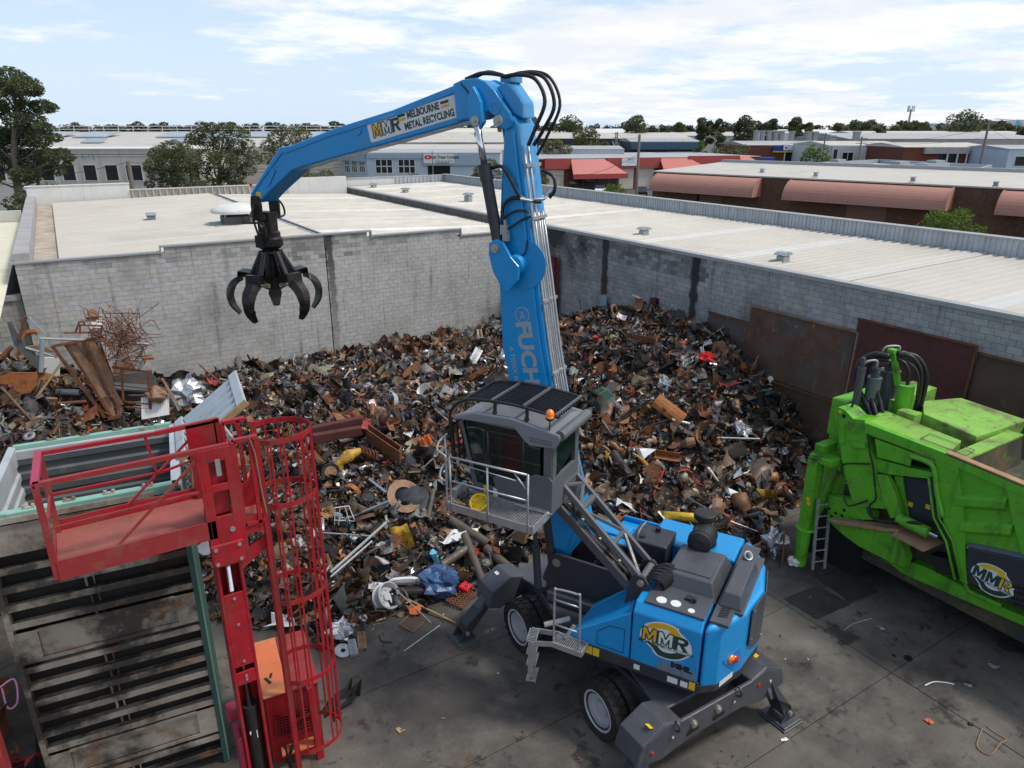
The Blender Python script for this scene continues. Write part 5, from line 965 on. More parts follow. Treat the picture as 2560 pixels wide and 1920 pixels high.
# stick lettering
c0 = np.array([5.31, 10.10]); c1 = np.array([3.35, 10.54]); c3 = np.array([5.22, 9.76]); ex = c1 - c0; Lx = np.linalg.norm(ex); ex /= Lx; ey = np.array([-ex[1], ex[0]]); ey = ey if ey[1] > 0 else -ey; cc = (c0 + c1) / 2 + (c3 - c0) / 2
DX = lambda v: UF * v[0] + ZZ * v[1]
MPOLY = [[(0, 0), (0, 1), (.30, 1), (.5, .50), (.70, 1), (1, 1), (1, 0), (.75, 0), (.75, .56), (.57, .10), (.43, .10), (.25, .56), (.25, 0)]]
RPOLY = [[(0, 0), (0, 1), (.28, 1), (.28, 0)], [(.281, 1), (.65, 1), (.85, .94), (.95, .80), (.95, .63), (.85, .48), (.70, .42), (.281, .42), (.281, .60), (.58, .60), (.66, .65), (.68, .71), (.66, .77), (.58, .81), (.281, .81)], [(.40, .419), (.69, .419), (1.0, 0), (.68, 0)]]
def heavy(ch, parent, O_, Xd_, Yd_, w, h, z, material, grow=0., slant=.06, line=0.):
    Zn_ = np.cross(Xd_, Yd_); m_ = MB()
    for pl in (MPOLY if ch == 'M' else RPOLY):
        c_ = np.array(pl).mean(axis=0) if grow else None; P_ = []
        for (x, y) in pl:
            gx_ = ((x - .5) * (1 + grow) + slant * (y - .5)) * w; gy_ = (y - .5) * (1 + grow * w / h) * h; P_.append(np.asarray(O_) + Xd_ * gx_ + Yd_ * gy_ + Zn_ * z)
        if line:
            for i_ in range(len(P_)): m_.beam(P_[i_] + Zn_ * (.0004 * (i_ % 2)), P_[(i_ + 1) % len(P_)] + Zn_ * (.0004 * (i_ % 2)), line, .0012, Zn_)
        else: m_.prism(P_, Zn_ * .0012)
    return obj('lettering', m_, material, parent)
def decal(parent, O, Xd, Yd, w, h, r, material, off=.003, name='sticker', n=5):
    P = []
    for (sx, sy, a0) in ((1, 1, 0), (-1, 1, pi / 2), (-1, -1, pi), (1, -1, 1.5 * pi)):
        for k in range(n): a = a0 + pi / 2 * k / (n - 1); P.append(np.asarray(O) + Xd * (sx * (w / 2 - r) + r * cos(a)) + Yd * (sy * (h / 2 - r) + r * sin(a)))
    Zn = np.cross(Xd, Yd); m_ = MB(); m_.prism(P, Zn * off); return obj(name, m_, material, parent)
O = lw_(-.252, cc[0], cc[1]); Xd, Yd = DX(ex), DX(ey); sg = decal(sk_, O, Xd, Yd, 2.0, .355, .05, 'sticker_white')
def lett(s, size, x, y, material, bold, sx=1., ex_=.006, par=sg, align='CENTER', shear=0.): return obj('lettering', text_mb(s, size, O + Xd * x + Yd * y, Xd, Yd, bold, align, sx, ex_, None, shear), material, par)
for ch, x, c in (('M', -.80, 'logo_gold'), ('M', -.575, 'sticker_white'), ('R', -.36, None)):
    heavy(ch, sg, O + Xd * x, Xd, Yd, .20, .225, .004, c or 'logo_green')
    if c: heavy(ch, sg, O + Xd * x, Xd, Yd, .20, .225, .006, 'logo_green', line=.017)
lett('MELBOURNE', .16, .26, .082, 'logo_green', .006, .76); lett('METAL RECYCLING', .16, .35, -.085, 'logo_green', .006, .77)
for x in (-.21, .73):
    for y, c in ((.115, 'logo_green'), (.052, 'logo_gold')): decal(sg, O + Xd * x + Yd * y + np.cross(Xd, Yd) * .003, Xd, Yd, .17, .042, .004, c, .003, 'stripe')
# FUCHS down the boom
bx = np.array([1.80 - 2.01, 5.76 - 6.94]); bx /= np.linalg.norm(bx); Xd, Yd = DX(bx), DX(np.array([-bx[1], bx[0]]))
if (np.cross(Xd, Yd) @ RR) > 0: Yd = -Yd
O = lw_(-.352, 1.93, 6.20); obj('lettering', text_mb('FUCHS', .40, O, Xd, Yd, .018, sx=1.1, extr=.003), 'print_grey', bo); obj('lettering', text_mb('A TEREX BRAND', .13, O - Yd * .30 + Xd * .25, Xd, Yd, .002, extr=.003), 'print_grey', bo)
m = MB(); m.ring(lw_(-.354, 2.045, 6.98), RR, .125, .14, .004, 30); part('emblem', m, 'print_grey', bo)
O2 = lw_(-.354, 2.045, 6.98); m = MB()
for pts in ([(-.07, -.06), (-.02, -.02), (.07, -.05), (.085, -.03), (0, .012), (-.05, -.012)], [(-.07, .06), (-.02, .02), (.07, .05), (.085, .03), (0, -.012), (-.05, .012)], [(-.05, -.02), (-.03, -.02), (-.03, .02), (-.05, .02)]): m.prism([O2 + Xd * x + Yd * y for x, y in pts], -RR * .003)
part('emblem', m, 'print_grey', bo)
# pipes along the back of the boom
def bpath(off, b, h0, h1, n=10):
    hs = np.linspace(h0, h1, n); ab = np.interp(hs, [h for _, h in BB_[:-1]][::-1], [a for a, _ in BB_[:-1]][::-1]); return [(b, a - off, h) for a, h in zip(ab, hs)]
for k, b in enumerate((-.30, -.22, -.15, -.08, .0, .08)):
    m = X(); m.tube(bpath(.06, b, 3.6, 9.75 if k in (0, 2) else 8.7), .024, 8); part('boom_pipe', m, 'galv', bo, smooth=True)
m = X(); m.tube(bpath(.18, -.12, 5.2, 8.5), .022, 8); part('boom_pipe', m, 'galv', bo, smooth=True)
for h in (9.45, 8.62, 7.25, 6.0):
    q = bpath(.085, -.1, h, h + .01, 2)[0]; m = X(); m.box((-.11, q[1], h), (.50, .05, .05)); part('pipe_clamp', m, 'galv_dull', bo)
m = X(); q = bpath(.10, -.1, 8.9, 8.91, 2)[0]; m.tube([(-.5, q[1] + .12, 8.94), (-.36, q[1], 8.9), (.1, q[1], 8.9), (.2, q[1] - .1, 9.02)], .03, 8); part('tee_pipe', m, 'chrome', bo)
for k, (pp, r) in enumerate(((([(-.22, 2.46, 10.78), (-.22, 2.2, 10.80), (-.22, 1.9, 10.72), (-.25, 1.72, 10.40), (-.28, 1.86, 10.02), (-.30, 1.98, 9.75)]), .032), (([(-.15, 2.46, 10.78), (-.12, 2.15, 10.83), (-.1, 1.8, 10.74), (-.12, 1.62, 10.35), (-.14, 1.80, 9.98), (-.15, 1.96, 9.75)]), .032), (([(-.05, 2.5, 10.78), (-.04, 2.1, 10.85), (-.02, 1.75, 10.75), (-.04, 1.56, 10.35), (-.06, 1.76, 9.9), (-.08, 1.93, 9.6)]), .026), (([(-.2, 3.2, 10.76), (-.2, 2.9, 10.84), (-.2, 2.6, 10.82), (-.22, 2.46, 10.78)]), .034), (([(-.12, 3.15, 10.76), (-.12, 2.85, 10.86), (-.12, 2.6, 10.82), (-.15, 2.46, 10.78)]), .03),
        (([(-.40, 2.60, 9.40), (-.42, 2.4, 9.42), (-.42, 2.25, 9.25), (-.40, 2.08, 8.98), (-.30, 1.93, 8.90), (-.1, 1.85, 8.86)]), .03), (([(-.44, 2.35, 8.50), (-.44, 2.38, 8.75), (-.42, 2.25, 8.92), (-.38, 2.08, 8.94)]), .03), (([(-.42, 2.36, 8.45), (-.44, 2.33, 8.62), (-.42, 2.1, 8.74), (-.38, 1.92, 8.72)]), .018), (([(-.42, 2.36, 8.40), (-.44, 2.2, 8.48), (-.42, 2.05, 8.58), (-.36, 1.88, 8.66)]), .018), (([(-.42, 2.34, 8.06), (-.42, 2.15, 8.00), (-.40, 1.98, 8.05), (-.37, 1.94, 8.3)]), .012), (([(-.36, 3.2, 10.7), (-.37, 3.0, 10.5), (-.37, 2.82, 10.3), (-.38, 2.74, 10.1)]), .012), (([(.15, 1.95, 9.35), (.1, 1.72, 9.25), (.08, 1.68, 9.05), (.1, 1.78, 8.92)]), .028))):
    m = X(); m.tube(spline(pp, 6), r, 8); part('hose', m, 'hose', bo, smooth=True)
m = X(); m.box((-.44, 2.34, 8.42), (.10, .12, .16)); m.box((-.46, 2.30, 8.30), (.08, .1, .12)); m.cyl((-.44, 2.33, 8.48), (-.44, 2.34, 8.58), .03, 8); part('valve_block', m, 'galv_dull', bo)
# ---- cab lift: posts, lattice and lower arm
for b0 in (-1.06, -.52): part('cab_post', sidepoly([(-.22, 1.62), (-.42, 2.92), (-.50, 3.0), (-.64, 3.0), (-.74, 2.88), (-.72, 2.2), (-.66, 1.62)], b0, b0 + .06), 'grey_dark', bev=.012)
for a, h in ((-.60, 2.88), (-.55, 2.15)): m = X(); m.cyl((-1.09, a, h), (-1.06, a, h), .06, 16); m.cyl((-1.10, a, h), (-1.085, a, h), .03, 10); part('pivot_pin', m, 'bolt')
la = X(); lo, hi = np.array([-.60, 2.90]), np.array([.92, 4.30])
def LP(t, b, dz_=0.): q = lo + (hi - lo) * t; return (b, q[0], q[1] + dz_)
for b in (-1.0, -.48): la.beam(LP(0, b), LP(1, b), .075, .10)
la.cyl(LP(0, -1.05), LP(0, -.42), .07, 14); la.cyl(LP(1, -1.05), LP(1, -.42), .07, 14); la.beam(LP(.74, -1.0), LP(.74, -.48), .10, .09); la.beam(LP(.36, -1.0), LP(.36, -.48), .07, .07)
for t0, t1, f in ((.02, .36, 0), (.36, .72, 1), (.76, .88, 0), (.88, .99, 1)): la.beam(LP(t0, -1.0 if f == 0 else -.48), LP(t1, -.48 if f == 0 else -1.0), .06, .06)
part('cab_lift_lattice', la, 'cab_mid', bev=.012)
la = X(); q0 = np.array([-.52, 2.56]); q1 = np.array([.98, 3.84])
for b in (-.98, -.56): la.beam((b, *q0), (b, *q1), .08, .16)
la.cyl((-1.05, *q0), (-.45, *q0), .06, 12); la.cyl((-1.05, *q1), (-.45, *q1), .06, 12); part('cab_lift_arm', la, 'grey_paint', bev=.015)
m = X()
for k in range(8):
    b = -.93 + k * .042; P = [(b, q0[0] - .1, q0[1] - .2)] + [(b + .01 * sin(k + t * 9), q0[0] + (q1[0] - q0[0]) * t, q0[1] + (q1[1] - q0[1]) * t + .13 + .03 * sin(t * 7 + k)) for t in (0, .2, .4, .6, .8, .97)] + [(b, q1[0] + .02, q1[1] - .05), (b, q1[0] - .1, q1[1] - .22)]
    m.tube(spline(P, 3), .019, 6)
part('lift_hoses', m, 'hose')
m = X()
for t in (.25, .5, .72, .9):
    for b in (-.86, -.70): m.box((b, q0[0] + (q1[0] - q0[0]) * t, q0[1] + (q1[1] - q0[1]) * t + .17), (.03, .035, .02))
part('hose_tie', m, 'sticker_white')
m = X(); m.cyl((-.95, 1.36, 2.05), (-.95, 1.42, 2.9), .07, 14); m.cyl((-.95, 1.42, 2.9), (-.95, 1.5, 3.9), .042, 12); part('cab_lift_cylinder', m, 'grey_dark')
# ---- cab
cab = part('cab_frame', sidepoly([(.88, 3.98), (.88, 5.36), (1.02, 5.36), (1.02, 4.62), (1.06, 4.30), (1.5, 4.22), (2.30, 4.22), (2.58, 5.30), (2.62, 5.30), (2.36, 3.98)], -1.50, -1.46), 'cab_mid', bev=.006)
for b in (-.48,): part('cab_side', sidepoly([(.88, 3.98), (.88, 5.36), (2.58, 5.30), (2.36, 3.98)], b, b + .04), 'cab_mid', cab)
m = X(); m.bb(-1.46, -.48, .88, 2.36, 3.94, 4.06); part('cab_floor', m, 'grey_dark', cab)
m = X(); m.bb(-1.48, -.46, .86, .92, 3.96, 4.60); m.bb(-1.48, -1.34, .86, .94, 4.60, 5.38); m.bb(-.60, -.46, .86, .94, 4.60, 5.38); part('rear_wall', m, 'cab_mid', cab, bev=.01)
m = X(); m.prism([(-1.34, .872, 4.58), (-.60, .872, 4.86), (-.60, .872, 5.36), (-1.34, .872, 5.36)], (0, .012, 0)); part('rear_window', m, 'glass_cab', cab)
m = X(); m.prism([(-1.508, a, h) for a, h in [(1.08, 4.32), (1.08, 5.34), (1.42, 5.36)] + [(2.52, 5.34), (2.28, 4.24), (1.52, 4.24)]], (.012, 0, 0)); sw = part('side_window', m, 'glass_cab', cab)
m = X(); m.bb(-1.514, -1.506, 1.40, 1.42, 4.25, 5.36); part('pillar', m, 'filter_black', sw)
m = X(); m.prism([(-1.44, 2.34, 4.02), (-.5, 2.34, 4.02), (-.5, 2.585, 5.30), (-1.44, 2.585, 5.30)], (0, .012, 0)); part('windscreen', m, 'glass_cab', cab)
m = X(); m.prism([(-1.53, a, h) for a, h in [(.84, 4.02), (.84, 4.60), (.90, 4.66), (1.16, 4.66), (1.34, 4.54), (1.36, 4.04)]], (.022, 0, 0)); part('door_panel', m, 'cab_mid', cab, bev=.008)
m = X(); m.prism([(-1.545, a, h) for a, h in [(1.34, 4.08), (1.34, 4.48), (1.86, 4.50), (1.96, 4.40), (1.90, 4.22), (1.78, 4.10)]], (.022, 0, 0)); part('door_panel', m, 'cab_mid', cab, bev=.01)
m = X(); m.cyl((-1.55, .82, 4.02), (-1.55, 1.52, 4.02), .018, 8); part('door_rail', m, 'bolt', cab)
for a, c in ((2.12, 'yellow'), (1.93, 'sticker_white'), (.93, 'yellow')): m = X(); m.bb(-1.506, -1.501, a - .045, a + .045, 4.05 if c != 'yellow' or a > 1 else 3.94, 4.2 if c != 'yellow' or a > 1 else 4.06); part('warning_sticker', m, c, cab)
m = X(); m.bb(-1.0, -.8, 1.3, 1.75, 4.06, 4.5); m.bb(-1.1, -.75, 1.22, 1.34, 4.4, 5.0); part('seat', m, 'filter_black', cab, bev=.04)
m = X(); m.bb(-1.3, -1.15, 1.5, 1.95, 4.35, 4.45); m.bb(-.7, -.58, 1.5, 1.95, 4.35, 4.45); part('console', m, 'grey_dark', cab)
RP = [(2.74, 5.40), (2.72, 5.32), (2.55, 5.36), (1.55, 5.42), (1.35, 5.22), (1.25, 5.16), (.80, 5.20), (.70, 5.38), (.72, 5.46), (1.6, 5.58), (2.3, 5.54)]
m = X(); m.prism([(-1.56, a, h) for a, h in RP], (.10, 0, 0)); m.prism([(-.50, a, h) for a, h in RP], (.10, 0, 0)); part('roof_fairing', m, 'cab_grey', cab, bev=.03, seg=3)
m = X(); m.prism([(-1.48, a, h) for a, h in [(2.72, 5.36), (2.3, 5.53), (1.6, 5.57), (.72, 5.45), (.70, 5.36), (.9, 5.33), (2.6, 5.33)]], (1.04, 0, 0)); part('roof', m, 'cab_grey', cab, bev=.02)
m = X(); m.cyl((-1.52, .73, 5.43), (-.44, .73, 5.43), .09, 14); part('roof_rear_rail', m, 'cab_mid', cab)
m = X(); m.bb(-1.573, -1.56, .86, 1.24, 5.255, 5.275); m.bb(-1.573, -1.56, .84, 1.26, 5.31, 5.32); part('fairing_trim', m, 'cab_mid', cab)
# roof guard: side rails, cross rails and every bar on its own
gr = X(); gp = [(2.78, 4.35), (2.86, 5.20), (2.80, 5.48), (2.60, 5.66), (2.3, 5.74), (1.6, 5.78), (.78, 5.72)]
for b in (-1.46, -.46): gr.tube(spline([(b, a, h) for a, h in gp], 4), .03, 6)
guard = part('roof_guard', gr, 'filter_black', cab)
for k in range(11):
    b = -1.36 + k * .08; m = X(); P = [(b, a, h) for a, h in [(2.58, 5.66), (2.3, 5.73), (1.6, 5.775), (.80, 5.715)]]
    for i in range(3): m.beam(P[i], P[i + 1], .008, .05)
    part('guard_bar', m, 'grey_dark', guard)
for a, h in ((2.56, 5.69), (2.02, 5.77), (1.42, 5.79), (.84, 5.74)): m = X(); m.beam((-1.46, a, h), (-.46, a, h), .035, .045, (0, 0, 1)); part('guard_cross_rail', m, 'cab_mid' if a < 2.5 else 'filter_black', guard)
for k in range(7): m = X(); b = -1.40 + k * .145; m.beam((b, 2.80, 4.35), (b, 2.86, 5.25), .02, .03); part('front_guard_bar', m, 'filter_black', guard)
for a in (1.35, 1.95): m = X(); m.cyl((-1.46, a, 5.56), (-1.46, a, 5.76), .03, 8); m.sphere((-1.47, a, 5.58), .045, 10, 6); part('guard_mount', m, 'filter_black', guard)
m = X(); m.cyl((-1.50, .92, 5.47), (-1.50, .92, 5.66), .012, 6); m.lathe((-1.50, .92, 5.66), (0, 0, 1), [(.05, 0), (.07, .02), (.07, .05), (.001, .05)], 16); bc = part('beacon_base', m, 'filter_black', cab)
m = X(); m.lathe((-1.50, .92, 5.71), (0, 0, 1), [(.065, 0), (.072, .05), (.06, .10), (.03, .13), (.001, .135)], 18); part('beacon_lens', m, 'amber', bc, smooth=True)
# mirrors / camera arm at the rear
m = X(); m.box((-.38, .80, 5.20), (.10, .07, .16)); m.cyl((-.5, .82, 5.34), (-.38, .80, 5.30), .02, 6); part('work_lamp', m, 'filter_black', cab)
# ---- catwalk
m = X(); m.bb(-2.12, -2.09, .90, 2.52, 3.92, 4.06); m.bb(-2.12, -1.52, .88, .91, 3.92, 4.06); m.bb(-2.12, -1.52, 2.50, 2.53, 3.92, 4.06); m.bb(-1.55, -1.52, .9, 2.5, 3.92, 4.06); cwk = part('catwalk_frame', m, 'galv')
m = X(); m.bb(-1.9, -1.52, 2.48, 2.56, 4.06, 4.20); part('catwalk_frame', m, 'galv_dull', cwk)
m = X(); a = .94
while a < 2.5: m.bb(-2.09, -1.55, a, a + .012, 3.97, 4.0); a += .045
b = -2.06
while b < -1.56: m.bb(b, b + .008, .91, 2.5, 3.965, 3.995); b += .045
tag(part('grating', m, 'galv', cwk), None, kind='stuff')
def rail(pts, r=.02): m_ = X(); m_.tube(pts, r, 8); return part('handrail', m_, 'galv', cwk, smooth=True)
rail([(-2.11, 2.42, 4.92), (-2.11, 1.0, 4.95)]); rail([(-2.11, 2.42, 4.48), (-2.11, 1.0, 4.50)], .016); rail([(-2.11, 2.40, 4.84), (-2.11, 1.2, 4.80)], .008)
for a, h in ((2.44, 4.92), (1.72, 4.92), (.98, 4.96)): rail([(-2.11, a, 3.9), (-2.11, a, h)], .018)
rail(spline([(-2.11, 2.52, 3.9), (-2.11, 2.52, 4.80), (-2.11, 2.54, 4.92), (-2.05, 2.72, 4.96), (-1.8, 2.86, 4.98), (-1.5, 2.90, 5.0)], 5), .02); rail(spline([(-2.11, 2.52, 4.45), (-2.08, 2.66, 4.46), (-1.85, 2.80, 4.50), (-1.52, 2.86, 4.55)], 5), .018); rail([(-1.6, 2.88, 5.0), (-1.6, 2.84, 4.2)], .018); rail([(-2.11, 1.22, 4.92), (-2.11, 1.02, 4.7)], .014)
# ---- access steps at the left side
ac = X(); ac.bb(-1.80, -1.77, .12, .66, 1.60, 1.70); ac.bb(-1.52, -1.49, .12, .66, 1.60, 1.70); ac.bb(-1.80, -1.49, .10, .13, 1.60, 1.70); ac.prism([(-1.80, .66, 1.60), (-1.80, .66, 1.70), (-1.95, .98, 1.70), (-1.95, .98, 1.60)], (.02, 0, 0)); ac.prism([(-1.50, .66, 1.60), (-1.50, .66, 1.70), (-1.62, 1.08, 1.70), (-1.62, 1.08, 1.60)], (.02, 0, 0)); stp = part('step_frame', ac, 'galv')
for b, a in ((-1.95, .98), (-1.62, 1.08)): m = X(); m.beam((b, a, 1.70), (b, a, .95), .025, .10, (0, 1, 0)); part('stringer', m, 'galv', stp)
for k, h in enumerate((1.68, 1.42, 1.18, .84)):
    dx = np.array([.33, .10]); p0 = np.array([-1.95, .98]); m = X()
    for q in range(9): t = (q + .5) / 9; c_ = p0 + dx * t; m.box((c_[0], c_[1], h), (.012, .15, .03), Matrix.Rotation(.3, 3, 'Z'))
    for e in (-.075, .075): m.beam((p0[0] + e * -.3, p0[1] + e, h), (p0[0] + dx[0] + e * -.3, p0[1] + dx[1] + e, h), .012, .035)
    part('tread', m, 'galv', stp)
m = X()
for q in range(15): a = .16 + q * .035; m.bb(-1.78, -1.52, a, a + .01, 1.66, 1.69)
part('tread', m, 'galv', stp)
m = X()
for b, a in ((-1.93, .98), (-1.64, 1.08)): m.tube([(b, a, .97), (b, a, .84)], .008, 5)
part('step_chain', m, 'hose', stp)
m = X(); m.tube(spline([(-1.76, .64, 1.65), (-1.76, .64, 2.68), (-1.76, .60, 2.77), (-1.76, .24, 2.80), (-1.76, .18, 2.72), (-1.76, .16, 1.65)], 5), .02, 8); m.tube([(-1.76, .64, 2.55), (-1.76, .17, 2.56)], .016, 6); m.tube([(-1.76, .64, 2.05), (-1.76, .16, 2.06)], .016, 6); part('hand_rail', m, 'galv', stp, smooth=True)
m = X(); m.tube([(-1.5, .95, 1.74), (-1.2, .6, 1.80)], .05, 8); m.beam((-1.6, .5, 1.70), (-1.5, .38, 1.95), .03, .06); part('step_bracket', m, 'galv_dull', stp)
m = X(); m.bb(-.70, -.48, -.1, 1.3, 1.62, 1.80); part('walk_plate', m, 'grey_paint')
# logo on the door
def mmr(parent, O, Xd, Yd, w, cols, tilt=0.):
    O = np.asarray(O, float); c_, s_ = cos(tilt), sin(tilt); Xd, Yd = Xd * c_ + Yd * s_, Yd * c_ - Xd * s_; Zn = np.cross(Xd, Yd); h = w * .80
    P = lambda x, y, z=0.: O + Xd * x * w / 2 + Yd * y * h / 2 + Zn * z
    def poly(pts, z, material, par, name): m_ = MB(); m_.prism([P(x, y, z) for x, y in pts], Zn * .002); return obj(name, m_, material, par)
    el = lambda a, r=1., n=1: (cos(a) * r, sin(a) * r)
    outline = [(-1.0, -.12), (-.98, .22), (-.80, .62)] + [el(a) for a in np.linspace(2.3, 1.15, 9)] + [(.46, .92), (.50, .74), (.86, .40), (.98, .12), (1.02, -.32)] + [el(a, 1.0) for a in np.linspace(-.55, -1.9, 9)] + [(-.46, -.80), (-.50, -.66), (-.86, -.34)]
    e = poly(outline, 0, 'sticker_white', parent, 'emblem')
    poly([(-.80, .46)] + [el(a, .93) for a in np.linspace(2.35, 1.2, 9)] + [(.42, .82), (.44, .70), (.80, .30), (.30, .42), (.12, .46)] + [el(a, .66) for a in np.linspace(1.35, 2.35, 7)], .003, cols[0], e, 'emblem_arc')
    poly([(.86, -.40)] + [el(a, .93) for a in np.linspace(-.62, -1.85, 9)] + [(-.40, -.72), (-.46, -.60), (-.80, -.26), (-.35, -.40)] + [el(a, .62) for a in np.linspace(-1.75, -.75, 7)], .003, cols[1], e, 'emblem_arc')
    for i, (ch, x, mt, z) in enumerate((('M', -.62, cols[2], .0045), ('M', .0, cols[3], .0055), ('R', .60, cols[4], .0065))):
        heavy(ch, e, P(x, .10), Xd, Yd, w * .285, w * .30, z, mt)
        if mt != cols[1]: heavy(ch, e, P(x, .10), Xd, Yd, w * .285, w * .30, z + .002, cols[1], line=w * .024)
    obj('lettering', text_mb('MELBOURNE METAL RECYCLING', w * .09, P(.02, -.36), Xd, Yd, .0012, sx=.80, extr=.004), cols[1], e)
    return e
mmr(sd, lw_(-1.4775, -1.21, 2.24), -UF, ZZ, .86, ('logo_gold', 'logo_green', 'logo_gold', 'sticker_white', 'logo_green'), .02)
obj('lettering', text_mb('MHL', .13, lw_(-1.478, -1.50, 1.83), -UF, ZZ, .012, sx=1.3), 'ink', sd); obj('lettering', text_mb('350', .24, lw_(-1.4775, -1.42, 1.74), -UF, ZZ, .02, sx=1.7), 'print_taupe', sd)

# ---- grab hanging from the stick
GC = lw_(0, 8.38, 0); gb = thing('orange_peel_grab', 'black five-tine scrap grab hanging open from the blue stick', 'grab', (GC[0], GC[1], 6.2))
g0 = 8.62; ga = radians(8)
GT = lambda V: GC + (V[:, :1] * cos(ga) - V[:, 1:2] * sin(ga)) * RR + (V[:, :1] * sin(ga) + V[:, 1:2] * cos(ga)) * UF + V[:, 2:3] * ZZ
def Gm(): return MB(GT)
for s in (-1, 1): m = Gm(); m.prism([(s * .31, -.10, g0 + .08), (s * .31, .10, g0 + .08), (s * .31, .13, g0 - .1), (s * .31, .12, g0 - .42), (s * .31, -.12, g0 - .42), (s * .31, -.13, g0 - .1)], (-s * .06, 0, 0)); obj('hanger_plate', m, 'grab_steel', gb, bev=.01)
m = Gm(); m.bb(-.25, .25, -.12, .12, g0 - .42, g0 - .30); m.bb(-.14, .14, -.16, .16, g0 - .68, g0 - .26); obj('crosshead', m, 'grab_steel', gb, bev=.02)
m = Gm(); m.cyl((-.18, 0, g0 - .52), (.18, 0, g0 - .52), .05, 12); obj('pin', m, 'bolt', gb)
m = Gm(); m.lathe((0, 0, g0 - .66), (0, 0, -1), [(.20, 0), (.24, .03), (.24, .12), (.28, .16), (.28, .30), (.22, .36), (.15, .40), (.15, .46)], 26); m.box((-.28, 0, g0 - .85), (.1, .2, .25)); obj('rotator', m, 'grab_steel', gb)
m = Gm(); m.lathe((0, 0, g0 - 1.08), (0, 0, -1), [(.20, 0), (.22, .04), (.13, .10), (.13, .58), (.25, .64), (.25, .78), (.10, .86)], 20); obj('hub', m, 'grab_steel', gb)
for k in range(5):
    an = 2 * pi * k / 5 + .70; ca_, sa_ = cos(an), sin(an); TT = lambda V, ca_=ca_, sa_=sa_: GT(np.column_stack([V[:, 0] * ca_ - V[:, 1] * sa_, V[:, 0] * sa_ + V[:, 1] * ca_, V[:, 2]]))
    m = MB(TT); z = g0 - 1.10
    for y in (-.085, .06): m.prism([(.14, y, z + .04), (.20, y, z + .04), (.40, y, z - .54), (.42, y, z - .66), (.34, y, z - .70), (.20, y, z - .62)], (0, .03, 0))
    m.box((.33, 0, z - .62), (.12, .18, .05)); fr_ = obj('frame_arm', m, 'grab_steel', gb, bev=.008)
    m = MB(TT); m.cyl((.20, 0, z + .0), (.46, 0, z - .50), .055, 12); m.cyl((.46, 0, z - .50), (.56, 0, z - .62), .034, 10); obj('tine_cylinder', m, 'hose', fr_)
    prof = spline([(.30, z - .70), (.52, z - .56), (.76, z - .53), (.96, z - .68), (1.05, z - .93), (1.0, z - 1.18), (.84, z - 1.38)], 4); n = len(prof); m = MB(TT); V = []; tg = np.gradient(prof, axis=0)
    for i in range(n):
        t = i / (n - 1); d = tg[i] / np.linalg.norm(tg[i]); nn = np.array([-d[1], d[0]]) * (1 if True else -1); wd = .13 + .06 * sin(min(1, t * 1.3) * pi) if t < .78 else .155 * (1 - (t - .78) / .22 * .5); th = .10 * (1 - t) ** .7 + .05
        o_ = prof[i]; q = o_ - nn * th if (nn @ np.array([1, -.2])) > 0 else o_ + nn * th
        V += [(o_[0], -wd * .45, o_[1]), (o_[0] + 0, wd * .45, o_[1]), (q[0], wd, q[1]), (q[0], -wd, q[1])]
    m.add(V, [(4 * i + a, 4 * i + (a + 1) % 4, 4 * i + 4 + (a + 1) % 4, 4 * i + 4 + a) for i in range(n - 1) for a in range(4)] + [(3, 2, 1, 0), (4 * n - 4, 4 * n - 3, 4 * n - 2, 4 * n - 1)]); tn = obj('tine', m, 'grab_steel', gb)
    m = MB(TT); m.cyl((.40, -.15, z - .66), (.40, .15, z - .66), .05, 12); obj('tine_pin', m, 'bolt', tn)
for s, P in ((-1, [(-.26, .02, g0 - .02), (-.5, .0, g0 - .3), (-.66, .02, g0 - .42), (-.3, -.12, g0 - .48), (-.26, -.16, g0 - .72), (-.28, -.1, g0 - .85)]), (1, [(.26, 0, g0 + .05), (.52, 0, g0 - .14), (.62, .02, g0 - .36), (.46, .02, g0 - .42), (.28, .02, g0 - .40)]), (-1, [(-.28, .05, g0 - .1), (-.36, .05, g0 - .35), (-.3, .05, g0 - .62), (-.26, .02, g0 - .8)])):
    m = Gm(); m.tube(spline(P, 5), .022, 7); obj('hose', m, 'hose', gb, smooth=True)
# ---- things left on the catwalk
hp = lw_(-1.90, 2.02, 4.0); hh = thing('hard_hat', 'yellow hard hat lying upside down on the catwalk of the cab', 'hard hat', hp)
m = MB(lambda V: hp + V); tl = Vector((-.55, -.5, 1.0)).normalized()
m.lathe((0, 0, .10), tuple(-tl), [(.17, .0), (.15, .0), (.145, .04), (.10, .12), (.001, .14)], 22); m.lathe((0, 0, .10), tuple(-tl), [(.135, .0), (.125, .03), (.08, .09), (.001, .11)], 22); obj('shell', m, 'yellow', hh, smooth=True)
m = MB(lambda V: hp + V)
for a in (0, 1.1, 2.2): A_, B_, C_ = MB.frame(tuple(tl)); e = A_ * cos(a) + B_ * sin(a); c = np.array([0, 0, .10]); m.tube(spline([c + e * .13, c - np.array(tl) * .04 + e * .05, c - np.array(tl) * .05, c - np.array(tl) * .04 - e * .05, c - e * .13], 3), .013, 5)
obj('harness', m, 'hose', hh)
gp_ = lw_(-1.92, 2.36, 4.0); m = MB(lambda V: gp_ + V); m.box((0, 0, .01), (.12, .36, .008), Matrix.Rotation(.5, 3, 'Z')); tag(obj('cardboard', m, 'wood'), 'scrap of torn cardboard lying beside the hard hat on the catwalk', 'cardboard')
m = MB(lambda V: gp_ + V); r_ = np.random.default_rng(8)
for k in range(7): c = np.array([r_.uniform(.05, .22), r_.uniform(-.15, .12), .03]); m.tube(spline([c, c + r_.normal(size=3) * .07 + [0, 0, .05], c + r_.normal(size=3) * .1 + [0, 0, .04]], 4), .012, 5)
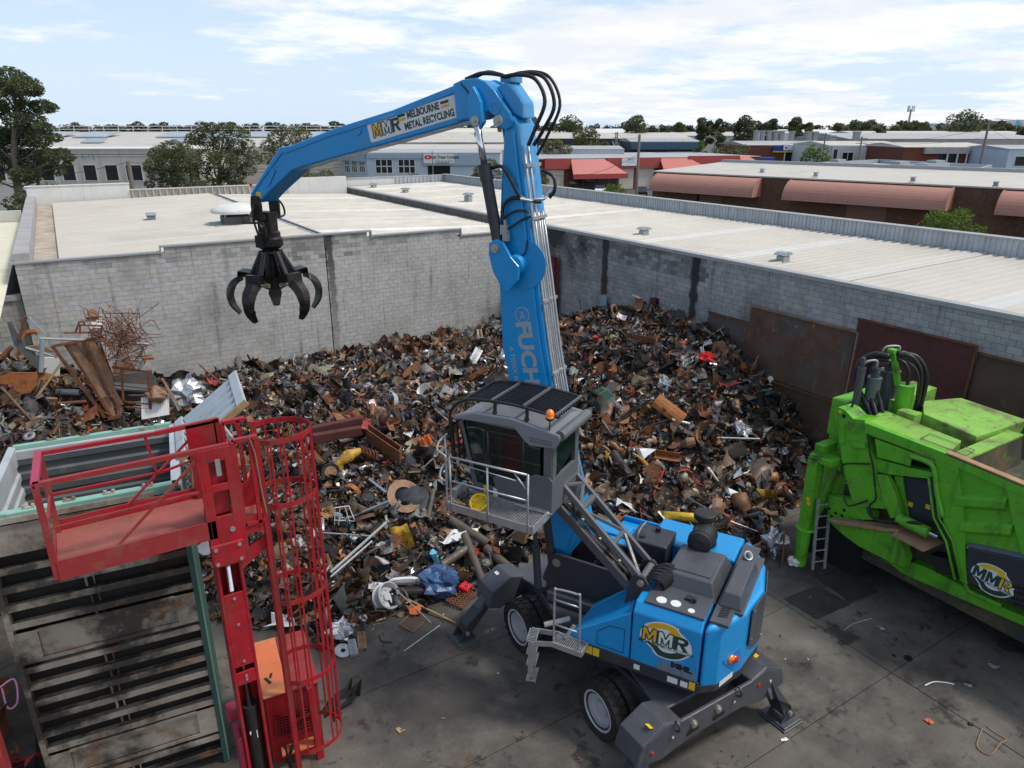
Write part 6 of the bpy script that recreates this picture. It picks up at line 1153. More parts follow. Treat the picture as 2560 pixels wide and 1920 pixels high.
tag(obj('rag', m, 'hose'), 'heap of dark straps and gloves behind the hard hat', 'straps')

# ================================================================== UPENDED CONTAINER AND RED TILTER (left foreground)
C1 = np.array([.9933, -.1155, 0]); C2 = np.array([.1155, .9933, 0]); CO = np.array([-1.66, 10.55, 0.]); CHh = 5.23
CT = lambda V: CO + V[:, :1] * C1 + V[:, 1:2] * C2 + V[:, 2:3] * ZZ
def Cm(): return MB(CT)
ct = thing('shipping_container', 'open shipping container stood on end, its ribbed dirty underside facing the camera', 'container', CO + C1 * 1.22 + C2 * 1.25)
m = Cm(); m.bb(.05, 2.39, .165, .20, .02, 5.1); obj('floor_panel', m, 'cont_floor', ct)
pk = ((2.90, 3.40), (.72, 1.20)); z = 5.02; k = 0
while z > .05:                                                   # cross members and fork pockets, each its own piece
    hit = [p for p in pk if p[0] - .1 < z < p[1] + .05]
    if not hit:
        m = Cm(); w = .10; m.bb(.07, 2.37, -.005, .006, z - w, z); m.bb(.07, 2.37, .006, .16, z - .065, z - .055); obj('cross_member', m, 'cross_member', ct)
        m = Cm(); a0 = 1.02 + .02 * (k % 3); m.bb(a0, a0 + .028, .07, .13, z - .29, z - .11); m.bb(a0 + .10, a0 + .12, .09, .13, z - .29, z - .11); obj('floor_spine', m, 'cross_member', ct); z -= .292
    else:
        a, b = hit[0]; m = Cm(); m.bb(.07, .34, -.012, .004, a, b); m.bb(2.10, 2.37, -.012, .004, a, b); m.bb(.34, 2.10, .03, .05, a + .02, b - .02); m.bb(.07, 2.37, -.014, .004, a - .03, a + .03); m.bb(.07, 2.37, -.014, .004, b - .04, b); obj('fork_pocket', m, 'cross_member', ct); z = a - .10
    k += 1
m = Cm(); m.bb(.07, 2.37, -.004, .012, 4.62, 5.06); obj('sill_plate', m, 'cross_member', ct)
for u, nm in ((0., 'side_rail'), (2.37, 'side_rail')): m = Cm(); m.bb(u, u + .07, -.02, .14, 0, 5.15); obj(nm, m, 'cross_member' if u < 1 else 'teal_dark', ct)
m = Cm(); m.bb(2.44, 2.46, .02, .12, 0, 5.1); obj('side_rail_strip', m, 'teal_paint', ct)
def corr_wall(m_, P0, du, dn, W_, H_, pitch=.26, dep=.035):
    """profiled sheet: ribs run along du, stacked in z"""
    P0 = np.asarray(P0, float); du = np.asarray(du, float); dn = np.asarray(dn, float); pts = []; z_ = 0.
    while z_ < H_ - 1e-6:
        for f, d in ((0, 0), (.38, 0), (.5, dep), (.88, dep)):
            if z_ + f * pitch <= H_: pts.append((z_ + f * pitch, d))
        z_ += pitch
    pts.append((H_, 0)); V = []
    for zz_, d in pts: V += [P0 + dn * d + ZZ * zz_, P0 + du * W_ + dn * d + ZZ * zz_]
    m_.add(V, [(2 * i, 2 * i + 1, 2 * i + 3, 2 * i + 2) for i in range(len(pts) - 1)])
m = Cm(); corr_wall(m, (.05, 2.40, 2.2), (1, 0, 0), (0, -1, 0), 2.34, 2.9); obj('roof_sheet', m, 'cont_grey', ct)
m = Cm(); corr_wall(m, (.06, .17, 2.2), (0, 1, 0), (1, 0, 0), 2.25, 2.9); obj('side_sheet', m, 'cont_light', ct)
m = Cm(); corr_wall(m, (2.38, .17, 2.2), (0, 1, 0), (-1, 0, 0), 2.25, 2.9); obj('side_sheet', m, 'cont_light', ct)
m = Cm(); m.bb(.05, 2.39, .17, 2.42, 2.15, 2.2); obj('load', m, 'cont_floor', ct)
m = Cm(); m.bb(0, .05, .15, 2.45, 0, 5.1); m.bb(2.39, 2.44, .15, 2.45, 0, 5.1); m.bb(0, 2.44, 2.44, 2.50, 0, 5.1); obj('outer_skin', m, 'teal_dark', ct)
m = Cm(); m.bb(.06, 2.34, -.03, .10, 5.11, 5.24); rn = obj('end_frame', m, 'teal_paint', ct, bev=.01)
m = Cm(); m.bb(.06, 2.10, -.045, -.03, 5.10, 5.18); obj('frame_edge', m, 'cross_member', rn)
m = Cm(); m.bb(0, 2.44, 2.36, 2.50, 5.02, 5.17); obj('end_frame', m, 'cont_light', ct, bev=.01)
m = Cm(); m.bb(.06, 2.36, 2.43, 2.52, 5.17, 5.24); fr = obj('end_frame', m, 'teal_paint', ct, bev=.01)
m = Cm(); m.bb(-.01, .10, .0, 2.5, 5.02, 5.22); obj('end_frame', m, 'cont_light', ct, bev=.01)
m = Cm(); m.bb(2.32, 2.45, .0, 2.5, 5.02, 5.20); obj('end_frame', m, 'cont_light', ct, bev=.01)
for u in (.55, 1.02, 1.5, 1.98):
    for d, zz_ in ((.04, 5.25), (2.47, 5.25)):
        m = Cm(); m.cyl((u, d, zz_ - .03), (u, d, zz_ + .04), .022, 8); m.cyl((u + .1, d, zz_ - .03), (u + .1, d, zz_ + .04), .022, 8); m.box((u + .05, d, zz_), (.13, .05, .02)); obj('lock_keeper', m, 'cross_member', ct)
m = Cm(); m.bb(2.25, 2.42, .0, .18, 4.92, 5.20); m.bb(2.28, 2.39, -.012, .0, 4.96, 5.16); obj('corner_casting', m, 'cross_member', ct)
# open door leaf
hinge = CT(np.array([[2.44, 2.46, 5.2]]))[0]; al = radians(36); E1 = C1 * cos(al) + ZZ * sin(al); E2 = -C2; EN = np.cross(E1, E2)
if EN[2] < 0: EN = -EN
DT = lambda V: hinge + V[:, :1] * E1 + V[:, 1:2] * E2 + V[:, 2:3] * EN
m = MB(DT); m.bb(.0, 1.32, 0, 1.55, -.05, -.02); dl = obj('door_leaf', m, 'cont_door', ct)
for v in (.16, .46, .76, 1.06, 1.36): m = MB(DT); m.prism([(.18, v - .09, -.02), (.18, v - .05, .03), (.18, v + .05, .03), (.18, v + .09, -.02)], (1.0, 0, 0)); obj('door_rib', m, 'cont_door', dl)
for u in (.0, 1.18): m = MB(DT); m.bb(u, u + .16, -.01, 1.56, -.02, .045); obj('door_edge', m, 'cont_light', dl, bev=.01)
m = MB(DT); m.bb(.0, 1.34, 1.55, 1.60, -.06, .04); obj('door_seal', m, 'wood', dl)
for u, v in ((.7, .95), (.62, 1.2), (.85, 1.22), (.5, .7), (.95, .6)): m = MB(DT); m.prism([(u, v, .031), (u + .03, v, .031), (u + .015, v + .03, .031)], (0, 0, .002)); obj('rivet_mark', m, 'ink', dl)

# ---- red tilter: mast, platform, ladder
rt_ = thing('container_tilter', 'red steel container tilter with work platform and caged ladder beside the container', 'container tilter', (1.1, 9.4, 0))
def rp_(name, m_, material='red_paint', parent=rt_, **k): return obj(name, m_, material, parent, **k)
m = MB(); m.bb(.92, .96, 9.02, 9.36, 0, 5.2); m.bb(1.22, 1.26, 9.02, 9.36, 0, 5.2); m.bb(.96, 1.22, 9.30, 9.36, 0, 5.2); ms = rp_('mast', m, bev=.008)
for z0, z1 in ((2.76, 3.98), (2.44, 2.66), (5.0, 5.2)):
    m = MB(); m.bb(.96, 1.22, 9.025, 9.05, z0, z1); cv_ = rp_('cover_plate', m, 'red_paint', ms, bev=.006)
    for zz_ in ((z0 + .08, z1 - .08) if z1 - z0 < 1 else (z0 + .08, (z0 + z1) / 2 + .1, z1 - .08)): m = MB(); m.cyl((1.09, 9.012, zz_), (1.09, 9.026, zz_), .02, 10); rp_('bolt', m, 'galv', cv_)
m = MB(); m.cyl((1.09, 9.16, .1), (1.09, 9.16, 1.92), .095, 20); m.cyl((1.09, 9.16, 1.84), (1.09, 9.16, 1.95), .105, 20); cyl_ = rp_('lift_cylinder', m, 'filter_black', ms)
m = MB(); m.cyl((1.09, 9.16, 1.92), (1.09, 9.16, 4.75), .05, 16); rp_('rod', m, 'chrome', cyl_, smooth=True)
m = MB(); m.bb(1.0, 1.18, 9.04, 9.055, 1.52, 1.60) if False else m.box((1.12, 9.062, 1.45), (.012, .004, .14)); m.box((1.03, 9.07, 1.5), (.02, .004, .06)); rp_('label', m, 'sticker_white', cyl_)
# slotted head plate: strips around its windows
m = MB(); y0, y1 = 8.93, 8.96
for (a, b, z0, z1) in ((.94, 1.02, 4.62, 6.2), (1.22, 1.32, 4.62, 6.2), (1.02, 1.22, 6.02, 6.2), (1.02, 1.22, 5.60, 5.70), (1.02, 1.22, 4.62, 5.24)): m.bb(a, b, y0, y1, z0, z1)
hp_ = rp_('head_plate', m, bev=.004)
m = MB(); m.bb(1.32, 1.36, 8.93, 9.10, 4.6, 6.22); m.bb(.90, .94, 8.93, 9.05, 4.62, 6.2); rp_('head_flange', m, 'red_paint', hp_)
m = MB(); m.bb(1.02, 1.22, 9.02, 9.03, 5.24, 6.02); rp_('head_backing', m, 'red_paint', hp_)
m = MB(); m.bb(1.10, 1.16, 8.92, 8.93, 5.82, 6.05); rp_('guide_pad', m, 'galv', hp_)
m = MB(); m.bb(.88, 1.30, 8.88, 8.93, 4.52, 4.86); bp_ = rp_('bolted_bracket', m, bev=.02)
for x, zz_ in ((.94, 4.58), (.94, 4.80), (1.24, 4.58), (1.24, 4.80)): m = MB(); m.cyl((x, 8.865, zz_), (x, 8.88, zz_), .025, 10); rp_('bolt', m, 'galv', bp_)
m = MB(); m.cyl((1.19, 8.915, 5.02), (1.19, 8.93, 5.02), .035, 12); rp_('bolt', m, 'galv', hp_)
# platform
PZ = 5.08; m = MB(); m.bb(-.78, 1.05, 8.95, 9.95, PZ - .03, PZ); pf_ = rp_('platform_floor', m, 'red_floor')
m = MB(); m.bb(-.78, 1.0, 8.93, 8.95, PZ - .14, PZ + .12); rp_('kick_plate', m, 'red_faded', pf_); m = MB(); m.bb(-.74, 1.05, 9.95, 9.97, PZ - .03, PZ + .16); rp_('kick_plate', m, 'red_paint', pf_); m = MB(); m.bb(-.80, -.78, 8.95, 9.95, PZ - .14, PZ + .10); rp_('kick_plate', m, 'red_faded', pf_)
def rbar(p0, p1, w=.05, h=.05, mt='red_paint'): m_ = MB(); m_.beam(p0, p1, w, h); return rp_('rail', m_, mt, pf_)
for x, y in ((-.80, 8.97), (-.76, 9.93)): rbar((x, y, PZ - .12), (x, y, 6.2), .06, .07, 'red_faded')
rbar((-.82, 8.97, 6.2), (1.30, 8.97, 6.2), .06, .06, 'red_faded'); rbar((-.78, 9.93, 6.2), (.55, 9.93, 6.17)); rbar((.55, 9.93, 6.17), (1.34, 9.93, 6.2), .06, .06); rbar((-.80, 8.94, 6.2), (-.77, 9.96, 6.2), .08, .06, 'magenta_red')
rbar((-.78, 8.97, 5.62), (1.0, 8.97, 5.64), .03, .03, 'red_faded'); rbar((-.76, 9.93, 5.62), (.55, 9.93, 5.60), .03, .03); rbar((.55, 9.93, 5.60), (1.2, 9.93, 5.72), .03, .03); rbar((-.78, 8.97, 5.62), (-.76, 9.93, 5.62), .03, .03, 'red_faded'); rbar((.42, 9.93, 6.17), (.48, 9.93, 5.62), .035, .035)
rbar((-.25, 8.96, PZ), (.98, 8.96, 6.16), .03, .03, 'red_faded'); rbar((.02, 9.94, PZ + .1), (1.15, 9.94, 6.16), .03, .03)
m = MB(); m.bb(.92, 1.30, 9.90, 9.95, 4.7, 6.2); rp_('rear_plate', m, 'red_paint', pf_)
m = MB(); m.bb(1.28, 1.36, 9.90, 9.97, 4.6, 6.22); rp_('post', m, 'red_paint', pf_)
# landing gate between mast and ladder
for y in (9.0, 9.72):
    m = MB()
    for p0, p1 in (((1.36, y, 4.95), (1.36, y, 6.22)), ((1.36, y, 6.22), (1.66, y, 6.22)), ((1.56, y, 4.95), (1.56, y, 6.22)), ((1.36, y, 5.0), (1.62, y, 5.0))): m.beam(p0, p1, .07, .05)
    rp_('gate_frame', m)
m = MB(); m.bb(1.36, 1.64, 9.02, 9.72, 5.02, 5.05); rp_('landing_floor', m, 'red_floor'); m = MB(); m.bb(1.36, 1.64, 8.99, 9.0, 4.85, 5.10); rp_('kick_plate', m, 'red_paint')
m = MB(); m.prism([(1.38, 9.38, 5.05), (1.62, 9.38, 5.05), (1.62, 9.38, 5.62), (1.55, 9.38, 5.46), (1.47, 9.38, 5.40), (1.38, 9.38, 5.48)], (0, .03, 0)); rp_('gate_plate', m)
m = MB(); m.tube(spline([(1.55, 8.97, 6.24), (1.58, 8.95, 6.1), (1.60, 8.95, 5.95), (1.62, 8.97, 5.5), (1.65, 8.97, 5.1)], 5), .012, 6); rp_('rope', m, 'rust_pale')
m = MB(); m.prism([(1.26, 9.05, 4.55), (1.62, 9.05, 4.72), (1.62, 9.05, 4.55), (1.26, 9.05, 4.30)], (0, .04, 0)); rp_('bracket_arm', m)
# ladder and cage
LA = np.array([1.645, 9.0, 0.]); LB = np.array([1.735, 9.62, 0.]); OUT = C1; ld = None
for P in (LA, LB): m = MB(); m.beam(P, P + ZZ * 6.2, .08, .05, (0, 1, 0)); o = rp_('ladder_stringer', m, bev=.006); ld = ld or o
k = .25
while k < 6.1: m = MB(); m.cyl(LA + ZZ * k, LB + ZZ * k, .014, 6); rp_('rung', m, 'red_paint', ld); k += .30
def hoop(zz_, dz_=0.):
    c = (LA + LB) / 2; a = (LA - LB) / 2 * 1.02; P = [LA + ZZ * zz_]
    for t in np.linspace(0, pi, 15): P.append(c + a * cos(t) * 1.25 + OUT * (.16 + .58 * sin(t) ** .8) + ZZ * zz_)
    return np.array(P + [LB + ZZ * zz_])
HZ = (6.13, 5.18, 3.62, 2.20, .84); cg = []
for zz_ in HZ:
    P = hoop(zz_); m = MB()
    for i in range(len(P) - 1): d = P[i + 1] - P[i]; m.beam(P[i] - d * .03, P[i + 1] + d * .03, .008, .075)
    cg.append(rp_('cage_hoop', m))
for j in (1, 2, 4, 5, 7, 8, 9, 11, 12, 14, 15):
    m = MB()
    for a, b in zip(HZ[:-1], HZ[1:]): m.beam(hoop(a)[j], hoop(b)[j], .007, .028, OUT)
    rp_('cage_strap', m)
# hydraulic power unit behind the ladder
PO = np.array([1.395, 9.80, 0.]); PT = lambda V: PO + V[:, :1] * C1 + V[:, 1:2] * C2 + V[:, 2:3] * ZZ
pu = thing('power_unit', 'red hydraulic power unit with faded orange lid behind the caged ladder', 'power unit', PO + C1 * .42 + C2 * .7)
m = MB(PT); m.bb(0, .84, 0, 1.40, .12, 1.38); obj('housing', m, 'red_paint', pu, bev=.012)
m = MB(PT); m.bb(-.02, .36, -.03, 1.42, 1.385, 1.41); obj('lid', m, 'orange_lid', pu, bev=.006); m = MB(PT); m.bb(.37, .86, -.03, 1.42, 1.385, 1.408); obj('lid', m, 'red_faded', pu, bev=.006)
m = MB(PT); m.bb(.10, .78, -.03, -.005, .55, .95); g_ = obj('grille_frame', m, 'black_void', pu)
m = MB(PT)
for i in range(14): u = .10 + i * .052; m.bb(u, u + .012, -.04, -.031, .55, .95)
for i in range(8): zz_ = .55 + i * .057; m.bb(.10, .79, -.043, -.031, zz_, zz_ + .012)
tag(obj('grille', m, 'red_paint', g_), None, kind='stuff')
m = MB(PT); m.bb(.14, .75, -.22, -.02, .30, .33); obj('step_plate', m, 'orange_lid', pu); 
for v in (0., 1.3): m = MB(PT); m.bb(.0, .84, v, v + .05, .0, .12); obj('skid', m, 'red_paint', pu)
m = MB(); m.beam((2.10, 9.52, 0), (2.06, 9.52, 1.52), .12, .08, (0, 1, 0)); obj('corner_post', m, 'red_paint', pu, bev=.008)
m = MB(PT); m.box((.10, .35, 1.412), (.05, .18, .006), Matrix.Rotation(.4, 3, 'Z')); m.box((.16, .45, 1.412), (.04, .12, .006), Matrix.Rotation(-.3, 3, 'Z')); obj('lid_mark', m, 'ink', pu)
m = MB()
for i in range(7): m.tube(arc((1.62, 9.25, .45 + .02 * i), .22 - .006 * i, 0, 6.2, 22, (.35, .1, .1), (.1, .2, .95)), .018, 6)
m.tube(spline([(1.5, 9.2, .9), (1.52, 9.2, .7), (1.5, 9.25, .5)], 4), .018, 6); tag(obj('hose_coil', m, 'hose'), 'coil of black hydraulic hose hanging at the foot of the red mast', 'hose')
m = MB(); m.bb(.84, .92, 9.1, 9.5, 0, 1.45); m.bb(.80, 1.0, 9.55, 9.75, 1.4, 1.62); rp_('base_frame', m, 'magenta_red', bev=.02)
m = MB(); m.bb(-2.06, -1.82, 9.1, 9.42, 0, 3.42); rp_('mast', m, 'red_faded', bev=.01)

# ================================================================== GREEN SCRAP SHEAR (right)
XG = 14.0
def q6(x, y, X_=XG): return at(1960 + x / 3.687, 840 + y / 3.687, 'X', X_)[1:]
def q7(x, y, X_=XG): return at(1960 + x / 3.687, 1270 + y / 3.687, 'X', X_)[1:]
gs = thing('scrap_shear', 'bright green hydraulic scrap shear with hopper and dark hoses at the right edge', 'scrap shear', (15.5, 6.5, 0))
def gp(name, m_, material='green_paint', parent=gs, **k): return obj(name, m_, material, parent, **k)
def gplate(name, pts, X_=XG, th=.06, material='green_paint', parent=gs, f=q6, bev=.01):
    m_ = MB(); m_.prism([(X_, *f(x, y, X_)) for x, y in pts], (th, 0, 0)); return gp(name, m_, material, parent, bev=bev)
m = MB(); m.bb(14.55, 17.2, 2.5, 8.6, .5, 3.35); gp('body', m, 'hopper_in')
m = MB(); m.bb(14.7, 16.6, 8.0, 9.3, 1.2, 3.75); gp('head_core', m, 'green_paint', bev=.03)
hd = gplate('head_plate', [(455, 680), (500, 655), (570, 690), (640, 765), (745, 775), (765, 930), (800, 1060), (850, 1160), (850, 1290), (905, 1500), (1000, 1600), (700, 1580), (620, 1500), (540, 1200), (500, 900), (470, 760)], 14.0, .5)
m = MB(); m.bb(14.5, 16.2, 8.85, 9.25, 3.2, 4.12); gp('head_plate', m, 'green_paint', hd, bev=.04)
for (x, y) in ((518, 697), (553, 738)): a = q6(x, y); m = MB(); m.cyl((13.99, *a), (14.01, *a), .045, 14); gp('hole', m, 'yellow' if x < 530 else 'black_void', hd)
for (x, y, r) in ((555, 1650, .05), (470, 1700, .04), (585, 1705, .04), (510, 1640, .04), (600, 1665, .03)): pass
gplate('cover_box', [(620, 985), (745, 985), (745, 1035), (620, 1035)], 13.93, .1, 'green_paint', hd)
gplate('stiffener', [(505, 810), (545, 810), (545, 990), (505, 990)], 13.93, .1, 'green_paint', hd)
for (x, y) in ((655, 1105), (775, 1255), (720, 840), (1048, 1238), (592, 1340)):
    a = q6(x, y); m = MB(); m.tube(arc((13.98, a[0], a[1]), .055, .2, 5.6, 10, (0, 1, 0), (0, 0, 1)), .012, 6); gp('lifting_ring', m, 'green_paint', hd)
bm_ = gplate('top_beam', [(735, 795), (748, 895), (1390, 1140), (1600, 1215), (2212, 1490), (2500, 1615), (2500, 1500), (2212, 1382), (1560, 1110)], 13.97, .14)
P0 = q6(735, 795); P1 = q6(1500, 1085)
m = MB(); m.add([(14.105, P0[0], P0[1]), (14.105, P1[0], P1[1] + .02), (14.75, P1[0] + .12, P1[1] + .06), (14.95, P0[0] + .15, P0[1] + .05), (14.105, P0[0], P0[1] - .3), (14.105, P1[0], P1[1] - .3), (14.75, P1[0] + .12, P1[1] - .3), (14.95, P0[0] + .15, P0[1] - .3)], [(0, 1, 2, 3), (4, 7, 6, 5), (0, 4, 5, 1), (1, 5, 6, 2), (2, 6, 7, 3), (3, 7, 4, 0)]); tb = gp('beam_top', m, 'green_top', bm_, bev=.015)
Y0, Z0 = q6(1500, 1085); Y1, Z1 = q6(2500, 1500)
m = MB(); m.beam((14.05, Y0, Z0 + .01), (14.05, Y1, Z1 + .01), .16, .05); gp('rim', m, 'rust_rail', bm_)
m = MB(); c = [(14.18, 6.95, 4.02), (14.18, 6.05, 4.0), (14.5, 6.05, 4.03), (14.5, 6.95, 4.05)]
for i in range(4): m.beam(c[i], c[(i + 1) % 4], .012, .008)
gp('hatch_outline', m, 'hopper_in', tb)
# hopper interior seen over the rim
m = MB(); m.prism([(15.30, 7.55, 4.12), (15.95, 7.95, 4.16), (16.9, 7.6, 4.16), (16.9, 6.2, 4.10), (15.15, 6.35, 4.06)], (0, 0, -.6)); gp('hopper_lid', m, 'green_top', bev=.02)
m = MB(); m.bb(15.3, 17.0, 8.2, 8.8, 3.4, 4.2); gp('hopper_lid', m, 'green_top', bev=.02)
m = MB(); m.bb(14.95, 15.25, 7.55, 7.95, 3.6, 4.15); gp('valve_box', m, 'green_top', bev=.015)
m = MB(); m.add([(14.15, 6.28, 3.92), (16.3, 6.26, 3.98), (16.3, 5.98, 3.94), (14.15, 6.0, 3.88), (14.15, 6.28, 2.6), (16.3, 6.26, 2.6), (16.3, 5.75, 2.6), (14.15, 5.75, 2.6)], [(0, 3, 2, 1), (4, 5, 6, 7), (0, 1, 5, 4), (1, 2, 6, 5), (2, 3, 7, 6), (3, 0, 4, 7)]); gp('hopper_divider', m, 'hopper_in', bev=.02)
m = MB(); m.bb(14.15, 16.3, 5.97, 6.27, 3.93, 3.985); gp('divider_cap', m, 'green_top', bev=.01)
m = MB(); m.add([(16.3, 2.4, 2.9), (16.3, 6.3, 2.9), (17.0, 6.3, 4.25), (17.0, 2.4, 4.2), (16.42, 2.4, 2.85), (16.42, 6.3, 2.85), (17.12, 6.3, 4.25), (17.12, 2.4, 4.2)], MB.BF); gp('hopper_wing', m, 'hopper_in')
m = MB(); m.beam((17.06, 2.4, 4.24), (17.06, 6.3, 4.29), .12, .06); gp('rim', m, 'rust_rail')
m = MB(); m.bb(14.1, 16.4, 2.4, 5.75, 2.55, 2.6); gp('hopper_floor', m, 'hopper_in')
# accumulators, cylinders and hoses
for i, (x, y, r, z0, z1, mt) in enumerate(((14.90, 8.55, .15, 3.6, 4.72, 'cab_mid'), (15.42, 8.52, .21, 3.6, 4.80, 'grey_paint'), (15.30, 8.05, .16, 3.7, 4.62, 'green_paint'), (14.62, 8.72, .085, 3.5, 4.95, 'grey_paint'))):
    m = MB(); m.cyl((x, y, z0), (x, y, z1), r, 20); m.cyl((x, y, z1), (x, y, z1 + .03), r * 1.08, 20); o = gp('accumulator' if mt != 'green_paint' else 'press_cylinder', m, mt)
    if mt != 'green_paint':
        m = MB(); m.cyl((x, y, z1 + .03), (x, y, z1 + .16), r * .62, 16); m.cyl((x, y, z1 + .16), (x, y, z1 + .26), r * .38, 12); m.box((x, y, z1 + .22), (r * .9, r * .9, .07)); gp('valve_head', m, 'grey_paint', o)
m = MB(); m.prism([(15.18, 8.12, 4.6), (15.18, 8.24, 4.6), (15.18, 8.50, 5.36), (15.18, 8.38, 5.36)], (.10, 0, 0)); m.bb(15.14, 15.32, 8.36, 8.52, 5.30, 5.38); gp('hose_hanger', m)
m = MB(); m.tube([(15.28, 7.84, 4.66), (15.28, 7.84, 3.7)], .02, 6); gp('sight_tube', m)
for k, (pp, r, mt) in enumerate((([(15.1, 8.42, 5.24), (14.95, 8.72, 5.22), (14.80, 8.92, 4.95), (14.76, 8.85, 4.5), (14.72, 8.5, 4.1), (14.62, 8.25, 3.85)], .062, 'hose'), ([(15.15, 8.46, 5.14), (14.98, 8.70, 5.10), (14.90, 8.78, 4.85), (14.86, 8.60, 4.4), (14.72, 8.30, 4.05), (14.66, 8.15, 3.85)], .055, 'hose'), ([(15.2, 8.45, 5.02), (15.0, 8.62, 4.98), (14.9, 8.62, 4.85), (14.88, 8.4, 4.4), (14.8, 8.2, 4.1), (14.74, 8.1, 3.85)], .045, 'hose'),
        ([(15.26, 8.36, 5.28), (15.42, 8.10, 5.25), (15.55, 7.92, 4.95), (15.6, 7.88, 4.4), (15.6, 7.9, 4.0)], .052, 'hose'), ([(15.26, 8.36, 5.30), (15.5, 8.05, 5.26), (15.68, 7.86, 4.9), (15.72, 7.84, 4.4), (15.7, 7.86, 4.0)], .052, 'hose'), ([(15.24, 8.34, 5.2), (15.3, 8.15, 5.1), (15.32, 8.04, 4.9), (15.30, 8.02, 4.62)], .038, 'hose'), ([(15.26, 8.3, 5.2), (15.40, 8.0, 5.05), (15.42, 7.86, 4.8), (15.44, 7.84, 4.4)], .026, 'hose'),
        ([(14.62, 8.72, 4.98), (14.66, 8.66, 5.12), (14.85, 8.55, 5.14), (14.9, 8.55, 4.98)], .026, 'galv_dull'), ([(15.1, 8.6, 5.3), (15.15, 8.55, 5.42), (15.4, 8.42, 5.42), (15.42, 8.4, 5.3)], .024, 'galv_dull'), ([(14.4, 8.7, 3.7), (14.3, 8.6, 4.2), (14.45, 8.66, 4.5), (14.62, 8.7, 4.7)], .025, 'hose'))):
    m = MB(); m.tube(spline(pp, 6), r, 10); h_ = gp('hose', m, mt, smooth=True)
m = MB(); m.bb(15.32, 15.44, 8.18, 8.32, 5.22, 5.34); gp('coupling', m, 'grey_paint')
# near side: hatch, arms, recess, column, panels
gplate('hatch_plate', [(835, 950), (1180, 1078), (1160, 1200), (858, 1118)], 13.96, .05)
gplate('side_beam', [(850, 1130), (1160, 1215), (1380, 1260), (1350, 1320), (950, 1275), (850, 1250)], 14.02, .2)
gplate('clamp_arm', [(850, 1275), (945, 1285), (1010, 1420), (1070, 1600), (1075, 1680), (980, 1680), (905, 1500), (880, 1380)], 13.98, .15)
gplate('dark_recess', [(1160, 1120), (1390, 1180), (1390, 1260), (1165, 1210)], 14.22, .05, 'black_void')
gplate('dark_panel', [(1085, 1295), (1340, 1325), (1395, 1720), (1140, 1720)], 14.24, .05, 'grey_dark')
gplate('inner_plate', [(1010, 1290), (1090, 1295), (1150, 1700), (1100, 1700)], 14.18, .05)
cl = gplate('column', [(1390, 1140), (1600, 1215), (1640, 1500), (1690, 2290), (1590, 2240), (1500, 1900), (1430, 1500)], 13.97, .18)
for k, (x0, x1) in enumerate(((1350, 1470), (1375, 1500), (1400, 1530))):
    m = MB(); m.tube([(13.94 - .01 * k, *q6(x0, 1300)), (13.94 - .01 * k, *q6(x0 + 45, 1660)), (13.94, *q7(x1 + 40, 300)), (13.94, *q7(x1 + 120, 650))], .028 - .006 * k, 8); gp('pipe', m, 'green_paint' if k != 1 else 'hose', cl, smooth=True)
m = MB(); m.tube(spline([(13.93, *q6(1180, 1100)), (13.93, *q6(1330, 1150)), (13.93, *q6(1400, 1220)), (13.93, *q6(1430, 1450)), (13.93, *q6(1480, 1660))], 5), .05, 10); gp('pipe', m, 'green_paint', cl, smooth=True)
hp2 = gplate('hopper_side', [(1595, 1212), (2055, 1412), (2500, 1600), (2500, 2200), (2180, 2060), (1640, 1940)], 14.06, .08)
for (ya, yb, x0, x1) in ((1450, 1510, 1615, 2065), (1690, 1750, 1640, 2120)):
    m = MB(); A_, B_ = q6(x0, ya), q6(x1, ya + 28); h = .16
    m.add([(14.06, A_[0], A_[1]), (14.06, B_[0], B_[1]), (14.06, B_[0], B_[1] - .34), (14.06, A_[0], A_[1] - .34), (13.94, A_[0], A_[1] - .10), (13.94, B_[0], B_[1] - .10), (13.94, B_[0], B_[1] - .24), (13.94, A_[0], A_[1] - .24)], [(0, 1, 5, 4), (4, 5, 6, 7), (7, 6, 2, 3), (0, 4, 7, 3), (1, 2, 6, 5)]); gp('rib', m, 'green_paint', hp2)
gplate('gusset', [(2050, 1410), (2500, 1600), (2500, 2150), (2190, 2010), (2090, 1660)], 13.98, .1, 'green_paint', hp2)
lp_ = gplate('engine_cover', [(1690, 360), (2600, 560), (2600, 980), (2180, 900), (1690, 690), (1675, 470)], 13.93, .2, 'grey_dark', gs, q7, .03)
m = MB(); A_, B_ = q7(1690, 360), q7(2600, 560); m.add([(13.93, A_[0], A_[1]), (13.93, B_[0], B_[1]), (14.06, B_[0], B_[1] + .10), (14.06, A_[0], A_[1] + .10)], [(0, 1, 2, 3)]); gp('cover_bevel', m, 'cab_mid', lp_)
a = q7(1938, 655); mmr(lp_, (13.928, a[0], a[1]), np.array([0, -1., 0]), ZZ, .78, ('yellow', 'logo_green', 'logo_green', 'logo_green', 'yellow'), -.05)
for i in range(4):
    for j in range(3):
        a = q7(2130 + j * 48 + (i % 2) * 22, 710 + i * 55 + j * 14); m = MB(); m.cyl((13.926, *a), (13.935, *a), .042, 14); gp('vent_hole', m, 'black_void', lp_)
gplate('lower_plate', [(390, 100), (480, 150), (1050, 235), (1075, 300), (1125, 480), (1100, 555), (920, 470), (690, 355), (560, 260), (480, 190)], 14.0, .25, 'green_paint', gs, q7)
gplate('foot_plate', [(400, -120), (700, -60), (830, 40), (830, 110), (400, 110)], 14.1, .2, 'green_paint', gs, q7)
for (x, y) in ((555, 20), (478, 48), (535, 70), (440, 75), (415, 5)): a = q7(x, y, 14.1); m = MB(); m.cyl((14.09, *a), (14.105, *a), .038, 12); gp('hole', m, 'black_void')
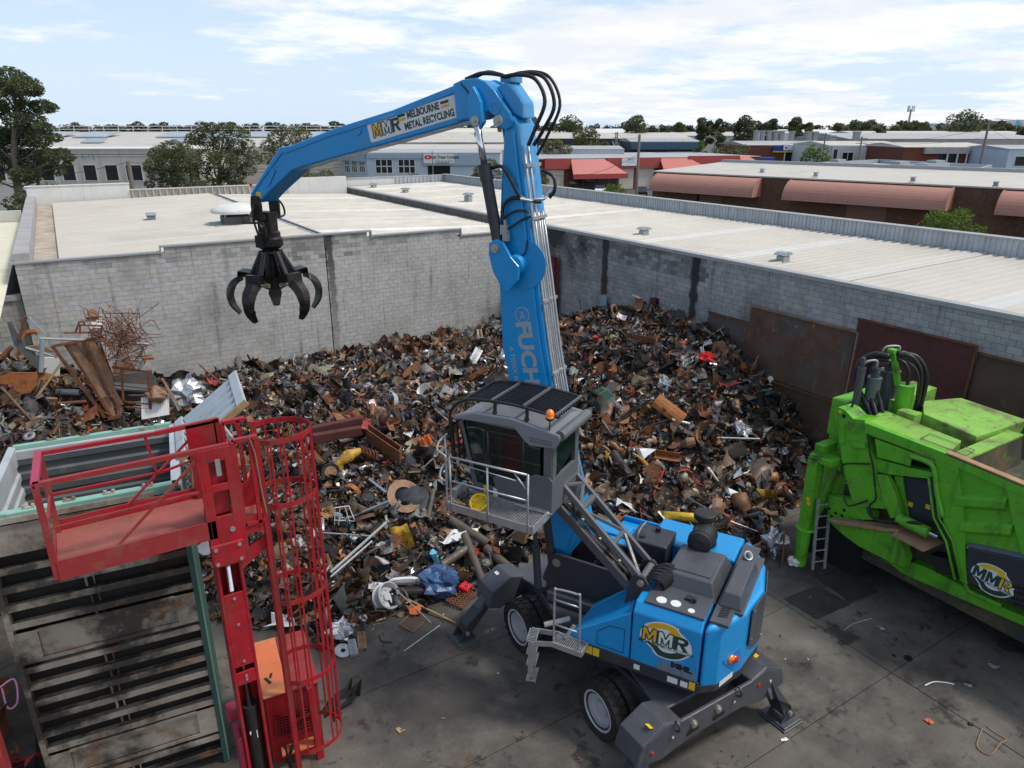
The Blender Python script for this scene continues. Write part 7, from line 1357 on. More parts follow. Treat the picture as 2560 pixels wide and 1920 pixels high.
gplate('ledge', [(400, 105), (1050, 200), (1050, 235), (480, 150)], 13.9, .3, 'rust_rail', gs, q7)
m = MB(); a, b = q7(1060, 205), q7(1440, 190); m.prism([(13.75, a[0], a[1] - .05), (13.75, b[0] + .1, a[1] - .08), (14.3, b[0], a[1]), (14.3, a[0], a[1])], (0, 0, .03)); gp('shelf', m, 'rust_rail')
m = MB(); a, b = q7(1060, 90), q7(1360, 110); m.cyl((13.98, a[0], a[1]), (13.98, b[0], a[1] - .02), .12, 18); cy_ = gp('side_cylinder', m); m = MB(); m.cyl((13.98, b[0], a[1] - .02), (13.98, b[0] - .2, a[1] - .02), .04, 12); gp('rod', m, 'chrome', cy_)
gplate('base_beam', [(920, 470), (1100, 560), (1180, 500), (1340, 560), (2040, 930), (2600, 1160), (2600, 1260), (2040, 1015), (1090, 605)], 14.35, .3, 'green_paint', gs, q7)
m = MB(); m.tube([(14.2, *q7(1590, 660)), (14.25, *q7(1640, 800)), (14.3, *q7(1930, 950))], .05, 8); gp('pipe', m, 'green_paint', smooth=True)
gplate('motor', [(1340, 430), (1530, 480), (1540, 620), (1400, 600)], 14.2, .3, 'filter_black', gs, q7)
for pp in ([(850, 1400), (855, 1500), (800, 1560), (830, 1640)], [(545, 1280), (560, 1180), (800, 1175)], [(560, 1480), (600, 1560), (700, 1540), (780, 1510)], [(780, 900), (800, 1060), (830, 1200), (850, 1390)]):
    m = MB(); m.tube(spline([(13.96, *q6(x, y)) for x, y in pp], 5), .018, 7); gp('hose', m, 'hose', smooth=True)
m = MB(); m.tube(spline([(13.9, *q7(800, -20)), (13.9, *q7(830, 60)), (13.9, *q7(930, 110)), (13.9, *q7(1100, 120)), (13.9, *q7(1290, 125))], 5), .035, 8); gp('hose', m, 'hose', smooth=True)
for x, y in ((1327, 1575), (1165, 1552)): a = q6(x, y, 14.23); m = MB(); m.bb(14.228, 14.236, a[0] - .05, a[0] + .05, a[1] - .05, a[1] + .05); gp('warning_sticker', m, 'yellow')
# front leg, brace
m = MB(); P = [(13.78 + .16 * cos(t), 8.95 + .16 * sin(t), 0) for t in np.linspace(0, 2 * pi, 9)[:-1] + .39]; m.prism([(p[0], p[1], 0) for p in P], (0, 0, 1.0)); lg = gp('leg', m, 'green_paint', bev=.01)
m = MB(); m.bb(13.72, 13.98, 8.85, 9.10, 1.0, 2.85); gp('post', m, 'green_paint', lg, bev=.012)
m = MB(); m.lathe((13.85, 8.95, .98), (0, 0, 1), [(.22, 0), (.24, .02), (.22, .05)], 24); gp('collar', m, 'green_paint', lg)
for y, z in ((9.02, 1.82), (8.99, 1.72)): m = MB(); m.box((13.718, y - .08, z), (.006, .09, .09)); gp('warning_sticker', m, 'yellow', lg)
m = MB(); m.beam((13.95, 8.92, .95), (14.4, 8.75, 2.45), .10, .14); gp('brace', m)
m = MB(); m.bb(13.72, 14.5, 8.5, 9.08, 2.80, 2.95); m.bb(13.9, 14.4, 8.85, 9.1, 2.95, 3.15); m.bb(14.2, 14.5, 8.2, 8.55, 2.6, 2.8); gp('header', m, 'green_paint', bev=.015)
m = MB(); m.bb(14.45, 16.8, 7.9, 9.2, 0., 1.2); gp('chute', m, 'black_void')  # black block: darkness of the void under the head painted as its colour
# aluminium ladder standing against the leg
al_ = thing('ladder', 'short aluminium ladder leaning against the green shear leg', 'ladder', (13.99, 8.55, 0))
A0, A1 = np.array([13.84, 8.61, 0.]), np.array([14.14, 8.50, 0.]); lean_ = np.array([.02, .16, 1.85])
for P in (A0, A1): m = MB(); m.beam(P, P + lean_, .03, .07, (A1 - A0)); obj('stile', m, 'galv', al_)
for k in range(6): t = (.22 + k * .295) / 1.85; m = MB(); m.cyl(A0 + lean_ * t, A1 + lean_ * t, .017, 8); obj('rung', m, 'galv', al_)
# steel sheets on the ground
for pts, lab in (([(1960, 1498), (2041, 1549), (2128, 1511), (2042, 1464)], 'dark steel sheet lying on the concrete behind the handler'), ([(2046, 1448), (2128, 1508), (2196, 1480), (2112, 1424)], 'dark steel sheet lying next to the shear chute'), ([(1990, 1416), (2040, 1445), (2090, 1428), (2050, 1398)], 'small steel sheet under the aluminium ladder')):
    P = [gz(x, y, 0.) for x, y in pts]; zz_ = .012 if 'next' not in lab else .017; m = MB(); m.prism([(p[0], p[1], .004) for p in P], (0, 0, zz_)); tag(obj('steel_sheet', m, 'steel_sheet'), lab, 'steel sheet', 'steel sheets on the ground')
m = MB(); m.add([(13.3, 9.05, 0), (13.75, 9.3, 0), (13.85, 9.5, .75), (13.45, 9.2, .78), (13.28, 9.08, 0), (13.73, 9.33, 0), (13.83, 9.53, .75), (13.43, 9.23, .78)], MB.BF); tag(obj('steel_sheet', m, 'rust_flat'), 'rusty bent sheet standing behind the green leg', 'steel sheet', 'steel sheets on the ground')

# ================================================================== THE SCRAP HEAP
TOE = np.array([(-14, 17.5), (-6, 16.2), (-1.8, 15.2), (.9, 14.3), (2.3, 12.9), (3.0, 11.8), (4.6, 12.0), (5.7, 11.75), (7.1, 12.0), (8.5, 12.4), (10, 11.6), (11.5, 10.5), (12.7, 9.2), (13.5, 9.3), (14.3, 9.9), (16.8, 11.0), (19.4, 11.8)])
FY = np.array([(10, 0), (12.0, .16), (12.4, .22), (13.9, .52), (15.7, .82), (17, .94), (19.8, 1.), (21.9, .93), (23.4, .75), (24.8, .60), (26.4, .46), (29.4, .30)])
def Hraw(x, y):
    x = np.asarray(x, float); y = np.asarray(y, float); d = y - np.interp(x, TOE[:, 0], TOE[:, 1]); s = np.clip(d / 7.5, 0, 1); s = s * s * (3 - 2 * s) * .55 + .45 * np.clip(d / 7.5, 0, 1)
    back = np.interp(y, [20, 29.3], [1., .52]); mid = 1.45 * s * back
    R = 3.05 * np.exp(-((19.3 - x) / 6.2) ** 2) * np.interp(y, FY[:, 0], FY[:, 1]) * np.clip(d / 1.5, 0, 1)
    L = 3.9 * np.exp(-((x + 2.0) / 3.1) ** 2 - ((y - 23.0) / 4.2) ** 2)
    h = np.maximum(np.maximum(mid, R), L) + .25 * np.minimum(np.minimum(mid, R), .8)
    return np.where(d > 0, h, 0.)
def H(x, y):
    n = .13 * np.sin(np.asarray(x) * 2.1 + 1.3 * np.sin(np.asarray(y) * 1.1)) * np.sin(np.asarray(y) * 1.9 + .7) + .07 * np.sin(np.asarray(x) * 5.3 + 2) * np.sin(np.asarray(y) * 4.7); h = Hraw(x, y); return h + n * np.clip(h / .6, 0, 1)
def hit(px, py, up=0.):                                             # where a photo pixel's ray meets the heap
    r = ray(px, py); t = 6.
    while t < 40:
        p = CAM + r * t
        if p[2] - up < max(0., float(H(p[0], p[1]))): break
        t += .04
    return CAM + r * t
heap = thing('scrap_heap', 'large heap of mixed scrap metal filling the yard corner against both walls', 'scrap heap', (9, 20, 0)); heap['kind'] = 'stuff'
gx = np.linspace(-9, 19.35, 110); gy = np.linspace(8.9, 29.35, 86); XX, YY = np.meshgrid(gx, gy, indexing='ij'); ZH = H(XX, YY) - .10; m = MB(); m.v.append(np.column_stack([XX.ravel(), YY.ravel(), ZH.ravel()])); m.n = len(m.v[0]); nyy = len(gy)
m.f = [(i * nyy + j, (i + 1) * nyy + j, (i + 1) * nyy + j + 1, i * nyy + j + 1) for i in range(len(gx) - 1) for j in range(nyy - 1) if max(ZH[i, j], ZH[i + 1, j], ZH[i, j + 1], ZH[i + 1, j + 1]) > -.09]
tag(obj('mound', m, 'mound', heap), None, kind='stuff')
# ---- piece shapes, unit size
R0 = np.random.default_rng(21)
def sheet(nu, nv, fn): V = [fn(-.5 + i / nu, -.5 + j / nv) for i in range(nu + 1) for j in range(nv + 1)]; return np.array(V, float), [(i * (nv + 1) + j, (i + 1) * (nv + 1) + j, (i + 1) * (nv + 1) + j + 1, i * (nv + 1) + j + 1) for i in range(nu) for j in range(nv)]
def solid(V, F, th=.02, ax=2):
    n = len(V); e_ = np.zeros(3); e_[ax] = -th if ax == 2 else th; V2 = np.vstack([V, V + e_]); ed = {}
    for f in F:
        for a, b in zip(f, f[1:] + f[:1]): ed[(a, b)] = 1
    G = list(F) + [tuple(i + n for i in f[::-1]) for f in F] + [(b, a, a + n, b + n) for (a, b) in ed if (b, a) not in ed]; return V2, G
def from_mb(f): q = MB(); f(q); return np.vstack(q.v), q.f
def mk():
    T = {}
    def add(k, V, F): T.setdefault(k, []).append((np.asarray(V, float), [tuple(f) for f in F]))
    for s in range(5):
        c = R0.uniform(.5, 2.2); w = R0.uniform(.35, .8); b = R0.uniform(-.3, .3); add('bent_plate', *sheet(4, 1, lambda u, v: (sin(u * c) / c, v * w, .5 * (1 - cos(u * c)) / c * 2 + b * u * v)))
        N_ = R0.normal(size=(6, 6)) * .11; add('crumpled_sheet', *sheet(4, 4, lambda u, v: (u * .95 + N_[int((u + .5) * 4.01)][int((v + .5) * 4.01)] * .7, v * .8 + N_[int((v + .5) * 4.01)][int((u + .5) * 4.01)] * .6, N_[int((u + .5) * 4.01)][int((v + .5) * 4.01)] * 1.5)))
        N2 = R0.normal(size=(6, 6)) * .13; add('torn_sheet', *sheet(3, 2, lambda u, v: (u + N2[int((u + .5) * 3.01)][int((v + .5) * 2.01)], v * .6 + N2[int((v + .5) * 2.01)][3 - int((u + .5) * 3.01)], N2[int((u + .5) * 3.01)][5 - int((v + .5) * 2.01)] * 1.2)))
        sd_ = 40 + s * 7.3; cv_ = R0.uniform(.6, 2.4)
        def mang(u, v): a_ = mnoise.noise((u * 3.1 + sd_, v * 3.1, 1.)); b_ = mnoise.noise((u * 7. + sd_, v * 7., 5.)); return (sin(u * cv_) / cv_ + .18 * mnoise.noise((v * 4 + sd_, u * 4, 9.)), v * .7 + .16 * a_, .5 * (1 - cos(u * cv_)) / cv_ * 2 + .34 * a_ + .16 * b_)
        add('mangled_sheet', *sheet(7, 5, mang))
        k1 = R0.uniform(1.5, 5); add('curled_strip', *sheet(7, 1, lambda u, v: (sin((u + .5) * k1) / k1 * 1.1 - .3, v * .13, (1 - cos((u + .5) * k1)) / k1)))
        rr = R0.uniform(.09, .2); add('steel_pipe', *from_mb(lambda q: q.tube([(-.5, 0, 0), (.5, 0, 0)], rr, 9, False)))
        bb = R0.uniform(-.12, .12); add('steel_rod', *from_mb(lambda q: q.tube([(-.5, 0, 0), (0, bb, bb * .4), (.5, 0, 0)], R0.uniform(.014, .03), 5)))
        ri = R0.uniform(.12, .36); add('metal_ring', *from_mb(lambda q: q.ring((0, 0, 0), (0, 0, 1), ri, .5, R0.uniform(.06, .2), 13)))
        add('wheel_hub', *from_mb(lambda q: q.lathe((0, 0, 0), (0, 0, 1), [(.5, .0), (.5, .16), (.40, .18), (.36, .06), (.16, .03), (.15, .15), (.001, .16)], 13)))
        ww = R0.uniform(.1, .2); add('angle_iron', *from_mb(lambda q: (q.box((0, 0, ww / 2), (1, .015, ww)), q.box((0, ww / 2, 0), (1, ww, .015)))))
        add('channel', *from_mb(lambda q: (q.box((0, 0, 0), (1, .2, .02)), q.box((0, -.1, .06), (1, .02, .12)), q.box((0, .1, .06), (1, .02, .12)))))
        J = R0.normal(size=(8, 3)) * .08; q_ = MB(); q_.box((0, 0, 0), (.9, R0.uniform(.35, .7), R0.uniform(.2, .5))); add('casting', np.vstack(q_.v) + J, q_.f)
        add('crushed_tin', *from_mb(lambda q: q.tube(np.array([(-.5, 0, 0), (-.2, .06, .05), (.15, -.05, -.03), (.5, .02, .02)]), np.array([.22, .26, .15, .24]) * R0.uniform(.7, 1.2), 8, True)))
        wv = R0.normal(size=(9, 3)) * .22; add('wire_tangle', *from_mb(lambda q: q.tube(spline(wv, 4), .011, 4)))
        P = R0.normal(size=(3, 2)) * .06; add('shard', np.array([(-.5, -.12, 0), (.1, -.2 + P[0][0], .1), (.5, 0, -.02), (.05, .22 + P[1][1], .04), (-.35, .18, -.08)]), [(0, 1, 3, 4), (1, 2, 3)])
    return T
TPL = mk()
PAL = {'black': (.028, .027, .028), 'brown': (.074, .047, .032), 'rust': (.135, .064, .033), 'orange': (.25, .108, .040), 'grey': (.15, .146, .14), 'silver': (.36, .365, .37), 'tan': (.24, .19, .14), 'white': (.55, .53, .49), 'red': (.33, .028, .028), 'blue': (.05, .14, .33), 'yellow': (.50, .30, .03), 'teal': (.09, .22, .22), 'slate': (.075, .08, .09)}
KW = [('bent_plate', .10), ('crumpled_sheet', .12), ('torn_sheet', .19), ('curled_strip', .12), ('steel_pipe', .022), ('steel_rod', .11), ('metal_ring', .018), ('wheel_hub', .010), ('angle_iron', .045), ('channel', .012), ('casting', .055), ('crushed_tin', .02), ('wire_tangle', .04), ('shard', .12), ('mangled_sheet', .055)]
def rotm(n, r): q = r.normal(size=(n, 4)); q /= np.linalg.norm(q, axis=1)[:, None]; w, x, y, z = q.T; return np.stack([np.stack([1 - 2 * (y * y + z * z), 2 * (x * y - z * w), 2 * (x * z + y * w)], -1), np.stack([2 * (x * y + z * w), 1 - 2 * (x * x + z * z), 2 * (y * z - x * w)], -1), np.stack([2 * (x * z - y * w), 2 * (y * z + x * w), 1 - 2 * (x * x + y * y)], -1)], 1)
def palpick(n, x, y, r):
    rust = np.clip(.5 + .5 * np.sin(x * .55 + 1.1) * np.sin(y * .5 + .4) + .35 * (x > 9) - .1, 0, 1); names = list(PAL); out = np.zeros((n, 3))
    base = np.array([.25, .21, .10, .035, .15, .085, .055, .022, .008, .004, .004, .003, .085]); rs = np.array([.19, .23, .20, .09, .085, .05, .08, .014, .013, .002, .005, .001, .05])
    P = base * (1 - rust[:, None]) + rs * rust[:, None]; P /= P.sum(1)[:, None]; cs = P.cumsum(1); u = r.random(n)[:, None]; idx = np.minimum((u > cs).sum(1), len(names) - 1); C_ = np.array([PAL[k] for k in names])[idx]
    return C_ * r.uniform(.8, 1.6, (n, 1)) * (1 + r.normal(size=(n, 3)) * .05), idx
rs = np.random.default_rng(33); NP_ = 34000; px_ = rs.uniform(-7, 19.25, NP_ * 2); py_ = rs.uniform(9, 29.25, NP_ * 2); hh_ = Hraw(px_, py_); keep = hh_ > .03
sl_ = keep & ~((px_ > 13.6) & (py_ < 9.7)); px_, py_ = px_[sl_][:NP_], py_[sl_][:NP_]; n = len(px_)
sz = np.clip(rs.lognormal(math.log(.155), .55, n), .05, .85); col_, ci = palpick(n, px_, py_, rs); Rm = rotm(n, rs); hz = H(px_, py_) + rs.uniform(-.10, .09, n) * np.minimum(1, .35 + hh_[sl_][:NP_])
ng = 5200; ax2 = rs.uniform(-1.5, 14.5, ng); ay2 = rs.uniform(2.5, 12.5, ng); dd2 = np.interp(ax2, TOE[:, 0], TOE[:, 1]) - ay2; kg = (dd2 > -.2) & (rs.random(ng) < .06 + .94 * np.exp(-np.maximum(dd2, 0) / .55)); ax2, ay2 = ax2[kg], ay2[kg]; n2 = len(ax2); c2_, i2_ = palpick(n2, ax2, ay2, rs)
px_ = np.concatenate([px_, ax2]); py_ = np.concatenate([py_, ay2]); sz = np.concatenate([sz, rs.uniform(.012, .055, n2)]); col_ = np.vstack([col_, c2_ * 1.3]); ci = np.concatenate([ci, i2_]); Rm = np.concatenate([Rm, rotm(n2, rs)]); hz = np.concatenate([hz, np.full(n2, .012)]); n = len(px_)
kk = rs.choice(len(KW), n, p=np.array([w for _, w in KW]) / sum(w for _, w in KW)); vv = rs.integers(0, 5, n)
bad_ = (kk == len(KW) - 1) & np.isin(ci, [7, 8, 9, 10, 11, 3]); col_[bad_] = np.array(PAL['brown']) * rs.uniform(.6, 1.6, (int(bad_.sum()), 1))
shiny = np.isin(ci, [list(PAL).index('silver')]) & (rs.random(n) < .55)
def bake(name, sel, material):
    Vs, Cs, Fi, Fn, nb = [], [], [], [], 0
    for k, (kn, _) in enumerate(KW):
        for v in range(5):
            ids = np.where(sel & (kk == k) & (vv == v))[0]
            if not len(ids): continue
            T0, F0 = TPL[kn][v]; s = sz[ids] * {'steel_rod': 2.4, 'angle_iron': 1.7, 'steel_pipe': 1.25, 'curled_strip': 1.6, 'channel': 1.6, 'wheel_hub': .9, 'metal_ring': .75, 'wire_tangle': 1.5, 'casting': .8, 'mangled_sheet': 1.9}.get(kn, 1.15)
            V = np.einsum('nij,kj->nki', Rm[ids] * s[:, None, None], T0) + np.column_stack([px_[ids], py_[ids], hz[ids] + .10 * sz[ids]])[:, None, :]; V[:, :, 0] = np.minimum(V[:, :, 0], 19.32); V[:, :, 1] = np.minimum(V[:, :, 1], 29.3); V[:, :, 2] = np.maximum(V[:, :, 2], .012)
            nv = len(T0); Vs.append(V.reshape(-1, 3)); Cs.append(np.repeat(col_[ids], nv, axis=0)); off = nb + np.arange(len(ids)) * nv
            for f in F0: Fi.append((np.asarray(f)[None, :] + off[:, None]).ravel()); Fn.append(np.full(len(ids), len(f)))
            nb += len(ids) * nv
    V = np.vstack(Vs); L = np.concatenate(Fi); Ct = np.concatenate(Fn); st = np.concatenate([[0], np.cumsum(Ct)[:-1]]); me = bpy.data.meshes.new(name); base = np.array(heap.location)
    me.vertices.add(len(V)); me.vertices.foreach_set('co', (V - base).astype(np.float32).ravel()); me.loops.add(len(L)); me.loops.foreach_set('vertex_index', L.astype(np.int32)); me.polygons.add(len(Ct)); me.polygons.foreach_set('loop_start', st.astype(np.int32)); me.update(calc_edges=True); me.validate()
    ca = me.color_attributes.new('Col', 'FLOAT_COLOR', 'POINT'); A = np.ones((len(V), 4), np.float32); A[:, :3] = np.vstack(Cs); ca.data.foreach_set('color', A.ravel()); me.materials.append(MATS[material])
    o = bpy.data.objects.new(name, me); COL.objects.link(o); o.parent = heap; o['kind'] = 'stuff'; return o
bake('loose_scrap', ~shiny, 'scrap'); bake('shiny_scrap', shiny, 'scrap_shiny')

# ---- the 300 pieces that show largest, one object each
PM = {}
def piece_mesh(kind, v, material):
    if (kind, v, material) not in PM:
        V, F = TPL[kind][v]
        if kind in ('bent_plate', 'crumpled_sheet', 'torn_sheet', 'curled_strip', 'shard'): V, F = solid(V, F)
        me = bpy.data.meshes.new(kind); me.from_pydata(V.tolist(), [], F); me.materials.append(MATS[material]); PM[(kind, v, material)] = me
    return PM[(kind, v, material)]
GEN = [('bent_plate', 'bent rusty steel plate', ['rust_flat', 'rust_orange', 'plate_rust', 'rust_pale']), ('bent_plate', 'bent dark grey steel plate', ['grab_steel']), ('crumpled_sheet', 'crumpled silvery sheet', ['alu']), ('crumpled_sheet', 'crumpled rusty sheet', ['rust_flat', 'plate_brown']), ('torn_sheet', 'torn dark sheet of steel', ['grab_steel', 'plate_brown']), ('torn_sheet', 'torn white painted sheet', ['white_paint']), ('torn_sheet', 'torn red painted sheet', ['red_faded']), ('curled_strip', 'curled strip of rusty steel', ['rust_flat', 'rust_orange']), ('steel_pipe', 'short length of grey steel pipe', ['pipe_steel', 'galv_dull']), ('steel_rod', 'thin pale metal rod', ['galv', 'galv_dull']), ('steel_rod', 'thin rusty metal rod', ['rust_flat']), ('metal_ring', 'rusty ring shaped metal part', ['rust_flat', 'rust_pale']), ('wheel_hub', 'round rusty brake drum', ['rust_flat', 'grab_steel']), ('angle_iron', 'rusty length of angle iron', ['rust_flat', 'rust_orange']), ('channel', 'dark steel channel section', ['grab_steel']), ('casting', 'lumpy dark metal casting', ['grab_steel', 'pipe_steel']), ('crushed_tin', 'crushed dull tin drum', ['galv_dull', 'rust_pale']), ('wire_tangle', 'tangle of thin dark wire', ['hose', 'rust_flat'])]
rg = np.random.default_rng(77); cnt = 0; tries = 0
while cnt < 262 and tries < 9000:
    tries += 1; x, y = rg.uniform(-3, 19), rg.uniform(10.5, 28); h = float(Hraw(x, y))
    if h < .06 or rg.random() > (14.5 / (y + 1.5)) ** 2: continue
    u, v, d = proj((x, y, h))
    if not (0 < u < 2560 and 700 < v < 1700): continue
    k = GEN[cnt % len(GEN)]; mt = k[2][int(rg.integers(len(k[2])))]; s = rg.uniform(.34, .72) * {'steel_rod': 2.3, 'angle_iron': 1.6, 'curled_strip': 1.5, 'channel': 1.5, 'metal_ring': .75, 'wheel_hub': .75, 'steel_pipe': 1.3}.get(k[0], 1.)
    o = bpy.data.objects.new(k[0], piece_mesh(k[0], int(rg.integers(5)), mt)); COL.objects.link(o); o.location = (x, y, float(H(x, y)) + .06 + .10 * s); o.scale = (s, s, s)
    o.rotation_euler = (rg.uniform(-.6, .6), rg.uniform(-.5, .5), rg.uniform(0, 6.28)) if rg.random() < .7 else (rg.uniform(0, 3), rg.uniform(-.8, .8), rg.uniform(0, 6.28))
    zone = 'on the left pile behind the container' if x < 2.5 else 'on the slope by the sooty right wall' if x > 14 else 'at the front of the heap near the toe' if y < 15.2 else 'on the right middle of the heap behind the handler' if x > 9 else 'on the back of the heap below the pale wall' if y > 21 else 'on the middle of the heap left of the cab'
    tag(o, k[1] + ' ' + zone, 'scrap metal', k[1] + ' pieces on the heap'); cnt += 1

# ---- pieces one can point to
def hero(name, label, cat, V, F, material, P, s, rot=(0, 0, 0), th=None, bev=0, smooth=False):
    V = np.asarray(V, float)
    if th: V, F = solid(V, [tuple(f) for f in F], th)
    me = bpy.data.meshes.new(name); me.from_pydata(V.tolist(), [], [tuple(f) for f in F]); me.materials.append(MATS[material]); o = bpy.data.objects.new(name, me); COL.objects.link(o); o.location = tuple(P); o.scale = (s, s, s) if np.isscalar(s) else s; o.rotation_euler = rot
    if smooth: me.shade_smooth()
    return tag(o, label, cat)
def hpipe(name, label, a, b, r, material, za=.1, zb=.1, n=16, cat='pipe', hollow=True):
    A_ = hit(*a) + [0, 0, za]; B_ = hit(*b) + [0, 0, zb]; q = MB(); q.tube([A_, B_], r, n, not hollow)
    if hollow: q.tube([B_, A_], r * .86, n, False); q.ring(A_, B_ - A_, r * .86, r, .004, n); q.ring(B_, B_ - A_, r * .86, r, .004, n)
    return tag(obj(name, q, material), label, cat)
hpipe('steel_pipe', 'long thick brown pipe lying behind the upright pipe, left half', (1128, 1322), (1222, 1382), .115, 'pipe_steel', .25, .25)
hpipe('steel_pipe', 'long thick brown pipe running down to the front outrigger', (1215, 1388), (1283, 1440), .115, 'pipe_steel', .2, .12)
hpipe('steel_pipe', 'thick pipe with rusty end leaning toward the camera beside the blue bag', (1162, 1368), (1208, 1468), .10, 'pipe_steel', .35, .12)
hpipe('steel_pipe', 'short dark pipe lying left of the blue bag', (1000, 1496), (1085, 1492), .12, 'grab_steel', .16, .16)
hpipe('steel_pipe', 'grey pipe behind the blue bag and cyan sheet', (1105, 1432), (1168, 1398), .10, 'pipe_steel', .2, .3)
hpipe('steel_pipe', 'slim shiny pipe standing askew above the cyan sheet', (1070, 1310), (1085, 1250), .06, 'pipe_steel', .15, .3)
hpipe('steel_pipe', 'short pipe with orange end below the catwalk', (1262, 1310), (1288, 1332), .10, 'slab' if False else 'pipe_steel', .3, .2)
hpipe('steel_pole', 'long grey pole slanting up across the scrap, upper of two', (828, 1450), (968, 1337), .035, 'galv_dull', .2, .35, 8, 'pole', False)
hpipe('steel_pole', 'long pale pole slanting up across the scrap, lower of two', (828, 1462), (932, 1380), .028, 'galv', .2, .3, 8, 'pole', False)
hpipe('steel_pole', 'thin pale bar lying near flat from the red cage to the poles', (800, 1358), (940, 1368), .022, 'galv', .3, .3, 8, 'pole', False)
hpipe('steel_pole', 'wooden handled rod lying at the toe of the heap toward the outrigger', (1020, 1508), (1140, 1562), .022, 'wood', .1, .04, 8, 'pole', False)
hpipe('steel_rod', 'pale straight rod lying alone on the concrete before the heap', (1010, 1630), (1100, 1565), .014, 'galv', .02, .02, 8, 'rod', False)
hpipe('steel_rod', 'thin rod lying across the silver wheel rim', (975, 1490), (1078, 1562), .012, 'galv', .35, .05, 8, 'rod', False)
hpipe('roller', 'bright chromed roller beside the yellow axle', (925, 1215), (968, 1245), .05, 'chrome', .2, .15, 12, 'roller', False)
# blue plastic bag
def lump(seed, n=16, m_=10, amp=.22, sq=.8):
    V = []; F = []
    for i in range(m_ + 1):
        for j in range(n):
            th_, ph_ = pi * i / m_, 2 * pi * j / n; d = np.array([sin(th_) * cos(ph_), sin(th_) * sin(ph_), cos(th_) * sq]); k = 1 + amp * mnoise.noise((d[0] * 2.1 + seed, d[1] * 2.1, d[2] * 2.1)) * 2 + amp * .5 * mnoise.noise((d[0] * 6 + seed, d[1] * 6, d[2] * 6)); V.append(d * k * .5)
    for i in range(m_):
        for j in range(n): F.append((i * n + j, (i + 1) * n + j, (i + 1) * n + (j + 1) % n, i * n + (j + 1) % n))
    return np.array(V), F
p = hit(1100, 1478); hero('plastic_bag', 'crumpled blue plastic bag of rubbish at the front of the heap', 'bag', *lump(3, 22, 14, .25, .75), 'tarp_blue', p + [0, 0, .25], (.98, .80, .80), (.1, .2, .5))
q = MB(); q.box((0, 0, 0), (.30, .24, .09)); q.box((0, 0, .05), (.26, .20, .02)); p = hit(1164, 1480); o = hero('plastic_case', 'small bright red plastic case beside the blue bag', 'case', np.vstack(q.v), q.f, 'plastic_red', p + [0, 0, .12], 1., (.25, .1, .6))
q = MB(); 
for i in range(7):
    for j in range(5): q.ring((i * .09, j * .09, 0), (0, 0, 1), .026, .052, .012, 8)
p = hit(1170, 1498); hero('perforated_plate', 'rusty perforated plate below the red case', 'steel plate', np.vstack(q.v), q.f, 'rust_flat', p + [-.3, -.25, .08], 1., (.12, 0, .5))
p = hit(1082, 1420); hero('painted_sheet', 'bright cyan painted sheet standing behind the blue bag', 'sheet', *TPL['bent_plate'][1], 'cyan_sheet', p + [0, 0, .28], .62, (1.1, .3, 1.2), .02)
# wheels
def wheelset(P, D_, rot, label, rimm, tyre=True):
    t_ = thing('wheel', label, 'wheel', P); t_.rotation_euler = rot; pr = [(.36, -.16), (.46, -.19), (.5, -.12), (.5, .12), (.46, .19), (.36, .16)]
    q_ = MB(); 
    if tyre: q_.lathe((0, 0, 0), (0, 0, 1), pr, 26)
    else: q_.lathe((0, 0, 0), (0, 0, 1), [(.47, -.22), (.5, -.2), (.44, -.15), (.43, .15), (.5, .2), (.47, .22), (.45, .2), (.40, .12), (.38, -.1)], 30)
    V = np.vstack(q_.v) * D_; me = bpy.data.meshes.new('tyre'); me.from_pydata(V.tolist(), [], q_.f); me.materials.append(MATS['rubber' if tyre else rimm]); o_ = bpy.data.objects.new('tyre' if tyre else 'rim_barrel', me); COL.objects.link(o_); o_.parent = t_
    q_ = MB(); q_.lathe((0, 0, 0), (0, 0, 1), [(.40, -.02), (.39, .10 if tyre else .02), (.30, .17 if tyre else .0), (.16, .17 if tyre else -.03), (.15, .20 if tyre else .06), (.001, .20 if tyre else .06)], 26)
    for a in range(5): q_.cyl((.24 * cos(a * 1.257), .24 * sin(a * 1.257), .0), (.24 * cos(a * 1.257), .24 * sin(a * 1.257), .2 if tyre else .05), .03, 8)
    V = np.vstack(q_.v) * D_; me = bpy.data.meshes.new('rim'); me.from_pydata(V.tolist(), [], q_.f); me.materials.append(MATS[rimm]); o_ = bpy.data.objects.new('rim', me); COL.objects.link(o_); o_.parent = t_
wheelset(hit(968, 1512) + [0, 0, .22], .60, (.95, .15, .35), 'large silver wheel rim without tyre at the toe of the heap', 'rim_grey', False)
wheelset(hit(1214, 1418) + [0, 0, .10], .34, (.6, -.1, .2), 'small dark wheel between the two long pipes', 'grey_dark')
wheelset(hit(828, 1194) + [0, 0, .16], .52, (1.1, 0, -.3), 'small tyre with rusty hub at the end of the yellow axle', 'rust_pale')
wheelset(hit(848, 1518) + [0, 0, .12], .45, (.5, .1, 0), 'dark tyre lying behind the red cage near the silver rim', 'grey_dark')
wheelset(hit(922, 1255) + [0, 0, .12], .36, (.4, -.2, 0), 'small black wheel above the big rusty ring', 'grey_dark')
ax_ = thing('axle', 'yellow painted axle housing with rusty spring, right of the cage', 'axle', hit(872, 1172)); A_ = hit(845, 1185) + [0, 0, .3]; B_ = hit(905, 1150) + [0, 0, .3]; C_ = hit(985, 1178) + [0, 0, .3]
q = MB(); q.tube(spline([A_, (A_ + B_) / 2 + [0, 0, .05], B_], 4), [.06, .09, .14, .17, .18, .14, .12, .1, .08], 12); q.box(tuple(A_ + [.05, 0, -.12]), (.2, .12, .3)); obj('housing', q, 'yellow_dirty', ax_)
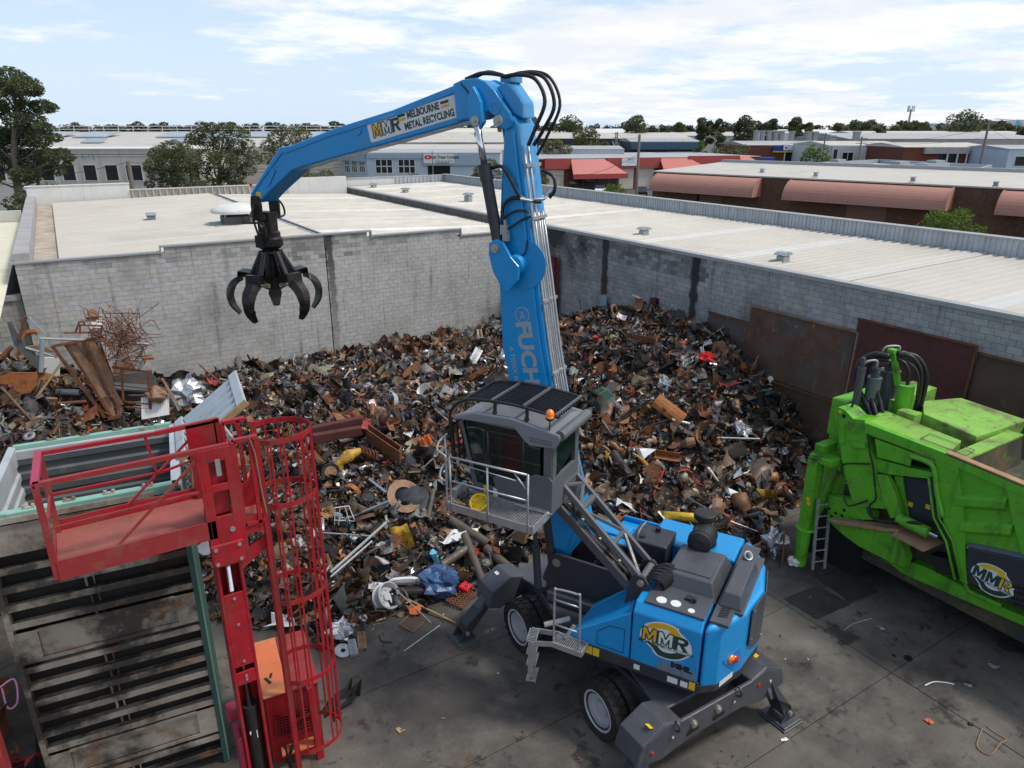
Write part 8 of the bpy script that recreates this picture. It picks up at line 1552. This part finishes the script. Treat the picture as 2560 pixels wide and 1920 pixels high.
q = MB(); d_ = (C_ - B_); q.tube([B_ + d_ * t + np.array([0, .13 * cos(t * 60), .13 * sin(t * 60)]) for t in np.linspace(0, .55, 70)], .02, 6); obj('spring', q, 'rust_flat', ax_)
ch_ = thing('chassis_box', 'rusty red-brown chassis beams with open boxed end in the middle of the heap', 'chassis', hit(950, 1150)); A_ = hit(785, 1125) + [0, 0, .35]; B_ = hit(905, 1115) + [0, 0, .5]; q = MB(); q.beam(A_, B_, .22, .26); q.beam(A_ + [0, .4, .1], B_ + [.2, .4, .15], .2, .2); obj('beam', q, 'plate_red', ch_, bev=.02)
A_ = hit(918, 1120) + [0, 0, .45]; B_ = hit(1000, 1175) + [0, 0, .4]; q = MB()
for o_ in ((0, 0, 0), (.18, .26, 0)): q.beam(A_ + np.array(o_), B_ + np.array(o_), .03, .34)
q.beam(B_ - [.02, .02, 0], B_ + [.20, .28, 0], .36, .34) if False else q.beam(B_, B_ + np.array([.18, .26, 0]), .03, .34); q.beam(A_ + [.09, .13, -.16], B_ + [.09, .13, -.16], .3, .02); obj('boxed_end', q, 'rust_flat', ch_)
p = hit(905, 1085); hero('crushed_bodywork', 'crushed faded red body panel on top of the chassis', 'panel', *lump(9, 12, 8, .5, .7), 'red_faded', p + [0, 0, .3], (.75, .6, .7), (.4, .3, .2))
p = hit(1045, 1015); hero('foil_sheet', 'bright white torn sheet standing out in the middle of the heap', 'sheet', *TPL['curled_strip'][0], 'white_paint', p + [0, 0, .25], (.95, 2.2, .95), (1.0, .5, 2.3), .01)
p = hit(1063, 1130); hero('cloth', 'bright orange rag hanging on the heap left of the catwalk rail', 'rag', *lump(5, 12, 8, .4, 1.5), 'orange_cloth', p + [0, 0, .2], (.36, .28, .5), (.2, .1, 0))
q = MB(); q.ring((0, 0, 0), (0, 0, 1), .26, .46, .05, 32); p = hit(1012, 1262); hero('flange_ring', 'big pale rusty flat ring leaning below the chassis', 'ring', np.vstack(q.v), q.f, 'rust_pale', p + [0, 0, .25], 1., (.75, -.1, .2))
p = hit(1136, 1358); hero('foil_sheet', 'crumpled silver roof sheet left of the upright pipe', 'sheet', *TPL['crumpled_sheet'][0], 'white_paint', p + [0, 0, .15], (.62, .4, .5), (.3, .1, .4), .01)
p = hit(1223, 1330); hero('steel_offcut', 'large square dark sheet below the catwalk corner', 'steel plate', *TPL['bent_plate'][2], 'pipe_steel', p + [0, 0, .2], (.78, .95, .78), (.45, .2, .4), .02)
q = MB(); q.box((0, 0, 0), (.42, .36, .34)); p = hit(1307, 1352); hero('baled_block', 'pinkish grey pressed metal block under the catwalk', 'block', np.vstack(q.v) + R0.normal(size=(8, 3)) * .015, q.f, 'rust_pale', p + [0, 0, .2], 1., (.1, .2, .5))
def tubes(name, label, cat, segs, r, material, T_=None):
    q_ = MB(T_); [q_.tube(spline(s_, 4) if len(s_) > 2 else s_, r, 6) for s_ in segs]; return tag(obj(name, q_, material), label, cat)
p = hit(867, 1322) + [0, 0, .1]; f = lambda x, z, y=0: p + np.array([x * RT[0], x * RT[1] + y, z]); tubes('chair_frame', 'white wire chair frame lying right of the red cage', 'chair frame', [[f(-.25, .5), f(.1, .55)], [f(-.25, .5), f(-.3, 0)], [f(.1, .55), f(.22, .12)], [f(-.12, .52), f(-.2, .0)], [f(0, .54), f(.1, .02)], [f(-.3, .15), f(.22, .12)], [f(-.3, .0, .3), f(.2, .1, .3)], [f(-.25, .5), f(-.3, .0, .3)]], .014, 'white_paint')
p = hit(948, 1530); hero('engine_cover', 'silver crumpled engine casing at the foot of the cage', 'casting', *lump(12, 18, 12, .45, .6), 'alu', hit(855, 1585) + [0, 0, .12], (.62, .5, .5), (.2, .3, .4))
q = MB(); q.box((0, 0, 0), (.16, .42, .08)); [q.ring((0, -.15 + k * .1, .045), (0, 0, 1), .025, .045, .02, 10) for k in range(4)]; hero('cylinder_head', 'rusty engine cylinder head on the concrete at the heap toe', 'engine part', np.vstack(q.v), q.f, 'rust_pale', hit(905, 1608) + [0, 0, .05], 1.1, (.1, .05, -.3)); hero('cylinder_head', 'grey engine cylinder head left of the rusty one', 'engine part', np.vstack(q.v), q.f, 'galv_dull', hit(883, 1625) + [0, 0, .05], 1., (.1, .05, -.2))
q = MB(); q.ring((0, 0, 0), (0, 0, 1), .05, .17, .03, 24); hero('brake_disc', 'silver brake disc lying at the heap toe by the cage', 'brake disc', np.vstack(q.v), q.f, 'galv', hit(858, 1632) + [0, 0, .05], 1., (.25, .1, 0))
hero('crumpled_sheet', 'black crumpled rubber sheet on the concrete beside the cage foot', 'sheet', *TPL['crumpled_sheet'][2], 'grab_steel', hit(860, 1755) + [0, 0, .08], (.8, .42, .5), (.1, .1, .5), .01)
q = MB(); [q.tube([(-.24 + .5 * 0, -.2 + k * .05, 0), (.24, -.2 + k * .05, 0)], .007, 5) for k in range(9)]; q.tube([(-.24, -.22, 0), (.24, -.22, 0), (.24, .22, 0), (-.24, .22, 0), (-.24, -.22, 0)], .012, 6); hero('oven_rack', 'rusty oven rack lying at the heap toe right of the silver rim', 'rack', np.vstack(q.v), q.f, 'rust_pale', hit(1030, 1562) + [0, 0, .06], .85, (.15, 0, .5))
p = hit(1040, 1535); hero('plastic_scrap', 'small orange plastic scrap by the oven rack', 'plastic', *TPL['crumpled_sheet'][1], 'orange_cloth', p + [0, 0, .12], .26, (.3, .4, 0), .02)
q = MB(); q.tube(spline([(-.34, 0, 0), (-.34, 0, .12), (-.2, 0, .2), (.2, 0, .2), (.34, 0, .12), (.34, 0, 0)], 4), .045, 10); q.box((0, 0, .06), (.5, .06, .08)); hero('bumper', 'white and maroon plastic bumper left of the blue bag', 'bumper', np.vstack(q.v), q.f, 'white_paint', hit(1012, 1470) + [0, 0, .1], .95, (.3, 0, -.45))
# right hand heap
q = MB(); q.tube(spline([(-.4, 0, .2), (-.15, 0, .1), (.1, 0, -.05), (.35, 0, -.25)], 4), np.linspace(.02, .09, 13), 10); hero('plastic_horn', 'bright yellow curved pipe above the lattice arm', 'pipe', np.vstack(q.v), q.f, 'yellow_dirty', hit(1606, 1170) + [0, 0, .2], .95, (.2, .3, -.5))
hero('white_sheet', 'white square sheet right of the lattice arm', 'sheet', *TPL['torn_sheet'][1], 'white_paint', hit(1562, 1275) + [0, 0, .15], (.6, .8, .5), (.4, .3, 1.0), .01)
hero('rusty_shell', 'broad orange rusted half pipe on the right slope of the heap', 'steel plate', *sheet(6, 2, lambda u, v: (v * 1.3, .42 * sin(u * 2.4), .42 * cos(u * 2.4) - .2)), 'rust_orange', hit(1672, 1040) + [0, 0, .22], .80, (.3, .55, -1.0), .02)
hero('green_panel', 'pale green rusted car panel right of the cab roof', 'panel', *TPL['crumpled_sheet'][3], 'plate_blue' if False else 'teal_dark', hit(1515, 1025) + [0, 0, .3], (1.0, 1.1, .9), (.9, .2, .4), .02)
hero('white_block', 'small white square panel at the foot of the right slope', 'panel', *TPL['torn_sheet'][2], 'white_paint', hit(1658, 1312) + [0, 0, .2], (.42, .6, .4), (.5, .2, .5), .02)
q = MB(); q.cyl((0, 0, 0), (0, 0, .03), .16, 20); hero('red_disc', 'small red disc on the heap above the air filter', 'disc', np.vstack(q.v), q.f, 'red_faded', hit(1820, 1312) + [0, 0, .16], 1., (.5, .3, 0))
hero('red_box', 'bright red crushed box high on the right side of the heap', 'box', *lump(20, 10, 7, .3, .8), 'plastic_red', hit(1765, 905) + [0, 0, .15], .5, (.2, .2, 0))
hero('foil_sheet', 'crumpled silver foil on the right slope before the plates', 'foil', *lump(14, 14, 9, .55, .6), 'alu', hit(1853, 1083) + [0, 0, .15], (.8, .7, .6), (.3, .4, .2))
hero('foil_sheet', 'long silver foil scrap near the green post', 'foil', *TPL['crumpled_sheet'][4], 'alu', hit(1850, 1195) + [0, 0, .18], (.9, .45, .5), (.4, .2, .7), .01)
hero('scrap_sack', 'white crushed sack of foil at the right toe of the heap', 'sack', *lump(17, 14, 9, .5, 1.2), 'alu', hit(1935, 1385) + [0, 0, .3], (.55, .5, .55), (.2, .1, 0)); hero('scrap_sack', 'small cream crushed sack beside the rusty bent sheet', 'sack', *lump(18, 12, 8, .35, .8), 'white_paint', hit(1985, 1412) + [0, 0, .1], .3)
q = MB(); q.lathe((0, 0, 0), (0, 0, 1), [(.16, -.3), (.2, -.28), (.16, -.2), (.13, 0), (.16, .2), (.22, .24), (.22, .3), (.1, .3), (.09, .1)], 18); hero('pipe_fitting', 'rusty flanged pipe fitting on the right slope below the foil', 'pipe fitting', np.vstack(q.v), q.f, 'rust_flat', hit(1945, 1245) + [0, 0, .15], .85, (1.1, .6, .3))
q = MB(); q.ring((0, 0, 0), (0, 0, 1), .17, .24, .05, 22); hero('gasket_ring', 'round pale ring standing on the peak of the heap', 'ring', np.vstack(q.v), q.f, 'rust_pale', hit(1535, 790) + [0, 0, .25], 1., (1.2, .2, .3))
hero('fender', 'pale twisted fender standing on the heap peak', 'fender', *TPL['curled_strip'][2], 'rust_pale', hit(1580, 805) + [0, 0, .35], (1.2, 3., 1.), (.4, 1.2, .5), .02)
# ---- left pile of light iron
YL = 21.5
def ly(px, py, y=YL): return at(px, py, 'Y', y)
z6_ = lambda x, y: (x / 4.608, 780 + y / 4.608)
def lz(x, y, Y_=YL): return ly(*z6_(x, y), Y_)
q = MB(); P = [lz(720, 370), lz(800, 480), lz(930, 680), lz(1080, 900), lz(1200, 1090), lz(1290, 1250)]; Q = [lz(1110, 320, 22.0), lz(1200, 500, 22.0), lz(1290, 690, 22.0), lz(1330, 900, 21.9), lz(1430, 1070, 21.8), lz(1400, 1190, 21.7)]
V = []
for a, b in zip(P, Q): V += [a, a * .66 + b * .34 + np.array([0, -.10, .04]), a * .5 + b * .5 + np.array([0, .05, 0]), a * .34 + b * .66 + np.array([0, -.10, .04]), b]
F_ = [(5 * i + j, 5 * i + j + 1, 5 * i + j + 6, 5 * i + j + 5) for i in range(5) for j in range(4)]; V, F_ = solid(np.array(V), F_, .04, 1); q.add(V, F_); t = thing('folded_panel', 'long tan folded metal panel with rusty frame standing on the left pile', 'panel', lz(1290, 1260)); obj('panel', q, 'rust_pale', t)
q = MB(); q.beam(lz(600, 390), lz(1230, 1240), .10, .08); q.beam(lz(770, 380), lz(1290, 1220), .07, .06); q.beam(lz(600, 395), lz(1190, 285), .12, .05); q.beam(lz(1130, 300, 22), lz(1320, 800, 22), .06, .05); q.beam(lz(1200, 1235), lz(1390, 1190), .1, .09); obj('frame', q, 'rust_flat', t)
t = thing('gate_frame', 'rusty barred gate standing on the left pile beside the folded panel', 'gate', lz(1730, 1230))
for a, b, w in (((1290, 635), (1720, 690), .06), ((1400, 660), (1420, 1020), .06), ((1715, 690), (1735, 1220), .07), ((1300, 700), (1705, 760), .03), ((1300, 780), (1710, 820), .03), ((1310, 840), (1715, 885), .03), ((1430, 1030), (1715, 1060), .03), ((1440, 1090), (1720, 1115), .03)): q = MB(); q.beam(lz(*a), lz(*b), w, w); obj('bar', q, 'rust_flat', t)
for i, (a, b, r, mt, lab) in enumerate((((460, 305), (1180, 330), .035, 'galv_dull', 'upper grey-blue tube behind the folded panel, left part'), ((1230, 345), (1740, 370), .04, 'galv', 'upper grey-blue tube right of the folded panel'), ((290, 410), (660, 520), .03, 'galv_dull', 'curved grey tube left of the folded panel'), ((1260, 545), (1650, 555), .035, 'galv', 'middle grey-blue tube above the gate'), ((1640, 375), (1620, 700), .03, 'plate_blue', 'short pale upright tube above the gate'), ((490, 320), (470, 690), .06, 'plate_blue', 'thick pale blue upright left of the folded panel'), ((1640, 540), (1770, 530), .07, 'rust_orange', 'short orange angle end above the gate'), ((1380, 410), (1500, 150), .022, 'galv', 'pale thin stick rising above the wire tangle'), ((0, 1200), (660, 1060), .06, 'rust_flat', 'long rusty beam lying low across the left pile'), ((660, 1060), (1000, 1030), .05, 'rust_flat', 'rusty beam lying behind the foot of the folded panel'), ((540, 780), (780, 720), .03, 'rust_flat', 'rusty tube left of the folded panel'), ((420, 980), (700, 600), .05, 'wood', 'brown plank like beam left of the folded panel'), ((310, 980), (660, 1000), .03, 'rust_pale', 'pale rod lying across the left pile'), ((560, 1150), (650, 1400), .03, 'rust_pale', 'slanted thin post behind the container rim'), ((250, 1240), (320, 1470), .03, 'rust_pale', 'left thin post behind the container rim'), ((400, 1120), (200, 1440), .035, 'rust_flat', 'slanted rusty tube behind the container rim'), ((960, 1060), (1040, 1350), .025, 'rust_flat', 'thin upright rusty tube behind the container rim'), ((1480, 960), (1690, 960), .02, 'rust_flat', 'bent thin rod in front of the gate'), ((0, 540), (140, 400), .06, 'rust_flat', 'rusty bar rising at the left edge'), ((1870, 770), (2080, 1110), .05, 'wood', 'pale plank leaning on the container door'), ((1910, 840), (2060, 1130), .03, 'white_paint', 'white strip beside the pale plank'))):
    A_, B_ = lz(*a), lz(*b); q = MB(); (q.tube([A_, B_], r, 8) if mt not in ('wood', 'rust_orange') else q.beam(A_, B_, r * 2, r)); tag(obj('steel_tube' if mt != 'wood' else 'plank', q, mt), lab, 'tube' if mt != 'wood' else 'plank')
for i, (a, lab) in enumerate(((((80, 1430), (80, 1330), (200, 1250), (420, 1170), (560, 1110)), 'big bent grey tube at the left behind the container rim'), (((430, 1440), (480, 1300), (600, 1140)), 'bright bent tube behind the container rim'), (((740, 1410), (820, 1300), (900, 1160), (720, 1100)), 'shiny tubular frame behind the container rim'))):
    q = MB(); q.tube(spline([lz(*k) for k in a], 5), .045, 8); tag(obj('steel_tube', q, 'galv' if i else 'rust_pale'), lab, 'tube')
q = MB(); q.add([lz(80, 120), lz(130, 110), lz(250, 330), lz(470, 610), lz(440, 670), lz(160, 380)], [(0, 1, 2, 5), (2, 3, 4, 5)]); V, F_ = solid(np.vstack(q.v), q.f, .04, 1); q = MB(); q.add(V, F_); tag(obj('chute_plate', q, 'cont_grey'), 'dark grey folded chute plate pointing up at the far left', 'steel plate')
q = MB(); q.add([lz(0, 750), lz(120, 700), lz(440, 700), lz(430, 830), lz(350, 930), lz(250, 950), lz(150, 890), lz(160, 830), lz(0, 830)], [(0, 1, 7, 8), (1, 2, 3, 7), (3, 4, 5, 6, 7)]); V, F_ = solid(np.vstack(q.v), q.f, .05, 1); q = MB(); q.add(V, F_); tag(obj('rusty_sheet', q, 'rust_orange'), 'orange-brown rusted panel with white patch at the far left', 'panel')
q = MB(); q.add([lz(500, 530, 22.4), lz(690, 520, 22.4), lz(690, 750, 22.4), lz(500, 750, 22.4)], [(0, 1, 2, 3)]); V, F_ = solid(np.vstack(q.v), q.f, .05, 1); q = MB(); q.add(V, F_); tag(obj('white_board', q, 'white_paint'), 'white board behind the grey tubes of the left pile', 'board')
q = MB(); q.add([lz(1300, 580, 23.2), lz(1480, 510, 23.2), lz(1600, 720, 23.2), lz(1300, 740, 23.2)], [(0, 1, 2, 3)]); V, F_ = solid(np.vstack(q.v), q.f, .05, 1); q = MB(); q.add(V, F_); tag(obj('white_board', q, 'rust_pale'), 'cream rusted panel behind the gate', 'board')
q = MB(); q.beam(lz(1300, 840, 22.8), lz(1700, 860, 22.8), .9, .05, (0, 0, 1)); q.box(tuple(lz(1500, 870, 23)), (1.3, .1, .9)); tag(obj('cabinet', q, 'cont_grey'), 'dark blue-grey cabinet behind the bars of the gate', 'cabinet')
t = thing('radiator', 'white ribbed radiator leaning behind the container door', 'radiator', lz(1780, 1180)); A_, B_ = lz(1640, 1110), lz(1930, 1060)
for k in range(12): q = MB(); c = A_ + (B_ - A_) * k / 11; q.beam(c + [-.04, -.08, -.30], c + [.06, .10, .28], .05, .06); obj('fin', q, 'white_paint', t)
rw_ = np.random.default_rng(41)
q = MB()
for j in range(3):
    for k in range(16): c = lz(rw_.uniform(1180, 1560), rw_.uniform(120, 430)); q.tube(spline([c + rw_.normal(size=3) * .35 for _ in range(4)], 4), .010, 4)
tag(obj('wire_tangle', q, 'rust_flat'), 'tangle of thin rusty wire and rods standing on top of the left pile', 'wire')
q = MB(); q.add([lz(330, 60), lz(540, 270), lz(480, 280), lz(290, 90)], [(0, 1, 2, 3)]); V, F_ = solid(np.vstack(q.v), q.f, .06, 1); q = MB(); q.add(V, F_); tag(obj('blue_beam', q, 'plate_blue'), 'slanting pale blue beam at the top left of the pile', 'beam'); q = MB(); q.beam(lz(300, 50), lz(220, 320), .12, .08); tag(obj('rusty_beam', q, 'rust_flat'), 'dark rusty upright at the top left of the pile', 'beam')
q = MB(); q.tube(spline([lz(260, 290), lz(310, 240), lz(400, 225), lz(440, 240)], 4), .07, 8); tag(obj('arched_beam', q, 'rust_orange'), 'arched orange rusty band at the top left of the pile', 'beam')
q = MB(); q.add([lz(290, 400, 22), lz(480, 380, 22), lz(620, 460, 22), lz(480, 480, 22)], [(0, 1, 2, 3)]); V, F_ = solid(np.vstack(q.v), q.f, .05, 1); q = MB(); q.add(V, F_); tag(obj('tan_sheet', q, 'rust_pale'), 'tan sheet behind the tubes at the top of the left pile', 'sheet')
tubes('cart_frame', 'rusty cage frame on top of the left pile', 'frame', [[lz(920, 110), lz(970, 110)], [lz(910, 150), lz(1180, 160)], [lz(915, 110), lz(870, 230)], [lz(920, 160), lz(925, 250)], [lz(1175, 160), lz(1160, 290)], [lz(730, 240), lz(1150, 230)], [lz(970, 110), lz(975, 160)]], .025, 'rust_flat')
hero('white_bag', 'white plastic wrapped lump on top of the left pile', 'bag', *lump(31, 12, 8, .4, 1.0), 'white_paint', lz(1110, 170, 22), .42); hero('white_bag', 'pale rag caught on the tallest post of the left pile', 'rag', *lump(32, 10, 7, .5, 1.6), 'rust_pale', lz(1060, 70, 22), .3)
hero('yellow_drum', 'yellowed plastic drum right of the gate', 'drum', *lump(34, 12, 8, .2, .8), 'rust_pale', lz(1810, 950), .55); hero('wrapped_bundle', 'silver wrapped bundle behind the container door', 'bundle', *lump(35, 14, 9, .4, .7), 'alu', lz(2170, 920, 22.5), .95)
# ---- small litter on the open concrete
for i, (x, y, kind, mt, s, lab) in enumerate(((2270, 1648, 'metal_ring', 'hose', .15, 'black rubber ring on the concrete below the shear'), (2235, 1640, 'casting', 'hose', .07, 'small black lump beside the rubber ring'), (2390, 1655, 'metal_ring', 'rust_flat', .10, 'small rusty ring on the orange stained concrete'), (2203, 1573, 'torn_sheet', 'plate_blue', .15, 'flat pale scrap on the concrete below the shear'), (2482, 1668, 'torn_sheet', 'galv', .16, 'pale bent scrap at the orange stain'), (2240, 1600, 'casting', 'hose', .08, 'dark nut near the pale flat scrap'), (2322, 1805, 'crumpled_sheet', 'orange_cloth', .12, 'crumpled orange scrap on the right of the concrete'), (1962, 1850, 'torn_sheet', 'white_paint', .11, 'white paper scrap right of the rear outrigger'), (2020, 1650, 'shard', 'white_paint', .05, 'tiny white chip on the concrete behind the handler'), (1000, 1828, 'torn_sheet', 'wood', .13, 'tan leaf like scrap on the concrete left of the handler'), (1294, 1738, 'steel_pipe', 'teal_dark', .14, 'dark green bottle shape on the concrete beside the handler'), (1126, 1626, 'casting', 'plastic_red', .05, 'tiny red cap on the concrete by the front outrigger'), (1245, 1685, 'shard', 'white_paint', .05, 'tiny white chip near the handler wheels'), (2425, 1812, 'casting', 'hose', .08, 'black knob on the slab joint at right'), (2420, 1715, 'torn_sheet', 'galv', .12, 'small silver scrap at the end of the white wire'))):
    P = gz(x, y, 0); o = hero(kind, lab, 'litter', *TPL[kind][i % 5], mt, P + [0, 0, .012 + .12 * s], (s, s, s * (.35 if 'sheet' in kind else 1)), (0, 0, i * 1.3), .03 if kind in ('torn_sheet', 'crumpled_sheet', 'shard') else None)
for pts, mt, lab in (([(2312, 1715), (2335, 1706), (2365, 1708), (2385, 1712)], 'white_paint', 'thin white wire on the concrete below the shear'), ([(2385, 1705), (2410, 1703), (2430, 1710), (2440, 1716), (2412, 1708)], 'hose', 'black cable loop at the end of the white wire'), ([(2455, 1822), (2442, 1868), (2475, 1888), (2500, 1860), (2515, 1850), (2490, 1835), (2465, 1816)], 'rust_pale', 'bent brown wire on the concrete at the lower right'), ([(2110, 1576), (2135, 1560), (2180, 1547)], 'galv', 'straight pale wire on the concrete near the steel sheet'), ([(948, 1590), (955, 1605), (980, 1607)], 'hose', 'bent black rod on the concrete at the heap toe')):
    q = MB(); q.tube(spline([gz(x, y, 0) + [0, 0, .015] for x, y in pts], 4), .012, 5); tag(obj('wire', q, mt), lab, 'wire')
p = hit(18, 1700) if False else np.array([-2.6, 10.2, 2.2]); P = at(20, 1745, 'Y', 12.2)
tubes('chair_frame', 'pink metal chair frame at the far left beyond the container', 'chair frame', [[at(-5, 1722, 'Y', 12.4), at(36, 1698, 'Y', 12.4), at(44, 1755, 'Y', 12.2), at(20, 1770, 'Y', 12.2), at(5, 1720, 'Y', 12.4)]], .016, 'pink')
# low scrap beside the container at the left
rl = np.random.default_rng(90)
for i in range(54):
    x, y = rl.uniform(-4.2, -1.95), rl.uniform(9.6, 13.5); k = GEN[i % 9]; o = bpy.data.objects.new(k[0], piece_mesh(k[0], i % 5, k[2][0])); COL.objects.link(o); s = rl.uniform(.25, .6); o.location = (x, y, .85 + rl.uniform(-.25, .3)); o.scale = (s, s, s); o.rotation_euler = tuple(rl.uniform(0, 3, 3)); tag(o, k[1] + ' in the pile left of the container', 'scrap metal', 'scrap left of the container')
q = MB(); XX2, YY2 = np.meshgrid(np.linspace(-7, -1.9, 14), np.linspace(8.5, 16, 18), indexing='ij'); q.v.append(np.column_stack([XX2.ravel(), YY2.ravel(), (.8 + .25 * np.sin(XX2 * 2.3) * np.sin(YY2 * 2) - .1 * np.abs(YY2 - 12.5)).ravel()])); q.n = len(q.v[0]); q.f = [(i * 18 + j, (i + 1) * 18 + j, (i + 1) * 18 + j + 1, i * 18 + j + 1) for i in range(13) for j in range(17)]; tag(obj('mound', q, 'mound', heap), None, kind='stuff')
